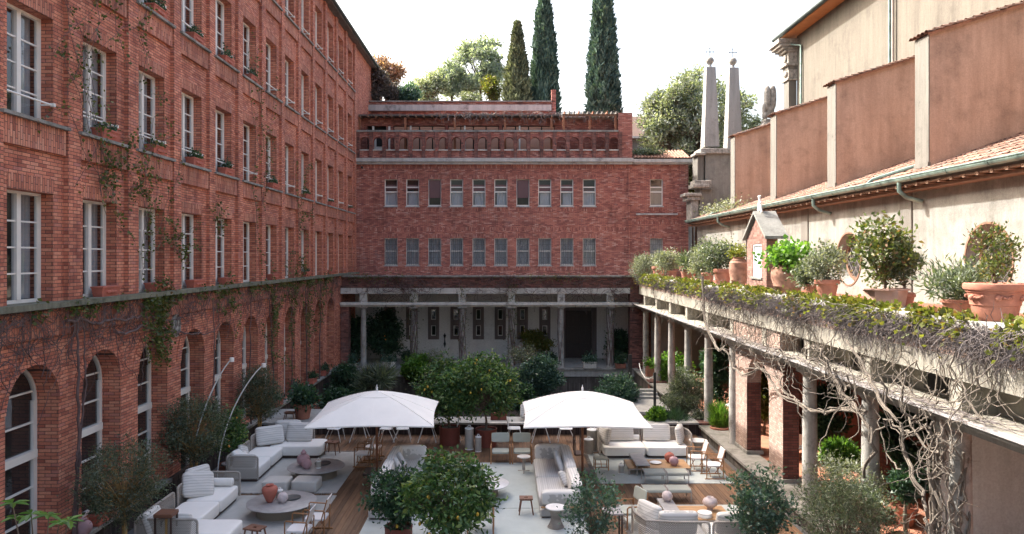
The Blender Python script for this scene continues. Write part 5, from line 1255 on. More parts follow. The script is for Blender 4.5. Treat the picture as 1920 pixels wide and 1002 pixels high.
for k in range(2600):
    Y = 12.5+26*rnd.random()**1.2; 
    if math.sin(Y*1.7)+math.sin(Y*4.1) > -.2: LP.append((-8.93+rnd.uniform(-.04,.08), Y, 5.53+rnd.gauss(-.1,.1)))
tag(m_.build('runners', M_['twig_dark'], lv), kind='stuff')
LPa = np.array(LP); D = np.column_stack([abs(nrg.normal(.6,.4,len(LPa))), nrg.normal(0,.6,len(LPa)), nrg.normal(-.2,.5,len(LPa))])
leaf_obj('leaves', LPa, .085, .065, M_['lf_vine'], lv, D, .4)
# climbers on the back loggia and roof pergola
t = thing('climbing_vine', 'bare brown creeper winding along the back loggia parapet and columns', 'vine')
m_ = MB()
for k in range(300):
    x = rnd.choice([rnd.uniform(-8.5,7.2), rnd.gauss(.3,1.2), rnd.gauss(5,1.5), rnd.gauss(-6,1)]); P = twig(Vector((x, 41.05, rnd.uniform(4.3,5.5))), Vector((rnd.gauss(0,1),0,rnd.gauss(-.3,.4))), 9, .13, .01, .35); P = [Vector((q.x, 41.12-abs(rnd.gauss(0,.04))-.05, min(q.z,5.6))) for q in P]; m_.tube(P, rnd.uniform(.006,.014), 3, False)
for cx_ in (776, 867, 959, 1144, 1052):
    xx = (cx_-CX)*41.3/F
    for k in range(9 if cx_ != 1052 else 3):
        a = rnd.uniform(0,6.28); P = [Vector((xx+.2*math.cos(a+i*.25), 41.3-.2*abs(math.sin(a+i*.25)), .5+i*.36)) for i in range(10)]; m_.tube(P, .018, 4, False)
tag(m_.build('stems', M_['twig_dark'], t), kind='stuff')
LQ = []
for cx_, q in ((776,420),(867,300),(959,420),(1144,120)):
    xx = (cx_-CX)*41.3/F
    for k in range(q): LQ.append((xx+rnd.gauss(0,.16), 41.3-abs(rnd.gauss(.18,.06)), rnd.uniform(1.2,5.0)))
for k in range(500): LQ.append((rnd.uniform(-8.6,-5.5) if k % 2 else rnd.gauss(2.4,1.3), 41.05, 5.35+rnd.gauss(0,.15)))
leaf_obj('leaves', LQ, .09, .06, M_['lf_vine'], t)
t = thing('climbing_vine', 'mat of pale dry vines over the roof pergola above the arcade', 'vine')
m_ = MB()
for k in range(420):
    x = rnd.uniform(-2.2, 7.2) if k % 8 else rnd.uniform(-4.5,-2); P = twig(Vector((x, 46.7+rnd.uniform(-.4,.5), 15.47+rnd.uniform(0,.05))), Vector((rnd.gauss(0,1), rnd.gauss(-.2,.5), rnd.gauss(0,.3))), 6, .12, .01, .4)
    if k % 6 == 0: P = twig(Vector((x, 46.0, 15.5)), Vector((rnd.gauss(0,.3), -.1, -1)), 6, .13, .01, .25)
    P = [Vector((a.x, a.y, min(a.z, 15.6))) for a in P]; m_.tube(P, .010, 3, False)
tag(m_.build('stems', M_['twig'], t), kind='stuff')

# ------------------------------------------------------------------ trees behind
def cypress(label, xp, ytop, Y, hw, lm, n, Lt=5.5, ex=.5):
    b = px(xp, 483, Y); base = Vector((b.x, Y, -1.9)); top = px(xp, ytop, Y).z+1.9; wmax = hw*Y/F
    t = thing('cypress_tree', label, 'tree', base, 0, 'cypresses behind the back building')
    m_ = MB(); m_.tube([(0,0,0),(0,0,top*.9)], [.3,.04], 8); m_.build('trunk', M_['bark'], t, 60)
    z0 = 1.2; u = nrg.random(n)**.75; z = z0+(top-z0)*u
    th = nrg.uniform(0, 2*math.pi, n); dd = (1-u)*(top-z0); prof = wmax*np.minimum(1, ((dd+.02)/Lt)**ex)
    lump = 1+.13*np.sin(th*5+z*1.1)+.10*np.sin(th*9-z*2.3)+.08*np.sin(z*3.1+th*2)
    r = prof*lump*nrg.uniform(.72,1.03,n)
    P = np.column_stack([r*np.cos(th), r*np.sin(th), z]); D = np.column_stack([np.cos(th)*.5, np.sin(th)*.5, np.ones(n)*1.3])
    leaf_obj('crown', P, .42, .15, lm, t, D, .45)
    m_ = MB(); pr = []
    for i in range(14):
        uu = i/13; pr.append((max(.01, wmax*.72*min(1,((1-uu)*(top-z0)/Lt)**ex)), z0+.3+(top-.6-z0)*uu))
    m_.lathe(pr, 10); m_.build('inner_foliage', lm, t)
cypress('shortest cypress, olive-green, leftmost of the three', 970, 47, 56, 21, M_['lf_cyp2'], 30000, 4.8, .9)
cypress('tall dark cypress in the middle of the three', 1020.5, -6, 57, 24.5, M_['lf_cyp'], 36000, 8.4)
cypress('tallest dark cypress, rightmost of the three', 1130.5, -40, 54, 27.5, M_['lf_cyp'], 40000, 9.6)
def bgtree(label, name, xc, yc, hx, hy, Y, n, L, lm, clumps, cr, cat='tree', gx=None, tr=.18, shell=.2, bark='bark', group='trees beyond the roofs', zb=None):
    s = Y/F; c = px(xc, yc, Y); b = px(gx or xc, yc, Y)
    tree(name, label, cat, (b.x, Y, zb if zb is not None else -1.9), c, (hx*s, hx*s*.8, hy*s), n, L, L*.45, lm, M_[bark], tr, clumps, cr*s, group, shell=shell, stems=1)
bgtree('large grey-green rounded tree rising left of the cypresses', 'broadleaf_tree', 896, 128, 56, 54, 62, 8500, .30, M_['lf_holm'], 60, 11, gx=905, shell=.45)
bgtree('grey-green side crown left of the large rounded tree', 'broadleaf_tree', 848, 150, 32, 36, 61, 3200, .28, M_['lf_holm'], 30, 9, shell=.3)
bgtree('pale yellow-green tree above the middle of the upper cornice', 'broadleaf_tree', 806, 165, 36, 32, 60, 4200, .26, M_['lf_big'], 34, 9)
bgtree('small bright green tree just left of the short cypress', 'broadleaf_tree', 926, 168, 24, 28, 59, 2200, .24, M_['lf_yellow'], 22, 8)
bgtree('low pale grey shrub beneath the large rounded tree', 'broadleaf_tree', 886, 184, 22, 14, 58, 1600, .2, M_['lf_silver'], 10, 8)
bgtree('rusty brown tree beside the end of the left building', 'broadleaf_tree', 724, 140, 32, 30, 58, 6500, .26, M_['lf_rust'], 26, 11)
bgtree('dark plum-grey shrub on the roof corner by the left building', 'roof_shrub', 702, 160, 24, 36, 51.5, 7000, .2, M_['lf_plum'], 26, 11, cat='shrub', zb=15.9, tr=.08)
bgtree('dark green shrub on the flat roof behind the cornice', 'roof_shrub', 764, 180, 26, 17, 53, 3600, .2, M_['lf_teal'], 16, 9, cat='shrub', zb=16.2, tr=.07)
bgtree('feathery dark shrub between the rusty tree and the plum shrub', 'roof_shrub', 738, 175, 20, 20, 52.5, 2400, .18, M_['lf_plum'], 14, 8, cat='shrub', zb=16.1, tr=.06)
bgtree('big leafy tree with pale olive foliage behind the obelisks', 'broadleaf_tree', 1312, 240, 104, 112, 52, 26000, .27, M_['lf_big'], 150, 13, gx=1296, tr=.26, shell=.3)
bgtree('low spreading part of foliage left of the obelisks', 'broadleaf_tree', 1240, 250, 46, 76, 51, 6000, .25, M_['lf_big'], 44, 12, gx=1286, tr=.1, shell=.2)
bgtree('green bush filling the gap between back building and church', 'broadleaf_tree', 1300, 330, 22, 40, 53, 4000, .24, M_['lf_yellow'], 20, 12, tr=.1)
# moss and weeds on the small tiled roof
t = thing('roof_weeds', 'mossy green growth on the small tiled roof beside the arcade', 'weeds', (8.6,46.2,12.9))
P = np.column_stack([nrg.normal(.3,.5,2200), nrg.normal(0,.4,2200), abs(nrg.normal(.1,.12,2200))]); leaf_obj('leaves', P, .14, .07, M_['lf_olive'], t)
t = thing('roof_weeds', 'pale weeds sprouting from the far end of the church roof', 'weeds', (11.3,38.5,8.85))
P = np.column_stack([nrg.normal(0,.3,900), nrg.normal(0,1.6,900), abs(nrg.normal(.15,.25,900))]); leaf_obj('leaves', P, .14, .05, M_['lf_silver'], t)

# ------------------------------------------------------------------ garden planting
def gtree(label, name, xc, yc, hx, hy, Y, n, L, W, lm, clumps, cr, cat='tree', gx=None, tr=.05, bark='bark', zb=-1.7, group=None, stems=1, shell=.3, up=.3, fruit=None, nf=0, pot=None, fr=.035, D=1.0):
    s = Y/F; c = px(xc, yc, Y); bx_ = px(gx or xc, yc, Y).x
    return tree(name, label, cat, (bx_, Y, zb), c, (hx*s, hx*s*.85, hy*s), n, L, W, lm, M_[bark], tr, clumps, cr*s, group, fruit, nf, fr, stems, up, pot, D, shell)
G1 = 'shrubs in the sunken garden'
gtree('dark drooping conifer in the left corner of the sunken garden', 'garden_shrub', 652, 720, 30, 42, 37, 9000, .14, .05, M_['lf_dark'], 34, 12, 'shrub', group=G1, up=-.4)
gtree('fan palm with arching fronds left of the lemon trees', 'fan_palm', 706, 716, 32, 20, 33, 1500, .7, .035, M_['lf_olive'], 10, 8, 'palm', group=G1, up=.7, D=.7)
gtree('fresh green climber draped over the back wall beside a column', 'garden_shrub', 786, 690, 36, 20, 40.4, 3600, .17, .12, M_['lf_bright'], 30, 10, 'shrub', group=G1, zb=-1.7)
gtree('grey twiggy shrub in front of the white loggia wall', 'garden_shrub', 800, 672, 34, 14, 40.8, 1000, .12, .04, M_['lf_silver'], 20, 10, 'shrub', group=G1, tr=.03)
gtree('silvery twiggy shrub against the loggia right of the lemon trees', 'garden_shrub', 985, 668, 32, 20, 39.5, 1700, .12, .045, M_['lf_silver'], 26, 11, 'shrub', group=G1)
gtree('bluish green rounded shrub right of the lemon trees', 'garden_shrub', 1012, 705, 33, 40, 36, 8500, .15, .07, M_['lf_teal'], 34, 12, 'shrub', group=G1)
gtree('teal-green shrub behind the right umbrella', 'garden_shrub', 1152, 735, 48, 28, 34, 9500, .15, .07, M_['lf_teal'], 36, 12, 'shrub', group=G1)
gtree('low dark shrub behind the left umbrella', 'garden_shrub', 640, 758, 34, 26, 32, 4500, .15, .07, M_['lf_dark'], 22, 11, 'shrub', group=G1)
gtree('small dark bush between the lemon trees and the right umbrella', 'garden_shrub', 975, 745, 26, 26, 31, 3600, .15, .07, M_['lf_dark'], 20, 10, 'shrub', group=G1)
# bushes inside the loggias
G2 = 'bushes under the loggias'
gtree('tall dark hedge bush behind the second loggia column', 'loggia_bush', 722, 628, 30, 46, 43.2, 9000, .14, .07, M_['lf_dark'], 40, 12, 'bush', zb=.34, group=G2, fruit='orange', nf=8)
gtree('dark bush at the far left end of the loggia', 'loggia_bush', 664, 630, 17, 46, 43.0, 5500, .14, .07, M_['lf_dark'], 24, 11, 'bush', zb=.34, group=G2)
gtree('yellowish green bush against the white wall near the door', 'loggia_bush', 1004, 640, 28, 22, 43.2, 4200, .15, .07, M_['lf_yellow'], 24, 9, 'bush', zb=.34, group=G2)
gtree('dark bush at the right end of the back loggia', 'loggia_bush', 1160, 645, 20, 34, 43.2, 4000, .15, .07, M_['lf_dark'], 20, 11, 'bush', zb=.34, group=G2)
gtree('round dark clipped ball bush beside the third loggia column', 'loggia_bush', 764, 668, 11, 11, 42.8, 1500, .09, .05, M_['lf_dark'], 14, 6, 'bush', zb=.34, group=G2)
gtree('round dark clipped ball bush by the loggia door', 'loggia_bush', 1032, 672, 11, 11, 42.8, 1500, .09, .05, M_['lf_dark'], 14, 6, 'bush', zb=.34, group=G2)
t = bpy.data.objects.new('x', None); bpy.data.objects.remove(t)
gtree('bright sunlit green bush inside the right loggia', 'loggia_bush', 1262, 700, 34, 46, 37, 5200, .16, .09, M_['lf_bright'], 34, 12, 'bush', zb=.3, group=G2)
for q, (x, y, hx, hy, Y, lm, nm) in enumerate([(1350,700,26,60,29,'lf_dark','dark foliage between the fifth and sixth right columns'),(1432,740,16,50,26,'lf_yellow','yellow-green foliage seen through the brick arch'),(1560,770,36,70,20.6,'lf_dark','dark leafy mass right of the brick pier inside the loggia'),(1700,830,60,70,17,'lf_dark','dark leafy mass inside the loggia behind the tangled vine'),(1575,850,30,26,18.5,'lf_bright','light green shrub in a clay pot inside the loggia')]):
    gtree(nm, 'loggia_bush', x, y, hx, hy, Y, 3800, .16, .07, M_[lm], 26, 11, 'bush', zb=.3, group=G2)
gtree('tall feathery grass in a clay pot between right columns', 'potted_grass', 1352, 795, 14, 26, 27.0, 2600, .42, .018, M_['lf_bright'], 12, 6, 'grass', zb=.05, group=None, up=1.6, D=.4)
t = thing('plant_pot', 'clay pot holding tall feathery grass by the right columns', 'plant pot', (px(1354,835,26.6).x-.1, 26.6, 0)); m_ = MB(); pot_mesh(.33, .42, 'round', m_); m_.build('pot', M_['terracotta'], t, 40)
gtree('olive tree standing before the right columns', 'olive_tree', 1284, 742, 38, 46, 28.6, 8500, .10, .03, M_['lf_olive'], 44, 12, 'tree', zb=-.4, tr=.07, gx=1290)
gtree('bright green leafy plant on the ledge by the stone landing', 'ledge_plant', 1232, 782, 18, 13, 27.7, 1500, .16, .10, M_['lf_bright'], 14, 7, 'plant', zb=.45)
gtree('low tuft of dark grass at the foot of the olive tree', 'grass_tuft', 1262, 790, 24, 10, 27.8, 1600, .35, .02, M_['lf_dark'], 14, 7, 'grass', zb=.45, up=1.2, D=.5)
gtree('trailing plant on the right base wall beside the far column', 'ledge_plant', 1310, 782, 12, 10, 27.9, 700, .10, .06, M_['lf_silver'], 8, 6, 'plant', zb=.36)
# troughs and pots on the back ledge
for x0, x1, Y, nm, kind in ((714,742,41.0,'long pale stone trough on the back ledge left of the lemon trees','trough'),(1093,1119,41.0,'pale stone trough on the back ledge right of the door','trough'),(632+22,668,41.0,'small pale pot on the back ledge at the far left','pot'),(1154,1174,41.0,'terracotta trough on the back ledge near the corner pier','clay')):
    a = px(x0, 690, Y); b = px(x1, 690, Y); w = (b.x-a.x)/2; t = thing('stone_trough' if kind != 'clay' else 'clay_trough', nm, 'planter', ((a.x+b.x)/2, 41.08, .36)); m_ = MB(); m_.bev(-w*.92, w*.92, -.16, .16, 0, .36 if kind == 'trough' else .22, .02); m_.bev(-w, w, -.18, .18, .30 if kind == 'trough' else .18, .37 if kind == 'trough' else .25, .01); m_.build('trough', M_['terracotta'] if kind == 'clay' else M_['white_stone'], t)
    n = 500; P = np.column_stack([nrg.uniform(-w,w,n), nrg.normal(0,.14,n), .33+abs(nrg.normal(0,.2,n))]); leaf_obj('plants', P, .13, .07, M_['lf_teal' if kind != 'clay' else 'lf_dark'], t)
t = thing('plant_pot', 'square clay pot with flowers on the right base wall at the far corner', 'plant pot', (7.5, 38.3, .36)); m_ = MB(); m_.bev(-.17,.17,-.17,.17,0,.55,.02); m_.build('pot', M_['terracotta'], t); P = np.column_stack([nrg.normal(0,.15,200), nrg.normal(0,.15,200), .55+abs(nrg.normal(0,.14,200))]); leaf_obj('plants', P, .13, .08, M_['lf_bright'], t)
t = thing('rope_barrier', 'black post with a drooping white rope by the landing steps', 'barrier', (6.55, 32.2, 0)); m_ = MB(); m_.box(-.05,.05,-.05,.05,0,1.5); m_.build('post', M_['black_iron'], t); m_ = MB(); m_.tube([(0,0,1.4),(-.12,.6,1.12),(-.2,1.2,1.08),(-.28,1.8,1.3),(-.3,2.1,1.6)], .02, 6); m_.build('rope', M_['fabric_w'], t, 60)
t = thing('rope_barrier', 'black end post against the base wall beyond the landing', 'barrier', (6.1, 35.9, -.1)); m_ = MB(); m_.box(-.08,.08,-.08,.08,0,1.9); m_.build('post', M_['black_iron'], t)
# ------------------------------------------------------------------ furniture on the deck
def fl(x, y, z=0.0):
    Y = F*(CZ-z)/(y-CY); return Vector(((x-CX)*Y/F, Y, z))
# rugs
def rug(label, x0, x1, y0, y1, m, z, fringe=()):
    t = thing('rug', label, 'rug', ((x0+x1)/2, (y0+y1)/2, z)); w, d = (x1-x0)/2, (y1-y0)/2
    m_ = MB(); n = 24
    for i in range(n):
        a = -w+2*w*i/n; b = -w+2*w*(i+1)/n; m_.quad((a,-d,.010),(b,-d,.010),(b,d,.010),(a,d,.010))
    m_.box(-w,w,-d,d,0,.0095); m_.build('woven_field', m, t)
    for side in fringe:
        m_ = MB()
        for i in range(int((2*w if side in 'ns' else 2*d)/.035)):
            L = rnd.uniform(.06,.13); q = i*.035+rnd.uniform(-.01,.01); k = rnd.uniform(-.03,.03)
            if side in 'ns':
                s_ = 1 if side == 'n' else -1; p = [(-w+q, s_*d, .014), (-w+q+k*.5, s_*(d+L*.5), .02), (-w+q+k, s_*(d+L), .008)]
            else:
                s_ = 1 if side == 'e' else -1; p = [(s_*w, -d+q, .014), (s_*(w+L*.6), -d+q+k*.5, .025), (s_*(w+L*1.1), -d+q+k, .008)]
            m_.tube(p, .011, 4)
        tag(m_.build('fringe', M_['fringe'], t), kind='stuff')
rug('grey woven rug under the far left sofa group', -8.1, -4.62, 20.42, 24.75, M_['rug_grey'], .001, 'sn')
rug('grey woven rug under the near left sofa group', -8.1, -4.56, 15.0, 20.22, M_['rug_grey'], .001, '')
rug('large pale sage rug in the middle of the deck', -3.4, 2.05, 19.2, 23.45, M_['rug_blue'], .001, '')
rug('large pale sage rug at the front middle of the deck', -3.4, 2.05, 14.6, 19.17, M_['rug_blue'], .001, '')
rug('pale sage rug with a shaggy left fringe under the far right sofa', 2.75, 6.62, 21.3, 24.55, M_['rug_blue'], .001, 'w')
rug('pale rug under the near right table', 3.0, 6.1, 15.2, 19.45, M_['rug_blue'], .001, 'w')

def cushion(parent, c, sx, sy, sz, rot=(0,0,0), m='stripe', e=.32, puff=.45, name='cushion'):
    m_ = MB(); m_.soft((0,0,0), sx, sy, sz, e, 24, 14, puff); return m_.build(name, M_[m], parent, 70, c, rot)
def seat(parent, x0, x1, y0, y1, z0, z1, m='fabric_w', name='seat_cushion'):
    m_ = MB(); m_.soft((0,0,0), (x1-x0)/2, (y1-y0)/2, (z1-z0)/2, .2, 32, 16)
    o = m_.build(name, M_[m], parent, 70, ((x0+x1)/2,(y0+y1)/2,(z0+z1)/2)); 
    p_ = MB(); hx, hy, hz = (x1-x0)/2, (y1-y0)/2, (z1-z0)/2; e = .985; r = []
    for i in range(41):
        th = 2*math.pi*i/40; r.append((hx*e*math.copysign(abs(math.cos(th))**.2, math.cos(th)), hy*e*math.copysign(abs(math.sin(th))**.2, math.sin(th)), hz*.72))
    p_.tube(r, .008, 4, False); p_.build('piping', M_[m], o); return o
def rope_panel(parent, P, z0, z1, side=None):
    # P: plan polyline of the back (local), woven mesh inside a thick rope frame
    m_ = MB()
    for p, q in zip(P[:-1], P[1:]): m_.quad((*p,z0),(*q,z0),(*q,z1),(*p,z1))
    m_.build('woven_back', M_['weave'], parent)
    m_ = MB(); a, b = Vector((*P[0],0)), Vector((*P[-1],0)); c = .07
    def at(p, z): return Vector((p[0], p[1], z))
    da = (at(P[1],0)-at(P[0],0)).normalized(); db = (at(P[-2],0)-at(P[-1],0)).normalized()
    ring = [at(P[0],z0), at(P[0],z1-c), at(P[0],z1-c*.3)+da*c*.3, at(P[0],z1)+da*c]+[at(p,z1) for p in P[1:-1]]+[at(P[-1],z1)+db*c, at(P[-1],z1-c*.3)+db*c*.3, at(P[-1],z1-c), at(P[-1],z0)]
    m_.tube(ring, .024, 8)
    for k in range(0, len(ring)-1):
        s0, s1 = ring[k], ring[k+1]; L = (s1-s0).length; n = int(L/.045)
        for j in range(n):
            p = s0.lerp(s1, (j+.5)/max(1,n)); d = (s1-s0).normalized(); m_.tube([p-d*.012, p+d*.012], .03, 6)
    m_.build('rope_frame', M_['rope'], parent, 60)
def plinth(parent, x0, x1, y0, y1, h=.10):
    m_ = MB(); m_.bev(x0+.05,x1-.05,y0+.05,y1-.05,.012,h,.01); m_.build('base', M_['bronze'], parent)
# near left sofa
t = thing('sofa', 'white outdoor sofa with woven rope back, nearest on the left rug', 'sofa', (-7.6, 18, .0)); lx, ly = -7.6, 18
plinth(t, -8.02-lx, -7.1-lx, 17.3-ly, 19.85-ly); plinth(t, -8.02-lx, -6.05-lx, 16.35-ly, 17.28-ly)
seat(t, -8.0-lx, -7.08-lx, 18.55-ly, 19.85-ly, .09, .42); seat(t, -8.0-lx, -7.08-lx, 17.3-ly, 18.54-ly, .09, .42); seat(t, -7.4-lx, -6.05-lx, 16.3-ly, 17.27-ly, .09, .42)
rope_panel(t, [(-.52,1.75),(-.52,1.2),(-.50,.4)], .10, .80); rope_panel(t, [(-.50,.2),(-.51,-.8),(-.50,-1.62)], .10, .74)
rope_panel(t, [(-.46,1.92),(.1,1.92),(.50,1.92)], .10, .74); rope_panel(t, [(-.48,-1.76),(.2,-1.76),(.88,-1.76)], .10, .76)
cushion(t, (-.22,.95,.70), .40, .33, .13, (R(62),R(8),R(38)), 'stripe'); cushion(t, (-.36,1.35,.74), .36, .32, .12, (R(72),0,R(60)), 'stripe')
m_ = MB(); m_.tube([(-.15,1.72,.53),(.36,1.72,.53)], [.105,.105], 14); m_.soft((-.15,1.72,.53),.05,.104,.104,.9); m_.soft((.36,1.72,.53),.05,.104,.104,.9); m_.build('bolster', M_['fabric_w'], t, 60)
cushion(t, (-.22,-1.45,.62), .36, .28, .11, (R(70),0,R(90)), 'stripe'); cushion(t, (.28,-1.62,.6), .42, .24, .1, (R(74),0,0), 'stripe')
# far left sofa
t = thing('sofa', 'white corner sofa with woven rope back on the far left rug', 'sofa', (-7.5, 23, 0)); lx, ly = -7.5, 23
plinth(t, -7.98-lx, -7.1-lx, 21.4-ly, 24.0-ly); plinth(t, -7.98-lx, -5.95-lx, 23.9-ly, 24.95-ly)
seat(t, -8.0-lx, -7.1-lx, 21.42-ly, 22.66-ly, .09, .42); seat(t, -8.0-lx, -7.1-lx, 22.68-ly, 23.9-ly, .09, .42); seat(t, -7.6-lx, -5.9-lx, 23.88-ly, 24.95-ly, .09, .42)
rope_panel(t, [(-.52,.35),(-.52,-.6),(-.50,-1.6)], .10, .74); rope_panel(t, [(-.44,-1.62),(.0,-1.62),(.40,-1.62)], .10, .76)
rope_panel(t, [(-.52,.5),(-.5,1.4),(-.35,1.92)], .10, .82); rope_panel(t, [(-.3,2.0),(.5,2.0),(1.1,2.0)], .10, .80)
cushion(t, (-.12,1.1,.72), .46, .31, .14, (R(66),0,R(34)), 'stripe'); cushion(t, (.72,1.62,.70), .44, .32, .14, (R(70),0,R(-2)), 'stripe'); cushion(t, (.28,1.8,.76), .44, .31, .12, (R(80),0,R(4)), 'stripe')
cushion(t, (-.28,-1.05,.58), .30, .28, .10, (R(55),0,R(78)), 'fabric_w'); cushion(t, (-.05,-1.42,.55), .34, .22, .09, (R(70),0,R(0)), 'stripe'); cushion(t, (-.3,-.75,.62), .30, .25, .09, (R(70),R(20),R(88)), 'stripe')
# centre sofas (striped, facing each other)
def striped_sofa(label, x0, x1, y0, y1, back):
    t = thing('sofa', label, 'sofa', ((x0+x1)/2, (y0+y1)/2, 0)); cx, cy = (x0+x1)/2, (y0+y1)/2; w, d = (x1-x0)/2, (y1-y0)/2; s = back
    m_ = MB(); m_.bev(-w,w,-d,d,.05,.24,.03); m_.build('base', M_['stripe_y'], t); m_ = MB(); m_.box(-w+.05,w-.05,-d+.05,d-.05,.012,.05); m_.build('foot_rail', M_['bronze'], t)
    i0, i1 = (-w-.02, w-.24) if s > 0 else (-w+.24, w+.02)
    seat(t, i0, i1, -d+.2, -.0, .2, .45, 'stripe_x'); seat(t, i0, i1, .01, d-.2, .2, .45, 'stripe_x')
    for a, b in ((-d+.14,-.35),(-.33,.55),(.57,d-.02)): cushion(t, (s*(w-.17),(a+b)/2,.60), (b-a)/2, .16, .27, (R(0),0,R(90)), 'stripe', .3, .2, 'back_cushion')
    cushion(t, (-s*.02,d-.13,.60), w*.92, .14, .25, (0,0,0), 'stripe', .28, .15, 'arm_cushion'); cushion(t, (-s*.02,-d+.13,.50), w*.92, .14, .18, (0,0,0), 'stripe', .28, .15, 'arm_cushion')
    m_ = MB(); m_.bev(-w+.02,w-.02,-d-.03,-d+.01,.27,.31,.008); m_.build('wood_rail', M_['teak_top'], t)
    cushion(t, (s*.12,.85,.65), .25, .25, .09, (R(68),R(35),R(90-s*20)), 'stripe_x'); cushion(t, (s*.14,.38,.63), .26, .25, .09, (R(66),R(32),R(90-s*12)), 'stripe_x'); cushion(t, (s*.16,-.75,.60), .24, .22, .09, (R(60),R(20),R(90-s*16)), 'stripe')
striped_sofa('grey striped sofa right of the centre rug, facing left', .90, 2.0, 18.42, 22.6, 1)
striped_sofa('grey striped sofa left of the centre rug, half hidden by the lemon tree', -3.36, -2.3, 18.3, 22.45, -1)
# far right sofa
t = thing('sofa', 'white two-module sofa with four back cushions on the far right rug', 'sofa', (4.6, 24.4, 0))
plinth(t, -1.38, 0, -.45, .55); plinth(t, 0, 1.36, -.45, .55); seat(t, -1.38, -.01, -.5, .5, .08, .38); seat(t, .01, 1.37, -.5, .5, .08, .38)
rope_panel(t, [(-1.5,-.45),(-1.52,.2),(-1.4,.58),(-.8,.62),(-.04,.62)], .10, .78); rope_panel(t, [(.04,.62),(.8,.62),(1.38,.58),(1.50,.2),(1.46,-.45)], .10, .78)
cushion(t, (-1.28,.12,.66), .38, .29, .13, (R(80),0,R(-75)), 'stripe'); cushion(t, (-.72,.40,.66), .46, .29, .13, (R(72),0,R(2)), 'stripe'); cushion(t, (.50,.40,.66), .46, .29, .13, (R(72),0,R(-2)), 'stripe'); cushion(t, (1.22,.15,.66), .40, .29, .13, (R(80),0,R(70)), 'stripe')
m_ = MB(); m_.tube([(-.3,.45,.47),(-.08,.45,.47)], .09, 12); m_.tube([(.08,.45,.47),(.3,.45,.47)], .09, 12); m_.build('bolster', M_['fabric_w'], t, 60)
# near right sofa seen from behind
t = thing('sofa', 'rope-backed sofa seen from behind at the front right', 'sofa', (4.1, 16.5, 0))
plinth(t, -1.0, .38, -.3, .6); plinth(t, .42, 1.7, -.3, .6); seat(t, -1.02, .37, -.32, .62, .08, .40); seat(t, .43, 1.72, -.32, .62, .08, .40)
rope_panel(t, [(-1.12,.7),(-1.16,.2),(-1.0,-.32),(-.3,-.42),(.36,-.42)], .10, .76); rope_panel(t, [(.44,-.42),(1.1,-.42),(1.75,-.42)], .10, .76)
cushion(t, (-.86,.12,.74), .38, .27, .12, (R(78),0,R(-62)), 'stripe'); cushion(t, (-.28,-.22,.68), .44, .28, .12, (R(104),0,R(0)), 'stripe'); cushion(t, (1.0,-.22,.66), .46, .27, .12, (R(104),0,0), 'stripe')

# coffee tables
def round_table(label, c, r, z, base_r, top='marble_grey', th=.03):
    t = thing('coffee_table', label, 'coffee table', (c[0], c[1], 0)); m_ = MB(); m_.lathe([(r*.97,z-th),(r,z-th*.6),(r,z-.005),(r*.99,z),(.01,z)], 56); m_.build('table_top', M_[top], t, 40)
    m_ = MB(); m_.lathe([(base_r*.96,.012),(base_r,.03),(base_r*.98,z-th-.02),(base_r*.97,z-th)], 48, cap=False); m_.build('wire_base', M_['wire'], t, 60)
    m_ = MB(); m_.lathe([(base_r*.93,.012),(base_r*.92,z-th)], 40, cap=False); m_.build('inner_drum', M_['taupe_metal'], t, 60)
    m_ = MB()
    for zz in (.025, z-th-.012): m_.tube([(base_r*math.cos(2*math.pi*i/40), base_r*math.sin(2*math.pi*i/40), zz) for i in range(41)], .012, 5, False)
    m_.build('rim', M_['taupe_metal'], t, 60); return t
round_table('large round grey stone table on the far left rug', (-5.56, 21.95), .83, .33, .60)
round_table('large round grey stone table on the near left rug', (-5.63, 18.78), .86, .33, .62)
round_table('round white marble table on the centre rug', (-.50, 20.2), .64, .36, .34, 'marble_white')
def hour_table(label, x, y, z, r, br):
    t = thing('side_table', label, 'side table', (x, y, 0), 0, 'hourglass wire side tables'); m_ = MB(); m_.lathe([(r*.97,z-.03),(r,z-.02),(r,z-.004),(.01,z)], 36); m_.build('table_top', M_['marble_white'], t, 40)
    m_ = MB(); n = 52
    for i in range(n):
        a = 2*math.pi*i/n; P = []
        for k in range(7):
            u = k/6; q = br*(1-.42*math.sin(math.pi*(u*.9+.05))**1.2); P.append((q*math.cos(a+u*.55), q*math.sin(a+u*.55), .02+(z-.05)*u))
        m_.tube(P, .0045, 3, False)
    for u in (.02, z-.04): m_.tube([(br*math.cos(2*math.pi*i/32), br*math.sin(2*math.pi*i/32), u) for i in range(33)], .009, 5, False)
    m_.build('wire_base', M_['taupe_metal'], t)
    m_ = MB(); m_.lathe([(br*.85,.03),(br*.5,z*.5),(br*.85,z-.04)], 24, cap=False); m_.build('inner_drum', M_['lantern'], t, 60); return t
hour_table('small white-topped wire table beside the round marble table', -.42, 19.45, .53, .29, .21)
hour_table('small white-topped wire table at the near end of the right striped sofa', 1.25, 17.85, .50, .25, .20)
hour_table('grey-topped pedestal table between far right sofa and the stone wall', 6.3, 24.05, .58, .29, .19)
hour_table('white-topped wire table behind the leafy pot at the front right', 6.25, 18.2, .52, .26, .2)
hour_table('small dark-sided side table between far left sofa modules', -8.15, 21.95, .42, .2, .15)
t = thing('side_table', 'small white round table on a thin tripod foot, centre rug', 'side table', (.60, 22.45, 0)); m_ = MB(); m_.lathe([(.20,.46),(.205,.47),(.205,.482),(.01,.485)], 32); m_.build('table_top', M_['marble_white'], t, 40)
m_ = MB()
for k in range(3): 
    a = k*2.094+.5; m_.tube([(.04*math.cos(a),.04*math.sin(a),.46),(.035*math.cos(a),.035*math.sin(a),.05),(.2*math.cos(a),.2*math.sin(a),.02)], .014, 6)
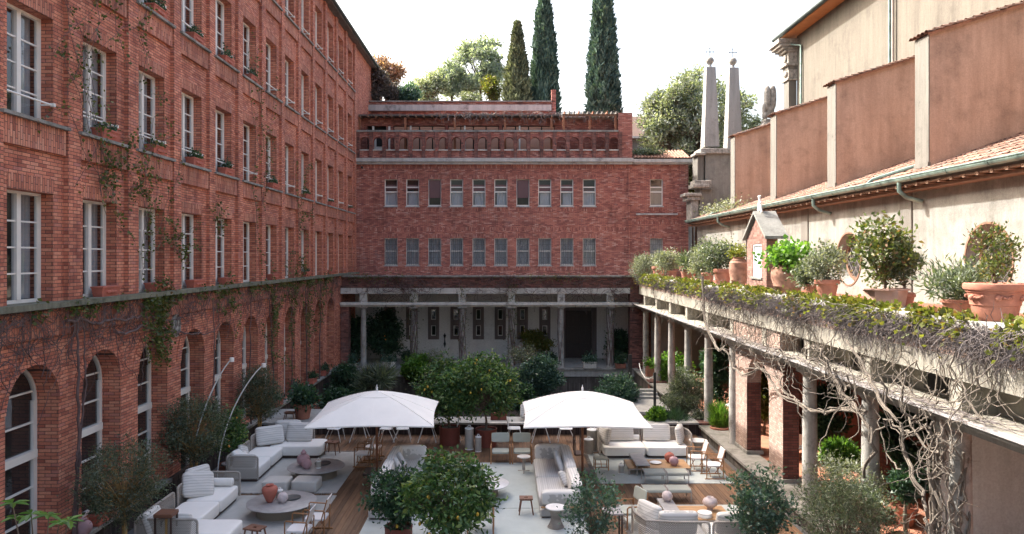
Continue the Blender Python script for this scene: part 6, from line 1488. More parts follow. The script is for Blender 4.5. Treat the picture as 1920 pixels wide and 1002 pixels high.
m_.build('tripod', M_['taupe_metal'], t, 60)
# poufs
def pouf(label, x, y, rz):
    t = thing('pouf', label, 'pouf', (x, y, 0), rz, 'square poufs on the left rug'); m_ = MB(); m_.soft((0,0,.165), .36, .32, .155, .22, 32, 16); m_.build('cushion', M_['fabric_pouf'], t, 70)
    m_ = MB(); m_.tube([(.355*math.copysign(abs(math.cos(a))**.22, math.cos(a)), .315*math.copysign(abs(math.sin(a))**.22, math.sin(a)), .28) for a in [2*math.pi*i/40 for i in range(41)]], .008, 4, False); m_.build('piping', M_['fabric_pouf'], t)
pouf('greige square pouf, the left of the pair between the round tables', -6.33, 20.72, 0); pouf('greige square pouf, the right of the pair between the round tables', -5.52, 20.75, R(-3))
# vases and small things
def vase(label, x, y, z, prof, m, name='vase', cat='vase', n=28):
    m_ = MB(); m_.lathe(prof, n); o = m_.build(name, M_[m], None, 60, (x, y, z)); return tag(o, label, cat)
def ballprof(r, neck=.35, flat=.45): 
    P = [(r*flat,0)]
    for i in range(1, 14):
        a = -math.pi/2+math.pi*i/14; q = r*math.cos(a); z = r*(math.sin(a)+1)*.96
        if q > r*neck*.9 or i < 7: P.append((max(q, r*flat if i < 3 else q), z))
    P += [(r*neck, r*1.93),(r*neck*.8, r*1.94),(r*neck*.75, r*1.7),(.005, r*1.6)]; return P
T1 = (-5.56, 21.95, .331); T2 = (-5.63, 18.78, .331)
vase('mauve round vase with a knotted neck on the far left table', T1[0]-.38, T1[1]+.02, T1[2], [(.09,0),(.17,.08),(.20,.18),(.17,.28),(.10,.33),(.07,.35),(.09,.38),(.05,.43),(.03,.47),(.005,.48)], 'vase_pink')
vase('small pinkish ball vase on the far left table', T1[0]-.20, T1[1]-.30, T1[2], ballprof(.145,.2), 'vase_pink')
vase('dark round tray on the far left table', T1[0]+.14, T1[1]+.22, T1[2], [(.20,0),(.24,.015),(.24,.03),(.22,.02),(.005,.015)], 'dark_plate', 'tray', 'tray', 36)
vase('coral amphora vase with wide shoulders on the near left table', T2[0]-.27, T2[1]-.10, T2[2], [(.06,0),(.09,.04),(.17,.22),(.20,.32),(.17,.39),(.08,.42),(.10,.45),(.08,.45),(.05,.40),(.005,.38)], 'vase_red')
vase('two-tone pink and cream ball vase on the near left table', T2[0]+.06, T2[1]-.12, T2[2], ballprof(.135,.2), 'vase_pale')
vase('dark round tray on the near left table', T2[0]+.20, T2[1]+.22, T2[2], [(.18,0),(.22,.015),(.22,.03),(.20,.02),(.005,.015)], 'dark_plate', 'tray', 'tray', 36)
def lantern(label, x, y, z, r, h, grp='cylindrical lanterns'):
    t = thing('lantern', label, 'lantern', (x, y, z), 0, grp); m_ = MB(); n = 30
    for i in range(n):
        a = 2*math.pi*(i+.1)/n; b = 2*math.pi*(i+.9)/n
        m_.quad((r*math.cos(a),r*math.sin(a),.03),(r*math.cos(b),r*math.sin(b),.03),(r*math.cos(b),r*math.sin(b),h-.03),(r*math.cos(a),r*math.sin(a),h-.03))
    m_.lathe([(r*.95,.02),(r*.95,h-.02)], 24); m_.build('body', M_['lantern'], t, 30)
    m_ = MB(); m_.lathe([(r*1.02,h-.03),(r*1.03,h-.01),(r*.98,h),(.005,h)], 28); m_.lathe([(r*1.02,0),(r*1.02,.03)], 28); m_.build('lid', M_['white_metal'], t, 40)
    m_ = MB(); k = r*.34; m_.tube([(k*math.cos(a), 0, h+.03+k*1.15*math.sin(a)) for a in [math.pi*i/12 for i in range(-1,14)]], .011, 6); m_.build('handle', M_['white_metal'], t, 60)
lantern('small cream lantern with ring handle on the far left table', T1[0]+.12, T1[1]-.22, .331, .08, .22); lantern('small cream lantern with ring handle behind the coral vase on the near left table', T2[0]-.12, T2[1]+.20, .331, .09, .22)
lantern('tall cylindrical lantern by the rust planter, the taller of the two', -1.18, 25.15, 0, .15, .72); lantern('slim cylindrical lantern in front of the rust planter', -.86, 24.85, 0, .105, .50)
lantern('short fat lantern beside the far right sofa, the nearer of the two', 2.80, 24.5, 0, .155, .50); lantern('tall fat lantern beside the far right sofa, the farther of the two', 2.98, 24.95, 0, .19, .72)
lantern('tiny cream lantern on the rug left of the slatted low table', 3.52, 22.25, .012, .085, .27)
# wooden stools
def stool(label, x, y, rz=0, w=.34, d=.28, h=.42):
    t = thing('wooden_stool', label, 'stool', (x, y, 0), rz, 'small walnut stools'); 
    m_ = MB(); m_.bev(-w/2,-.045,-d/2,d/2,h-.035,h,.006); m_.bev(.045,w/2,-d/2,d/2,h-.035,h,.006); m_.bev(-.043,.043,-d/2,-.03,h-.035,h,.006); m_.bev(-.043,.043,.03,d/2,h-.035,h,.006); m_.build('seat', M_['walnut'], t)
    for i in (-1,1):
        for j in (-1,1):
            m_ = MB(); m_.tube([(i*(w/2-.05),j*(d/2-.04),h-.03),(i*(w/2+.01),j*(d/2+.005),0.0)], [.022,.015], 6); m_.build('leg', M_['walnut'], t, 60)
    m_ = MB(); m_.bev(-w/2+.04,w/2-.04,-.012,.012,h-.09,h-.04,.004); m_.build('rail', M_['walnut'], t)
stool('walnut stool on the centre rug in front of the striped sofa', .56, 18.8); stool('walnut stool at the corner of the near left rug', -5.62, 16.72, R(-20), .42, .32); stool('walnut stool on the bare deck behind the far left table', -5.68, 24.5, R(-15), .40, .3); stool('dark little stool on the raised ledge behind the far left sofa', -7.97, 27.6, 0, .38, .28, .3)
list(o for o in C.objects if o.get('label','').startswith('dark little'))[0].location.z = .45
# director chairs (teak frame, white sling)
def director(label, x, y, rz):
    t = thing('director_chair', label, 'chair', (x, y, 0), rz, 'teak sling chairs'); w = .27; d = .25   # faces +X, chair width along y
    for s in (-1,1):
        m_ = MB(); m_.tube([(d,s*w,.03),(d,s*w,.60),(d-.03,s*w,.63),(-d+.02,s*w,.60),(-d+.0,s*w,.57),(-d+.02,s*w,.03)], .017, 6); m_.build('arm_frame', M_['teak'], t, 60)
        m_ = MB(); m_.bev(-d-.07,d+.05,s*w-.02,s*w+.02,0,.035,.006); m_.build('runner', M_['teak'], t)
        m_ = MB(); m_.tube([(-.16,s*(w-.03),.36),(-.30,s*(w-.03),.86)], .015, 6); m_.build('back_post', M_['teak'], t, 60)
    for s in (-1,1):
        m_ = MB(); m_.tube([(.12,s*-.22,.06),(.12,s*.22,.35)], .012, 5); m_.tube([(-.14,s*-.22,.06),(-.14,s*.22,.35)], .012, 5); m_.build('cross_brace', M_['teak'], t, 60)
    m_ = MB(); m_.soft((0,0,.38), .25, .245, .025, .3, 24, 8); m_.build('seat', M_['sling'], t, 60)
    m_ = MB(); P = [(-.19,.50),(-.23,.62),(-.26,.74),(-.295,.86)]
    for (a, z), (b, q) in zip(P[:-1], P[1:]):
        m_.quad((a,-.25,z),(a,.25,z),(b,.25,q),(b,-.25,q)); m_.quad((a-.018,-.25,z),(a-.018,.25,z),(b-.018,.25,q),(b-.018,-.25,q))
    m_.quad((-.295,-.25,.86),(-.295,.25,.86),(-.313,.25,.86),(-.313,-.25,.86)); m_.build('back_sling', M_['sling'], t)
    return t
director('teak sling chair facing the far left table, the nearer of its pair', -4.38, 23.2, R(180)); director('teak sling chair facing the far left table, the farther of its pair', -4.22, 23.95, R(182))
director('teak sling chair facing the near left table, the nearest to the camera', -4.62, 16.75, R(178)); director('teak sling chair facing the near left table, just behind the nearest one', -4.42, 17.5, R(180))
director('teak sling chair by the stone wall, the nearer of its pair', 6.18, 21.95, R(180)); director('teak sling chair by the stone wall, the farther of its pair', 5.92, 22.75, R(178))
# two low armchairs with sage webbing, facing the camera
def armchair(label, x, y, rz=0):
    t = thing('armchair', label, 'armchair', (x, y, 0), rz, 'teak armchairs with sage seats')   # faces -Y
    for s in (-1,1):
        m_ = MB(); m_.tube([(s*.30,-.27,0),(s*.30,-.26,.52),(s*.30,-.22,.55),(s*.30,.22,.52),(s*.30,.30,0)], .02, 6); m_.build('side_frame', M_['teak'], t, 60)
    m_ = MB(); m_.soft((0,-.02,.36),.27,.27,.035,.3,24,8); m_.build('seat', M_['olive_fab'], t, 60)
    m_ = MB(); m_.soft((0,0,0),.29,.03,.15,.3,24,10); m_.build('backrest', M_['olive_fab'], t, 60, (0,.27,.72), (R(-12),0,0))
    m_ = MB(); m_.tube([(-.29,.23,.35),(-.29,.30,.86)], .014, 5); m_.build('back_post', M_['teak'], t); m_ = MB(); m_.tube([(.29,.23,.35),(.29,.30,.86)], .014, 5); m_.build('back_post', M_['teak'], t)
    m_ = MB(); m_.tube([(-.3,-.26,.30),(.3,-.26,.30)], .014, 5); m_.build('rail', M_['teak'], t)
armchair('teak armchair with sage backrest behind the centre rug, left one', -.11, 23.55); armchair('teak armchair with sage backrest behind the centre rug, right one', .57, 23.55)
armchair('low wicker-seated chair beside the rope sofa at the front right', 3.08, 18.0, R(-70)); armchair('teak armchair half hidden behind the big front lemon tree', -.55, 17.6, R(180))
# footstool with sage webbing
t = thing('footstool', 'low teak footstool with sage webbing on the far right rug', 'stool', (2.98, 22.75, .01)); m_ = MB()
m_.soft((0,0,.33),.22,.2,.02,.3,20,8); m_.build('seat', M_['olive_fab'], t, 60)
for i in (-1,1):
    for j in (-1,1): m_ = MB(); m_.bev(i*.2-.015,i*.2+.015,j*.18-.015,j*.18+.015,0,.34,.004); m_.build('leg', M_['teak'], t)
m_ = MB(); m_.tube([(-.2,-.18,.1),(.2,-.18,.1)],.012,5); m_.tube([(-.2,.18,.1),(.2,.18,.1)],.012,5); m_.tube([(0,-.18,.1),(0,.18,.28)],.012,5); m_.build('stretcher', M_['teak'], t)
# benches with weave
def ottoman(label, x, y):
    t = thing('woven_ottoman', label, 'ottoman', (x, y, .01), 0, 'grey-green woven ottomans'); m_ = MB(); n = 8
    prof = [(-.27,.27),(-.25,.315),(-.2,.33),(.2,.33),(.25,.315),(.27,.27)]
    for (a, z), (b, q) in zip(prof[:-1], prof[1:]): m_.quad((-.30,a,z),(.30,a,z),(.30,b,q),(-.30,b,q)); m_.quad((-.30,a*.96,z-.02),(.30,a*.96,z-.02),(.30,b*.96,q-.02),(-.30,b*.96,q-.02))
    m_.build('seat', M_['green_seat'], t, 50)
    for i in (-1,1):
        m_ = MB(); m_.tube([(i*.30,-.26,0),(i*.30,-.27,.27),(i*.30,-.2,.335),(i*.30,.2,.335),(i*.30,.27,.27),(i*.30,.26,0)], .013, 6); m_.build('leg_frame', M_['taupe_metal'], t, 60)
ottoman('woven ottoman before the far slatted table, left one', 4.33, 21.45); ottoman('woven ottoman before the far slatted table, right one', 4.98, 21.45); ottoman('woven ottoman on the bare boards between the rugs, left one', 4.02, 19.9); ottoman('woven ottoman on the bare boards between the rugs, right one', 4.66, 19.9)
# slatted low tables with a raised grey shelf
def lowtable(label, x0, x1, y0, y1, rx0, rx1, ry0, ry1, top, slats):
    t = thing('low_table', label, 'coffee table', ((x0+x1)/2, (y0+y1)/2, .01)); cx, cy = (x0+x1)/2, (y0+y1)/2; w, d = (x1-x0)/2, (y1-y0)/2
    for i in range(slats):
        a = -d+2*d*i/slats; m_ = MB(); m_.bev(-w,w,a+.006,a+2*d/slats-.006,.19,.215,.004); m_.build('slat', M_[top], t)
    m_ = MB()
    for a in (-d,d-.03): m_.box(-w,w,a,a+.03,.15,.188)
    for a in (-w,w-.03): m_.box(a,a+.03,-d+.031,d-.031,.15,.188)
    m_.build('metal_frame', M_['taupe_metal'], t)
    for i in (-1,1):
        for j in (-1,1): m_ = MB(); m_.box(i*(w-.02)-.018,i*(w-.02)+.018,j*(d-.02)-.018,j*(d-.02)+.018,0,.15); m_.build('leg', M_['taupe_metal'], t)
    m_ = MB(); m_.bev(rx0-cx,rx1-cx,ry0-cy,ry1-cy,.30,.335,.006); s_ = m_.build('raised_shelf', M_['marble_grey'], t)
    m_ = MB()
    for a in (rx0-cx+.02, rx1-cx-.04):
        for b in (ry0-cy+.02, ry1-cy-.04): m_.box(a,a+.02,b,b+.02,.0 if abs(b) > d else .216,.30)
    m_.build('shelf_leg', M_['taupe_metal'], s_)
lowtable('low slatted teak table with raised grey shelf on the far right rug', 3.72, 5.58, 22.1, 23.05, 3.92, 4.34, 21.98, 23.3, 'teak_top', 8)
lowtable('low honey-coloured teak table with raised grey shelf at the front right', 3.62, 5.50, 17.75, 18.75, 3.90, 4.28, 17.7, 18.95, 'teak_top', 6)
vase('coral ball vase on the far slatted table', 5.08, 22.75, .226, ballprof(.155,.25), 'vase_red'); vase('mauve ball vase in front of the coral one on the far slatted table', 5.12, 22.35, .226, ballprof(.145,.2), 'vase_pink')
vase('white shallow dish on the far slatted table', 4.62, 22.6, .226, [(.12,0),(.17,.02),(.18,.035),(.16,.025),(.005,.015)], 'white_ceramic', 'dish', 'dish', 32)
vase('pale pink ball vase on the raised grey shelf at the front right', 4.12, 18.72, .346, ballprof(.135,.2), 'vase_pale'); vase('mottled round vase with dark mouth and narrow foot at the front right', 5.12, 18.42, .226, [(.075,0),(.065,.05),(.09,.07),(.165,.13),(.185,.20),(.155,.27),(.09,.31),(.07,.315),(.085,.325),(.07,.325),(.05,.28),(.005,.24)], 'vase_pale')
vase('white round lidded box at the front right table', 4.86, 17.95, .226, [(.17,0),(.175,.01),(.175,.07),(.17,.075),(.175,.08),(.175,.10),(.17,.11),(.005,.11)], 'white_ceramic', 'round_box', 'box', 36)
# bronze frame stands
def bframe(label, x, y, w, d, h, top=None):
    t = thing('metal_stand', label, 'side table', (x, y, 0)); s_ = .018
    for i in (0,1):
        for j in (0,1): m_ = MB(); m_.box(i*w-s_,i*w+s_,j*d-s_,j*d+s_,.03,h); m_.build('leg', M_['bronze'], t)
    m_ = MB(); m_.box(-s_,w+s_,-s_,d+s_,0,.03); m_.build('base', M_['bronze'], t); m_ = MB(); m_.box(-.03,w+.03,-.03,d+.03,h,h+.03); m_.build('top', M_[top or 'bronze'], t)
bframe('slim dark metal stand just left of the right umbrella pole', 2.33, 24.35, .22, .5, 1.0); bframe('dark metal frame with stone top at the front beside the leafy pot', 2.25, 16.4, .36, .4, .80, 'marble_grey')
t = thing('wooden_lantern', 'tall dark wooden lantern at the near end of the left sofa', 'lantern', (-7.36, 16.15, 0))
for i in (-1,1):
    for j in (-1,1): m_ = MB(); m_.box(i*.17-.018,i*.17+.018,j*.15-.018,j*.15+.018,0,.88); m_.build('post', M_['bronze'], t)
m_ = MB(); m_.bev(-.20,.20,-.18,.18,.88,.96,.008); m_.build('lid', M_['walnut'], t); m_ = MB(); m_.bev(-.20,.20,-.18,.18,.0,.05,.008); m_.build('base', M_['walnut'], t)
m_ = MB(); m_.box(-.02,.02,-.02,.02,.05,.8); m_.build('candle', M_['bark_lit'], t)
# arc lamps
def arclamp(label, x, y, hx, hz):
    t = thing('floor_lamp', label, 'lamp', (x, y, 0), 0, 'thin white arc lamps'); P = []
    for i in range(15):
        u = i/14; P.append((hx*(u**1.9), 0, hz*math.sin(u*math.pi/2)**.92 if False else hz*(1-(1-u)**1.12)))
    m_ = MB(); m_.tube(P, .017, 8); m_.build('pole', M_['white_metal'], t, 60)
    m_ = MB(); m_.lathe([(.055,-.06),(.06,-.05),(.06,.05),(.05,.055)], 16, (hx+.05,0,hz+.02)); m_.build('lamp_head', M_['white_metal'], t, 40)
    m_ = MB(); m_.lathe([(.14,0),(.14,.02),(.03,.03)], 20); m_.build('foot', M_['white_metal'], t, 40)
arclamp('tall thin white arc lamp behind the left sofas, the left of two', -8.62, 20.3, 1.12, 3.68); arclamp('tall thin white arc lamp behind the left sofas, the right of two', -8.35, 21.6, 1.30, 3.34)
# umbrellas
def umbrella(label, x, y, rz):
    t = thing('garden_umbrella', label, 'umbrella', (x, y, 0), rz, 'white square umbrellas'); N = 16; Hs = 1.80; zE, zP = 1.80, 2.45
    def zz(u, v):
        r = max(abs(u), abs(v)); base = zP-(zP-zE)*(r**1.35); q = min(abs(u),abs(v))/(r+1e-6)
        sag = .085*r*(1-r)*(1-q)*1.2+.05*r*(1-q**2)*0; return base-sag-.03*r*q
    def edge(u, v):
        r = max(abs(u), abs(v)); q = min(abs(u),abs(v))/(r+1e-6); k = 1-.035*r*(1-q*q); return (Hs*u*k, Hs*v*k)
    m_ = MB(); G = [[None]*(2*N+1) for _ in range(2*N+1)]
    for i in range(2*N+1):
        for j in range(2*N+1):
            u, v = i/N-1, j/N-1; a, b = edge(u, v); m_.v.append((a, b, zz(u, v))); G[i][j] = len(m_.v)-1
    for i in range(2*N):
        for j in range(2*N): m_.f.append((G[i][j],G[i+1][j],G[i+1][j+1],G[i][j+1])); m_.m.append(0)
    # hem
    for i in range(2*N):
        for a, b in (((i,0),(i+1,0)),((i,2*N),(i+1,2*N)),((0,i),(0,i+1)),((2*N,i),(2*N,i+1))):
            p, q = m_.v[G[a[0]][a[1]]], m_.v[G[b[0]][b[1]]]; m_.quad(p, q, (q[0],q[1],q[2]-.035), (p[0],p[1],p[2]-.035))
    cp = m_.build('canopy', M_['canvas'], t, 60)
    for k in range(8):
        a = k*math.pi/4; q_ = 1 if k % 2 == 0 else 1.4142; m_ = MB()
        m_.tube([(*edge(math.cos(a)*q_*w_, math.sin(a)*q_*w_), zz(math.cos(a)*q_*w_, math.sin(a)*q_*w_)+.002) for w_ in [.02+.97*i/12 for i in range(13)]], .009, 4, False); m_.build('seam', M_['canvas'], cp, 60)
    m_ = MB(); c = .46
    for s_ in range(4):
        R_ = Matrix.Rotation(s_*math.pi/2, 3, 'Z'); p = [R_ @ Vector(q) for q in ((-c,-c,zz(.27,.27)+.012),(c,-c,zz(.27,.27)+.012),(0,0,zP+.02))]; m_.quad(*p); p2 = [R_ @ Vector(q) for q in ((-c,-c,zz(.27,.27)+.012),(c,-c,zz(.27,.27)+.012),(c,-c,zz(.27,.27)-.012),(-c,-c,zz(.27,.27)-.012))]; m_.quad(*p2)
    m_.build('vent_cap', M_['canvas'], cp)
    m_ = MB(); m_.tube([(0,0,0),(0,0,2.42)], .038, 12); m_.build('pole', M_['wood_brown'], t, 60); m_ = MB(); m_.lathe([(.03,0),(.03,.08),(.012,.12),(.01,.17)], 10, (0,0,zP+.03)); m_.build('finial', M_['white_metal'], t, 50)
    m_ = MB(); m_.lathe([(.05,0),(.05,.09)], 12, (0,0,1.55)); m_.build('collar', M_['white_metal'], t, 40)
    for k in range(8):
        a = k*math.pi/4; r = Hs*(1 if k % 2 == 0 else 1.41)*.98; u, v = math.cos(a)*(1 if k%2==0 else 1.41), math.sin(a)*(1 if k%2==0 else 1.41)
        P = [(r*math.cos(a)*s_, r*math.sin(a)*s_, zz(u*s_*.98, v*s_*.98)-.07) for s_ in (0,.25,.5,.75,1)]; m_ = MB(); m_.tube(P, .014, 5); m_.build('rib', M_['wood_brown'], t, 60)
    m_ = MB(); m_.bev(-.38,.38,-.38,.38,0,.045,.01); m_.build('base_plate', M_['bronze'], t)
umbrella('white square umbrella with wooden pole, the left of the two', -3.85, 22.45, R(3)); umbrella('white square umbrella with wooden pole, the right of the two', 2.37, 22.4, R(-1))
# dining tables and chairs at the back of the deck
def wtable(label, x, y):
    t = thing('dining_table', label, 'table', (x, y, 0), 0, 'white outdoor tables'); m_ = MB(); m_.bev(-.42,.42,-.38,.38,.70,.725,.008); m_.build('table_top', M_['white_metal'], t)
    for i in (-1,1):
        for j in (-1,1): m_ = MB(); m_.tube([(i*.10,j*.1,.70),(i*.32,j*.28,0)], .016, 6); m_.build('leg', M_['white_metal'], t, 60)
def wchair(label, x, y, rz):
    t = thing('dining_chair', label, 'chair', (x, y, 0), rz, 'white metal dining chairs'); m_ = MB(); m_.soft((0,0,.45),.24,.23,.015,.3,20,6); m_.build('seat', M_['white_metal'], t, 60)
    m_ = MB(); m_.soft((0,0,0),.23,.012,.15,.3,20,8); m_.build('backrest', M_['white_metal'], t, 60, (0,.22,.68), (R(-12),0,0))
    for i in (-1,1):
        m_ = MB(); m_.tube([(i*.22,-.3,0),(i*.21,-.20,.44),(i*.2,.2,.44),(i*.22,.25,.8)], .013, 6); m_.build('frame', M_['white_metal'], t, 60); m_ = MB(); m_.tube([(i*.21,.12,.44),(i*.22,.32,0)], .013, 6); m_.build('leg', M_['white_metal'], t, 60)
for q, (x, nm) in enumerate(((-5.1,'leftmost, behind the left umbrella'),(-2.7,'behind the right edge of the left umbrella'),(1.3,'under the far edge of the right umbrella'))):
    wtable('white splay-legged table '+nm, x, 26.25)
for x, rz, nm in ((-6.0,R(80),'at the far left end of the row'),(-4.15,R(-95),'right of the leftmost table'),(-3.6,R(95),'left of the middle table'),(-1.85,R(-90),'next to the lemon tree planter'),(.35,R(90),'left of the table under the right umbrella'),(2.2,R(-90),'right of the table under the right umbrella'),(3.75,R(10),'behind the far right sofa')):
    wchair('white metal dining chair '+nm, x, 26.3, rz)
t = thing('throw_pillow', 'pale pillow lying on the back ledge between lemon trees and umbrella', 'pillow', (.75, 27.7, .72)); cushion(t, (0,0,0), .26, .26, .09, (R(80),R(25),R(60)), 'stripe')
t = thing('ledge_box', 'small rust box planter on the back ledge behind the lemon trees', 'planter', (-.15, 27.7, .45)); m_ = MB(); m_.bev(-.35,.25,-.15,.15,0,.28,.01); m_.build('trough', M_['corten'], t)
m_ = MB(); m_.bev(-.55,1.3,26.95+.05,27.19,.40,.47,.01); tag(m_.build('ledge_capstone', M_['white_stone']), 'pale stone bench slab in front of the ledge right of the lemon trees', 'bench')

# ------------------------------------------------------------------ big plants on the deck
def planter(label, x, y, r, h, m='corten', grp='round planters on the deck'):
    t = thing('round_planter', label, 'planter', (x, y, 0), 0, grp); m_ = MB(); m_.lathe([(r*.96,0),(r*.98,.02),(r,h-.04),(r*1.02,h-.03),(r*1.02,h),(r*.93,h),(r*.92,h-.08),(.01,h-.07)], 36); m_.build('pot', M_[m], t, 40)
    m_ = MB(); m_.lathe([(r*.92,h-.06),(.01,h-.04)], 20); m_.build('soil', M_['soil'], t)
def dtree(label, name, x, y, h, cz, rx, rz_, n, L, W, lm, cl, cr, r=.3, tr=.035, bark='bark', fruit=None, nf=0, m='corten', plab=None, shell=.35, cat='tree', stems=1, up=.1, D=1.0, fr=.034, zb=None):
    if plab: planter(plab, x, y, r, h, m)
    tree(name, label, cat, (x, y, (h-.06) if zb is None else zb), (x, y, cz), (rx, rx, rz_), n, L, W, M_[lm], M_[bark], tr, cl, cr, None, fruit, nf, fr, stems, up, None, D, shell)
dtree('big lemon tree with yellow fruit at the front of the centre rug', 'lemon_tree', -1.13, 15.0, .5, 1.72, .92, .86, 5600, .125, .058, 'lf_lemon', 80, .24, .34, .04, fruit='lemon', nf=26, plab='dark planter under the big front lemon tree', up=-.25, stems=2)
dtree('dense dark green citrus bush left of the big lemon tree', 'citrus_tree', -2.36, 16.6, .5, 1.24, .70, .60, 5200, .10, .05, 'lf_dark', 64, .2, .31, .035, fruit='lemon', nf=3, plab='rust-red round planter under the dark citrus bush')
dtree('lemon tree with yellow fruit at the back of the deck, left of the pair', 'lemon_tree', -1.90, 25.9, .6, 1.95, 1.08, 1.12, 8200, .135, .065, 'lf_lemon', 90, .25, .36, .05, fruit='lemon', nf=26, plab='rust-red round planter under the left back lemon tree', up=-.15)
dtree('lemon tree with yellow fruit at the back of the deck, right of the pair', 'lemon_tree', -.62, 25.6, .6, 2.02, 1.05, 1.16, 8200, .135, .065, 'lf_lemon', 90, .25, .37, .05, fruit='lemon', nf=30, plab='rust-red round planter under the right back lemon tree', up=-.15)
dtree('airy blue-green shrub in a pot at the front, beside the striped sofa', 'potted_tree', 1.85, 15.6, .4, 1.20, .72, .72, 1900, .085, .045, 'lf_teal', 70, .15, .3, .022, plab='rust planter under the airy blue-green shrub', shell=.15, stems=3, up=.4)
dtree('blue-green shrub with dense small leaves at the front right', 'potted_tree', 5.32, 15.6, .4, 1.30, .70, .78, 3800, .085, .045, 'lf_teal', 74, .18, .3, .028, plab='rust planter under the dense blue-green shrub', shell=.15, stems=2, up=.3)
dtree('big feathery olive bush by the vine-covered column', 'olive_tree', 6.55, 14.2, .5, 1.42, .98, 1.0, 9500, .075, .02, 'lf_olive', 90, .22, .4, .04, plab='planter hidden under the feathery olive bush', stems=3, up=.5)
dtree('silvery leaves coloured as sunlit upper foliage behind the feathery olive bush', 'olive_tree', 7.3, 15.6, .5, 1.6, .8, .72, 7000, .075, .022, 'lf_silver', 70, .2, .4, .04, plab='planter hidden behind the feathery olive bush', stems=3, up=.6)  # added bush whose silver leaf colour paints sunlight on the olive's top
dtree('olive tree with ochre-lit trunk nearest on the left', 'olive_tree', -7.95, 15.4, .35, 1.92, .88, .88, 9500, .07, .02, 'lf_olive', 100, .2, .32, .05, 'bark_lit', plab='dark planter of the nearest olive tree', stems=2)
dtree('leafy olive tree behind the arc lamps on the left', 'olive_tree', -8.45, 20.3, .35, 1.85, .85, .98, 10500, .08, .024, 'lf_olive', 90, .22, .32, .05, 'bark_lit', plab='clay planter of the olive behind the arc lamps', m='terracotta', stems=2)
dtree('small orange tree with a few fruits behind the left sofas', 'orange_tree', -8.25, 22.3, .3, 1.25, .52, .62, 3600, .11, .05, 'lf_lemon', 40, .18, .34, .03, fruit='orange', nf=6, plab='wide clay pot under the small orange tree', m='terracotta')
dtree('round olive tree with ochre-lit trunk by the far left sofa', 'olive_tree', -8.3, 25.3, .35, 1.85, .72, .95, 8500, .08, .024, 'lf_olive', 80, .2, .3, .05, 'bark_lit', plab='planter of the round olive tree by the far left sofa', stems=2)
potted('large ringed terracotta pot standing on the raised ledge', 'broad-leaved plant in the large terracotta pot on the ledge', (-7.55, 27.85, .45), .37, .58, 'round', M_['terracotta'], (.55,.5,.35), .25, 1500, .15, .08, M_['lf_dark'], group=None, pgroup=None)
t = thing('leafy_shoot', 'bright green palmate leaves rising into the lower left corner', 'plant', (-5.75, 9.2, 0))
m_ = MB(); tips = [(-.35,.0,3.45),(-.15,.05,3.3),(.10,.0,3.30),(.32,.05,3.22),(.05,.3,3.1),(-.45,.2,3.2)]
for p in tips: m_.tube([(0,0,0),(p[0]*.3,p[1]*.3,2.2),p], [.025,.015,.006], 6)
m_.build('stem', M_['bark'], t, 60)
m_ = MB()
for p in tips:
    for k in range(6):
        a = k*2*math.pi/6+rnd.uniform(-.3,.3); L = rnd.uniform(.15,.22); dr = Vector((math.cos(a), math.sin(a), rnd.uniform(-.25,.2))); sd = Vector((-math.sin(a), math.cos(a), 0)); q = Vector(p)
        pts = [q, q+dr*L*.4+sd*.035+Vector((0,0,.015)), q+dr*L*.75+sd*.028, q+dr*L+Vector((0,0,-.02)), q+dr*L*.75-sd*.028, q+dr*L*.4-sd*.035+Vector((0,0,.015))]
        m_.quad(pts[0],pts[1],pts[2],pts[3]); m_.quad(pts[0],pts[3],pts[4],pts[5])
m_.build('leaves', M_['lf_bright'], t)

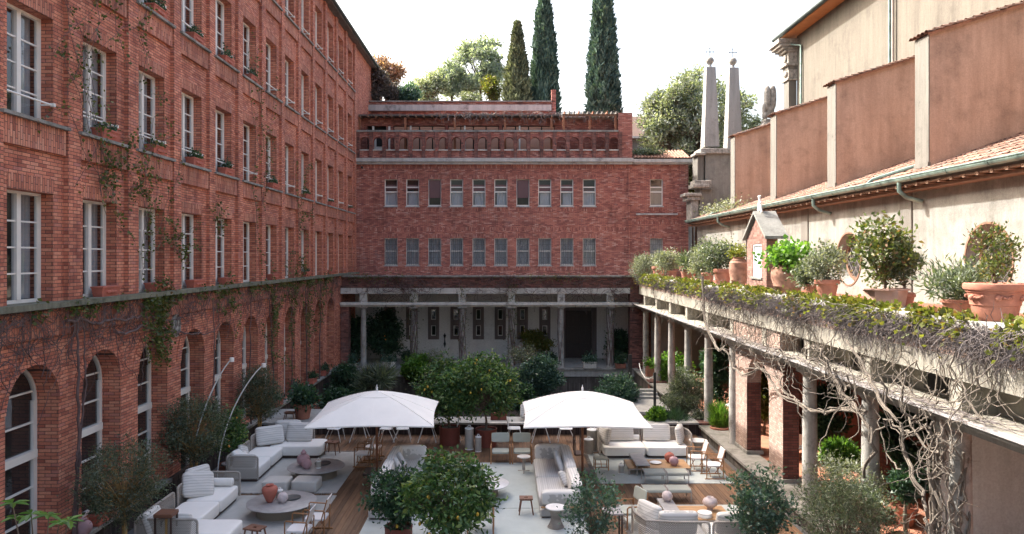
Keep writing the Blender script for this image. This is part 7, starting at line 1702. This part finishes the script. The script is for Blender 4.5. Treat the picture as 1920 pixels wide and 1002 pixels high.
# ------------------------------------------------------------------ inside the right loggia
def wood_table(label, x, y, top='white_ceramic'):
    t = thing('terrace_table', label, 'table', (x, y, .3), 0, 'tables under the right loggia'); m_ = MB(); m_.lathe([(.38,.70),(.40,.71),(.40,.73),(.01,.735)], 28); m_.build('table_top', M_[top], t, 40)
    m_ = MB(); m_.tube([(0,0,.7),(0,0,.05)], .03, 8); m_.lathe([(.22,0),(.22,.03),(.04,.05)], 16); m_.build('pedestal', M_['taupe_metal'], t, 50)
wood_table('round white table in a patch of sun, seen through the far columns', 8.6, 27.4); wood_table('round white table seen through the brick arch', 8.9, 23.5); wood_table('round pale table at the foot of the vine-covered column', 8.0, 13.55, 'marble_white')
def lodirector(label, x, y, rz): 
    o = director(label, x, y, rz); o.location.z = .3; return o
lodirector('teak sling chair under the loggia beside the far white table', 8.7, 26.4, R(90)); lodirector('teak sling chair under the loggia seen through the arch', 9.0, 22.7, R(90)); lodirector('teak sling chair under the loggia behind the pale round table', 8.7, 14.2, R(200))
for x, y, r, h, nm in ((8.6,17.6,.3,.5,'clay pot glowing in the sun between right piers'),(9.3,17.2,.28,.45,'clay pot behind the sunlit one inside the loggia'),(8.35,14.4,.38,.62,'big terracotta tub under the dark clipped bush'),(8.2,15.2,.3,.5,'terracotta tub behind the feathery olive bush')):
    t = thing('plant_pot', nm, 'plant pot', (x, y, .3)); m_ = MB(); pot_mesh(r, h, 'round', m_); m_.build('pot', M_['terracotta'], t, 40)
gtree('dark clipped dome bush in the terracotta tub inside the loggia', 'loggia_bush', 1700, 905, 34, 34, 14.6, 3600, .08, .05, M_['lf_dark'], 30, 10, 'bush', zb=.9, group='bushes under the loggias')
m_ = MB(); m_.soft((0,0,.22),.25,.25,.2,.8); tag(m_.build('leather_pouf', M_['plaster_strip'], None, 60, (9.0,12.6,.3)), 'cream round seat on the floor at the right edge behind the column', 'seat')

for o in list(C.objects):
    if o.type == 'MESH' and o.parent and not o.children and o.get('kind') is None and o.name.split('.')[0] in ('stem','corner_pier','pier_base','cornice','coping','bracket','pergola_beam','door_panel','downpipe','bolster','infill','pier_side_shade','capital','relief','eave_board','mullion','surround','post','edge_strip','wing','statue','ledge','band','landing','door_surround','pilaster','figure','frame','cross_brace','stretcher','tripod','shelf_leg','base_wall','parapet','scroll'):
        split_islands(o)
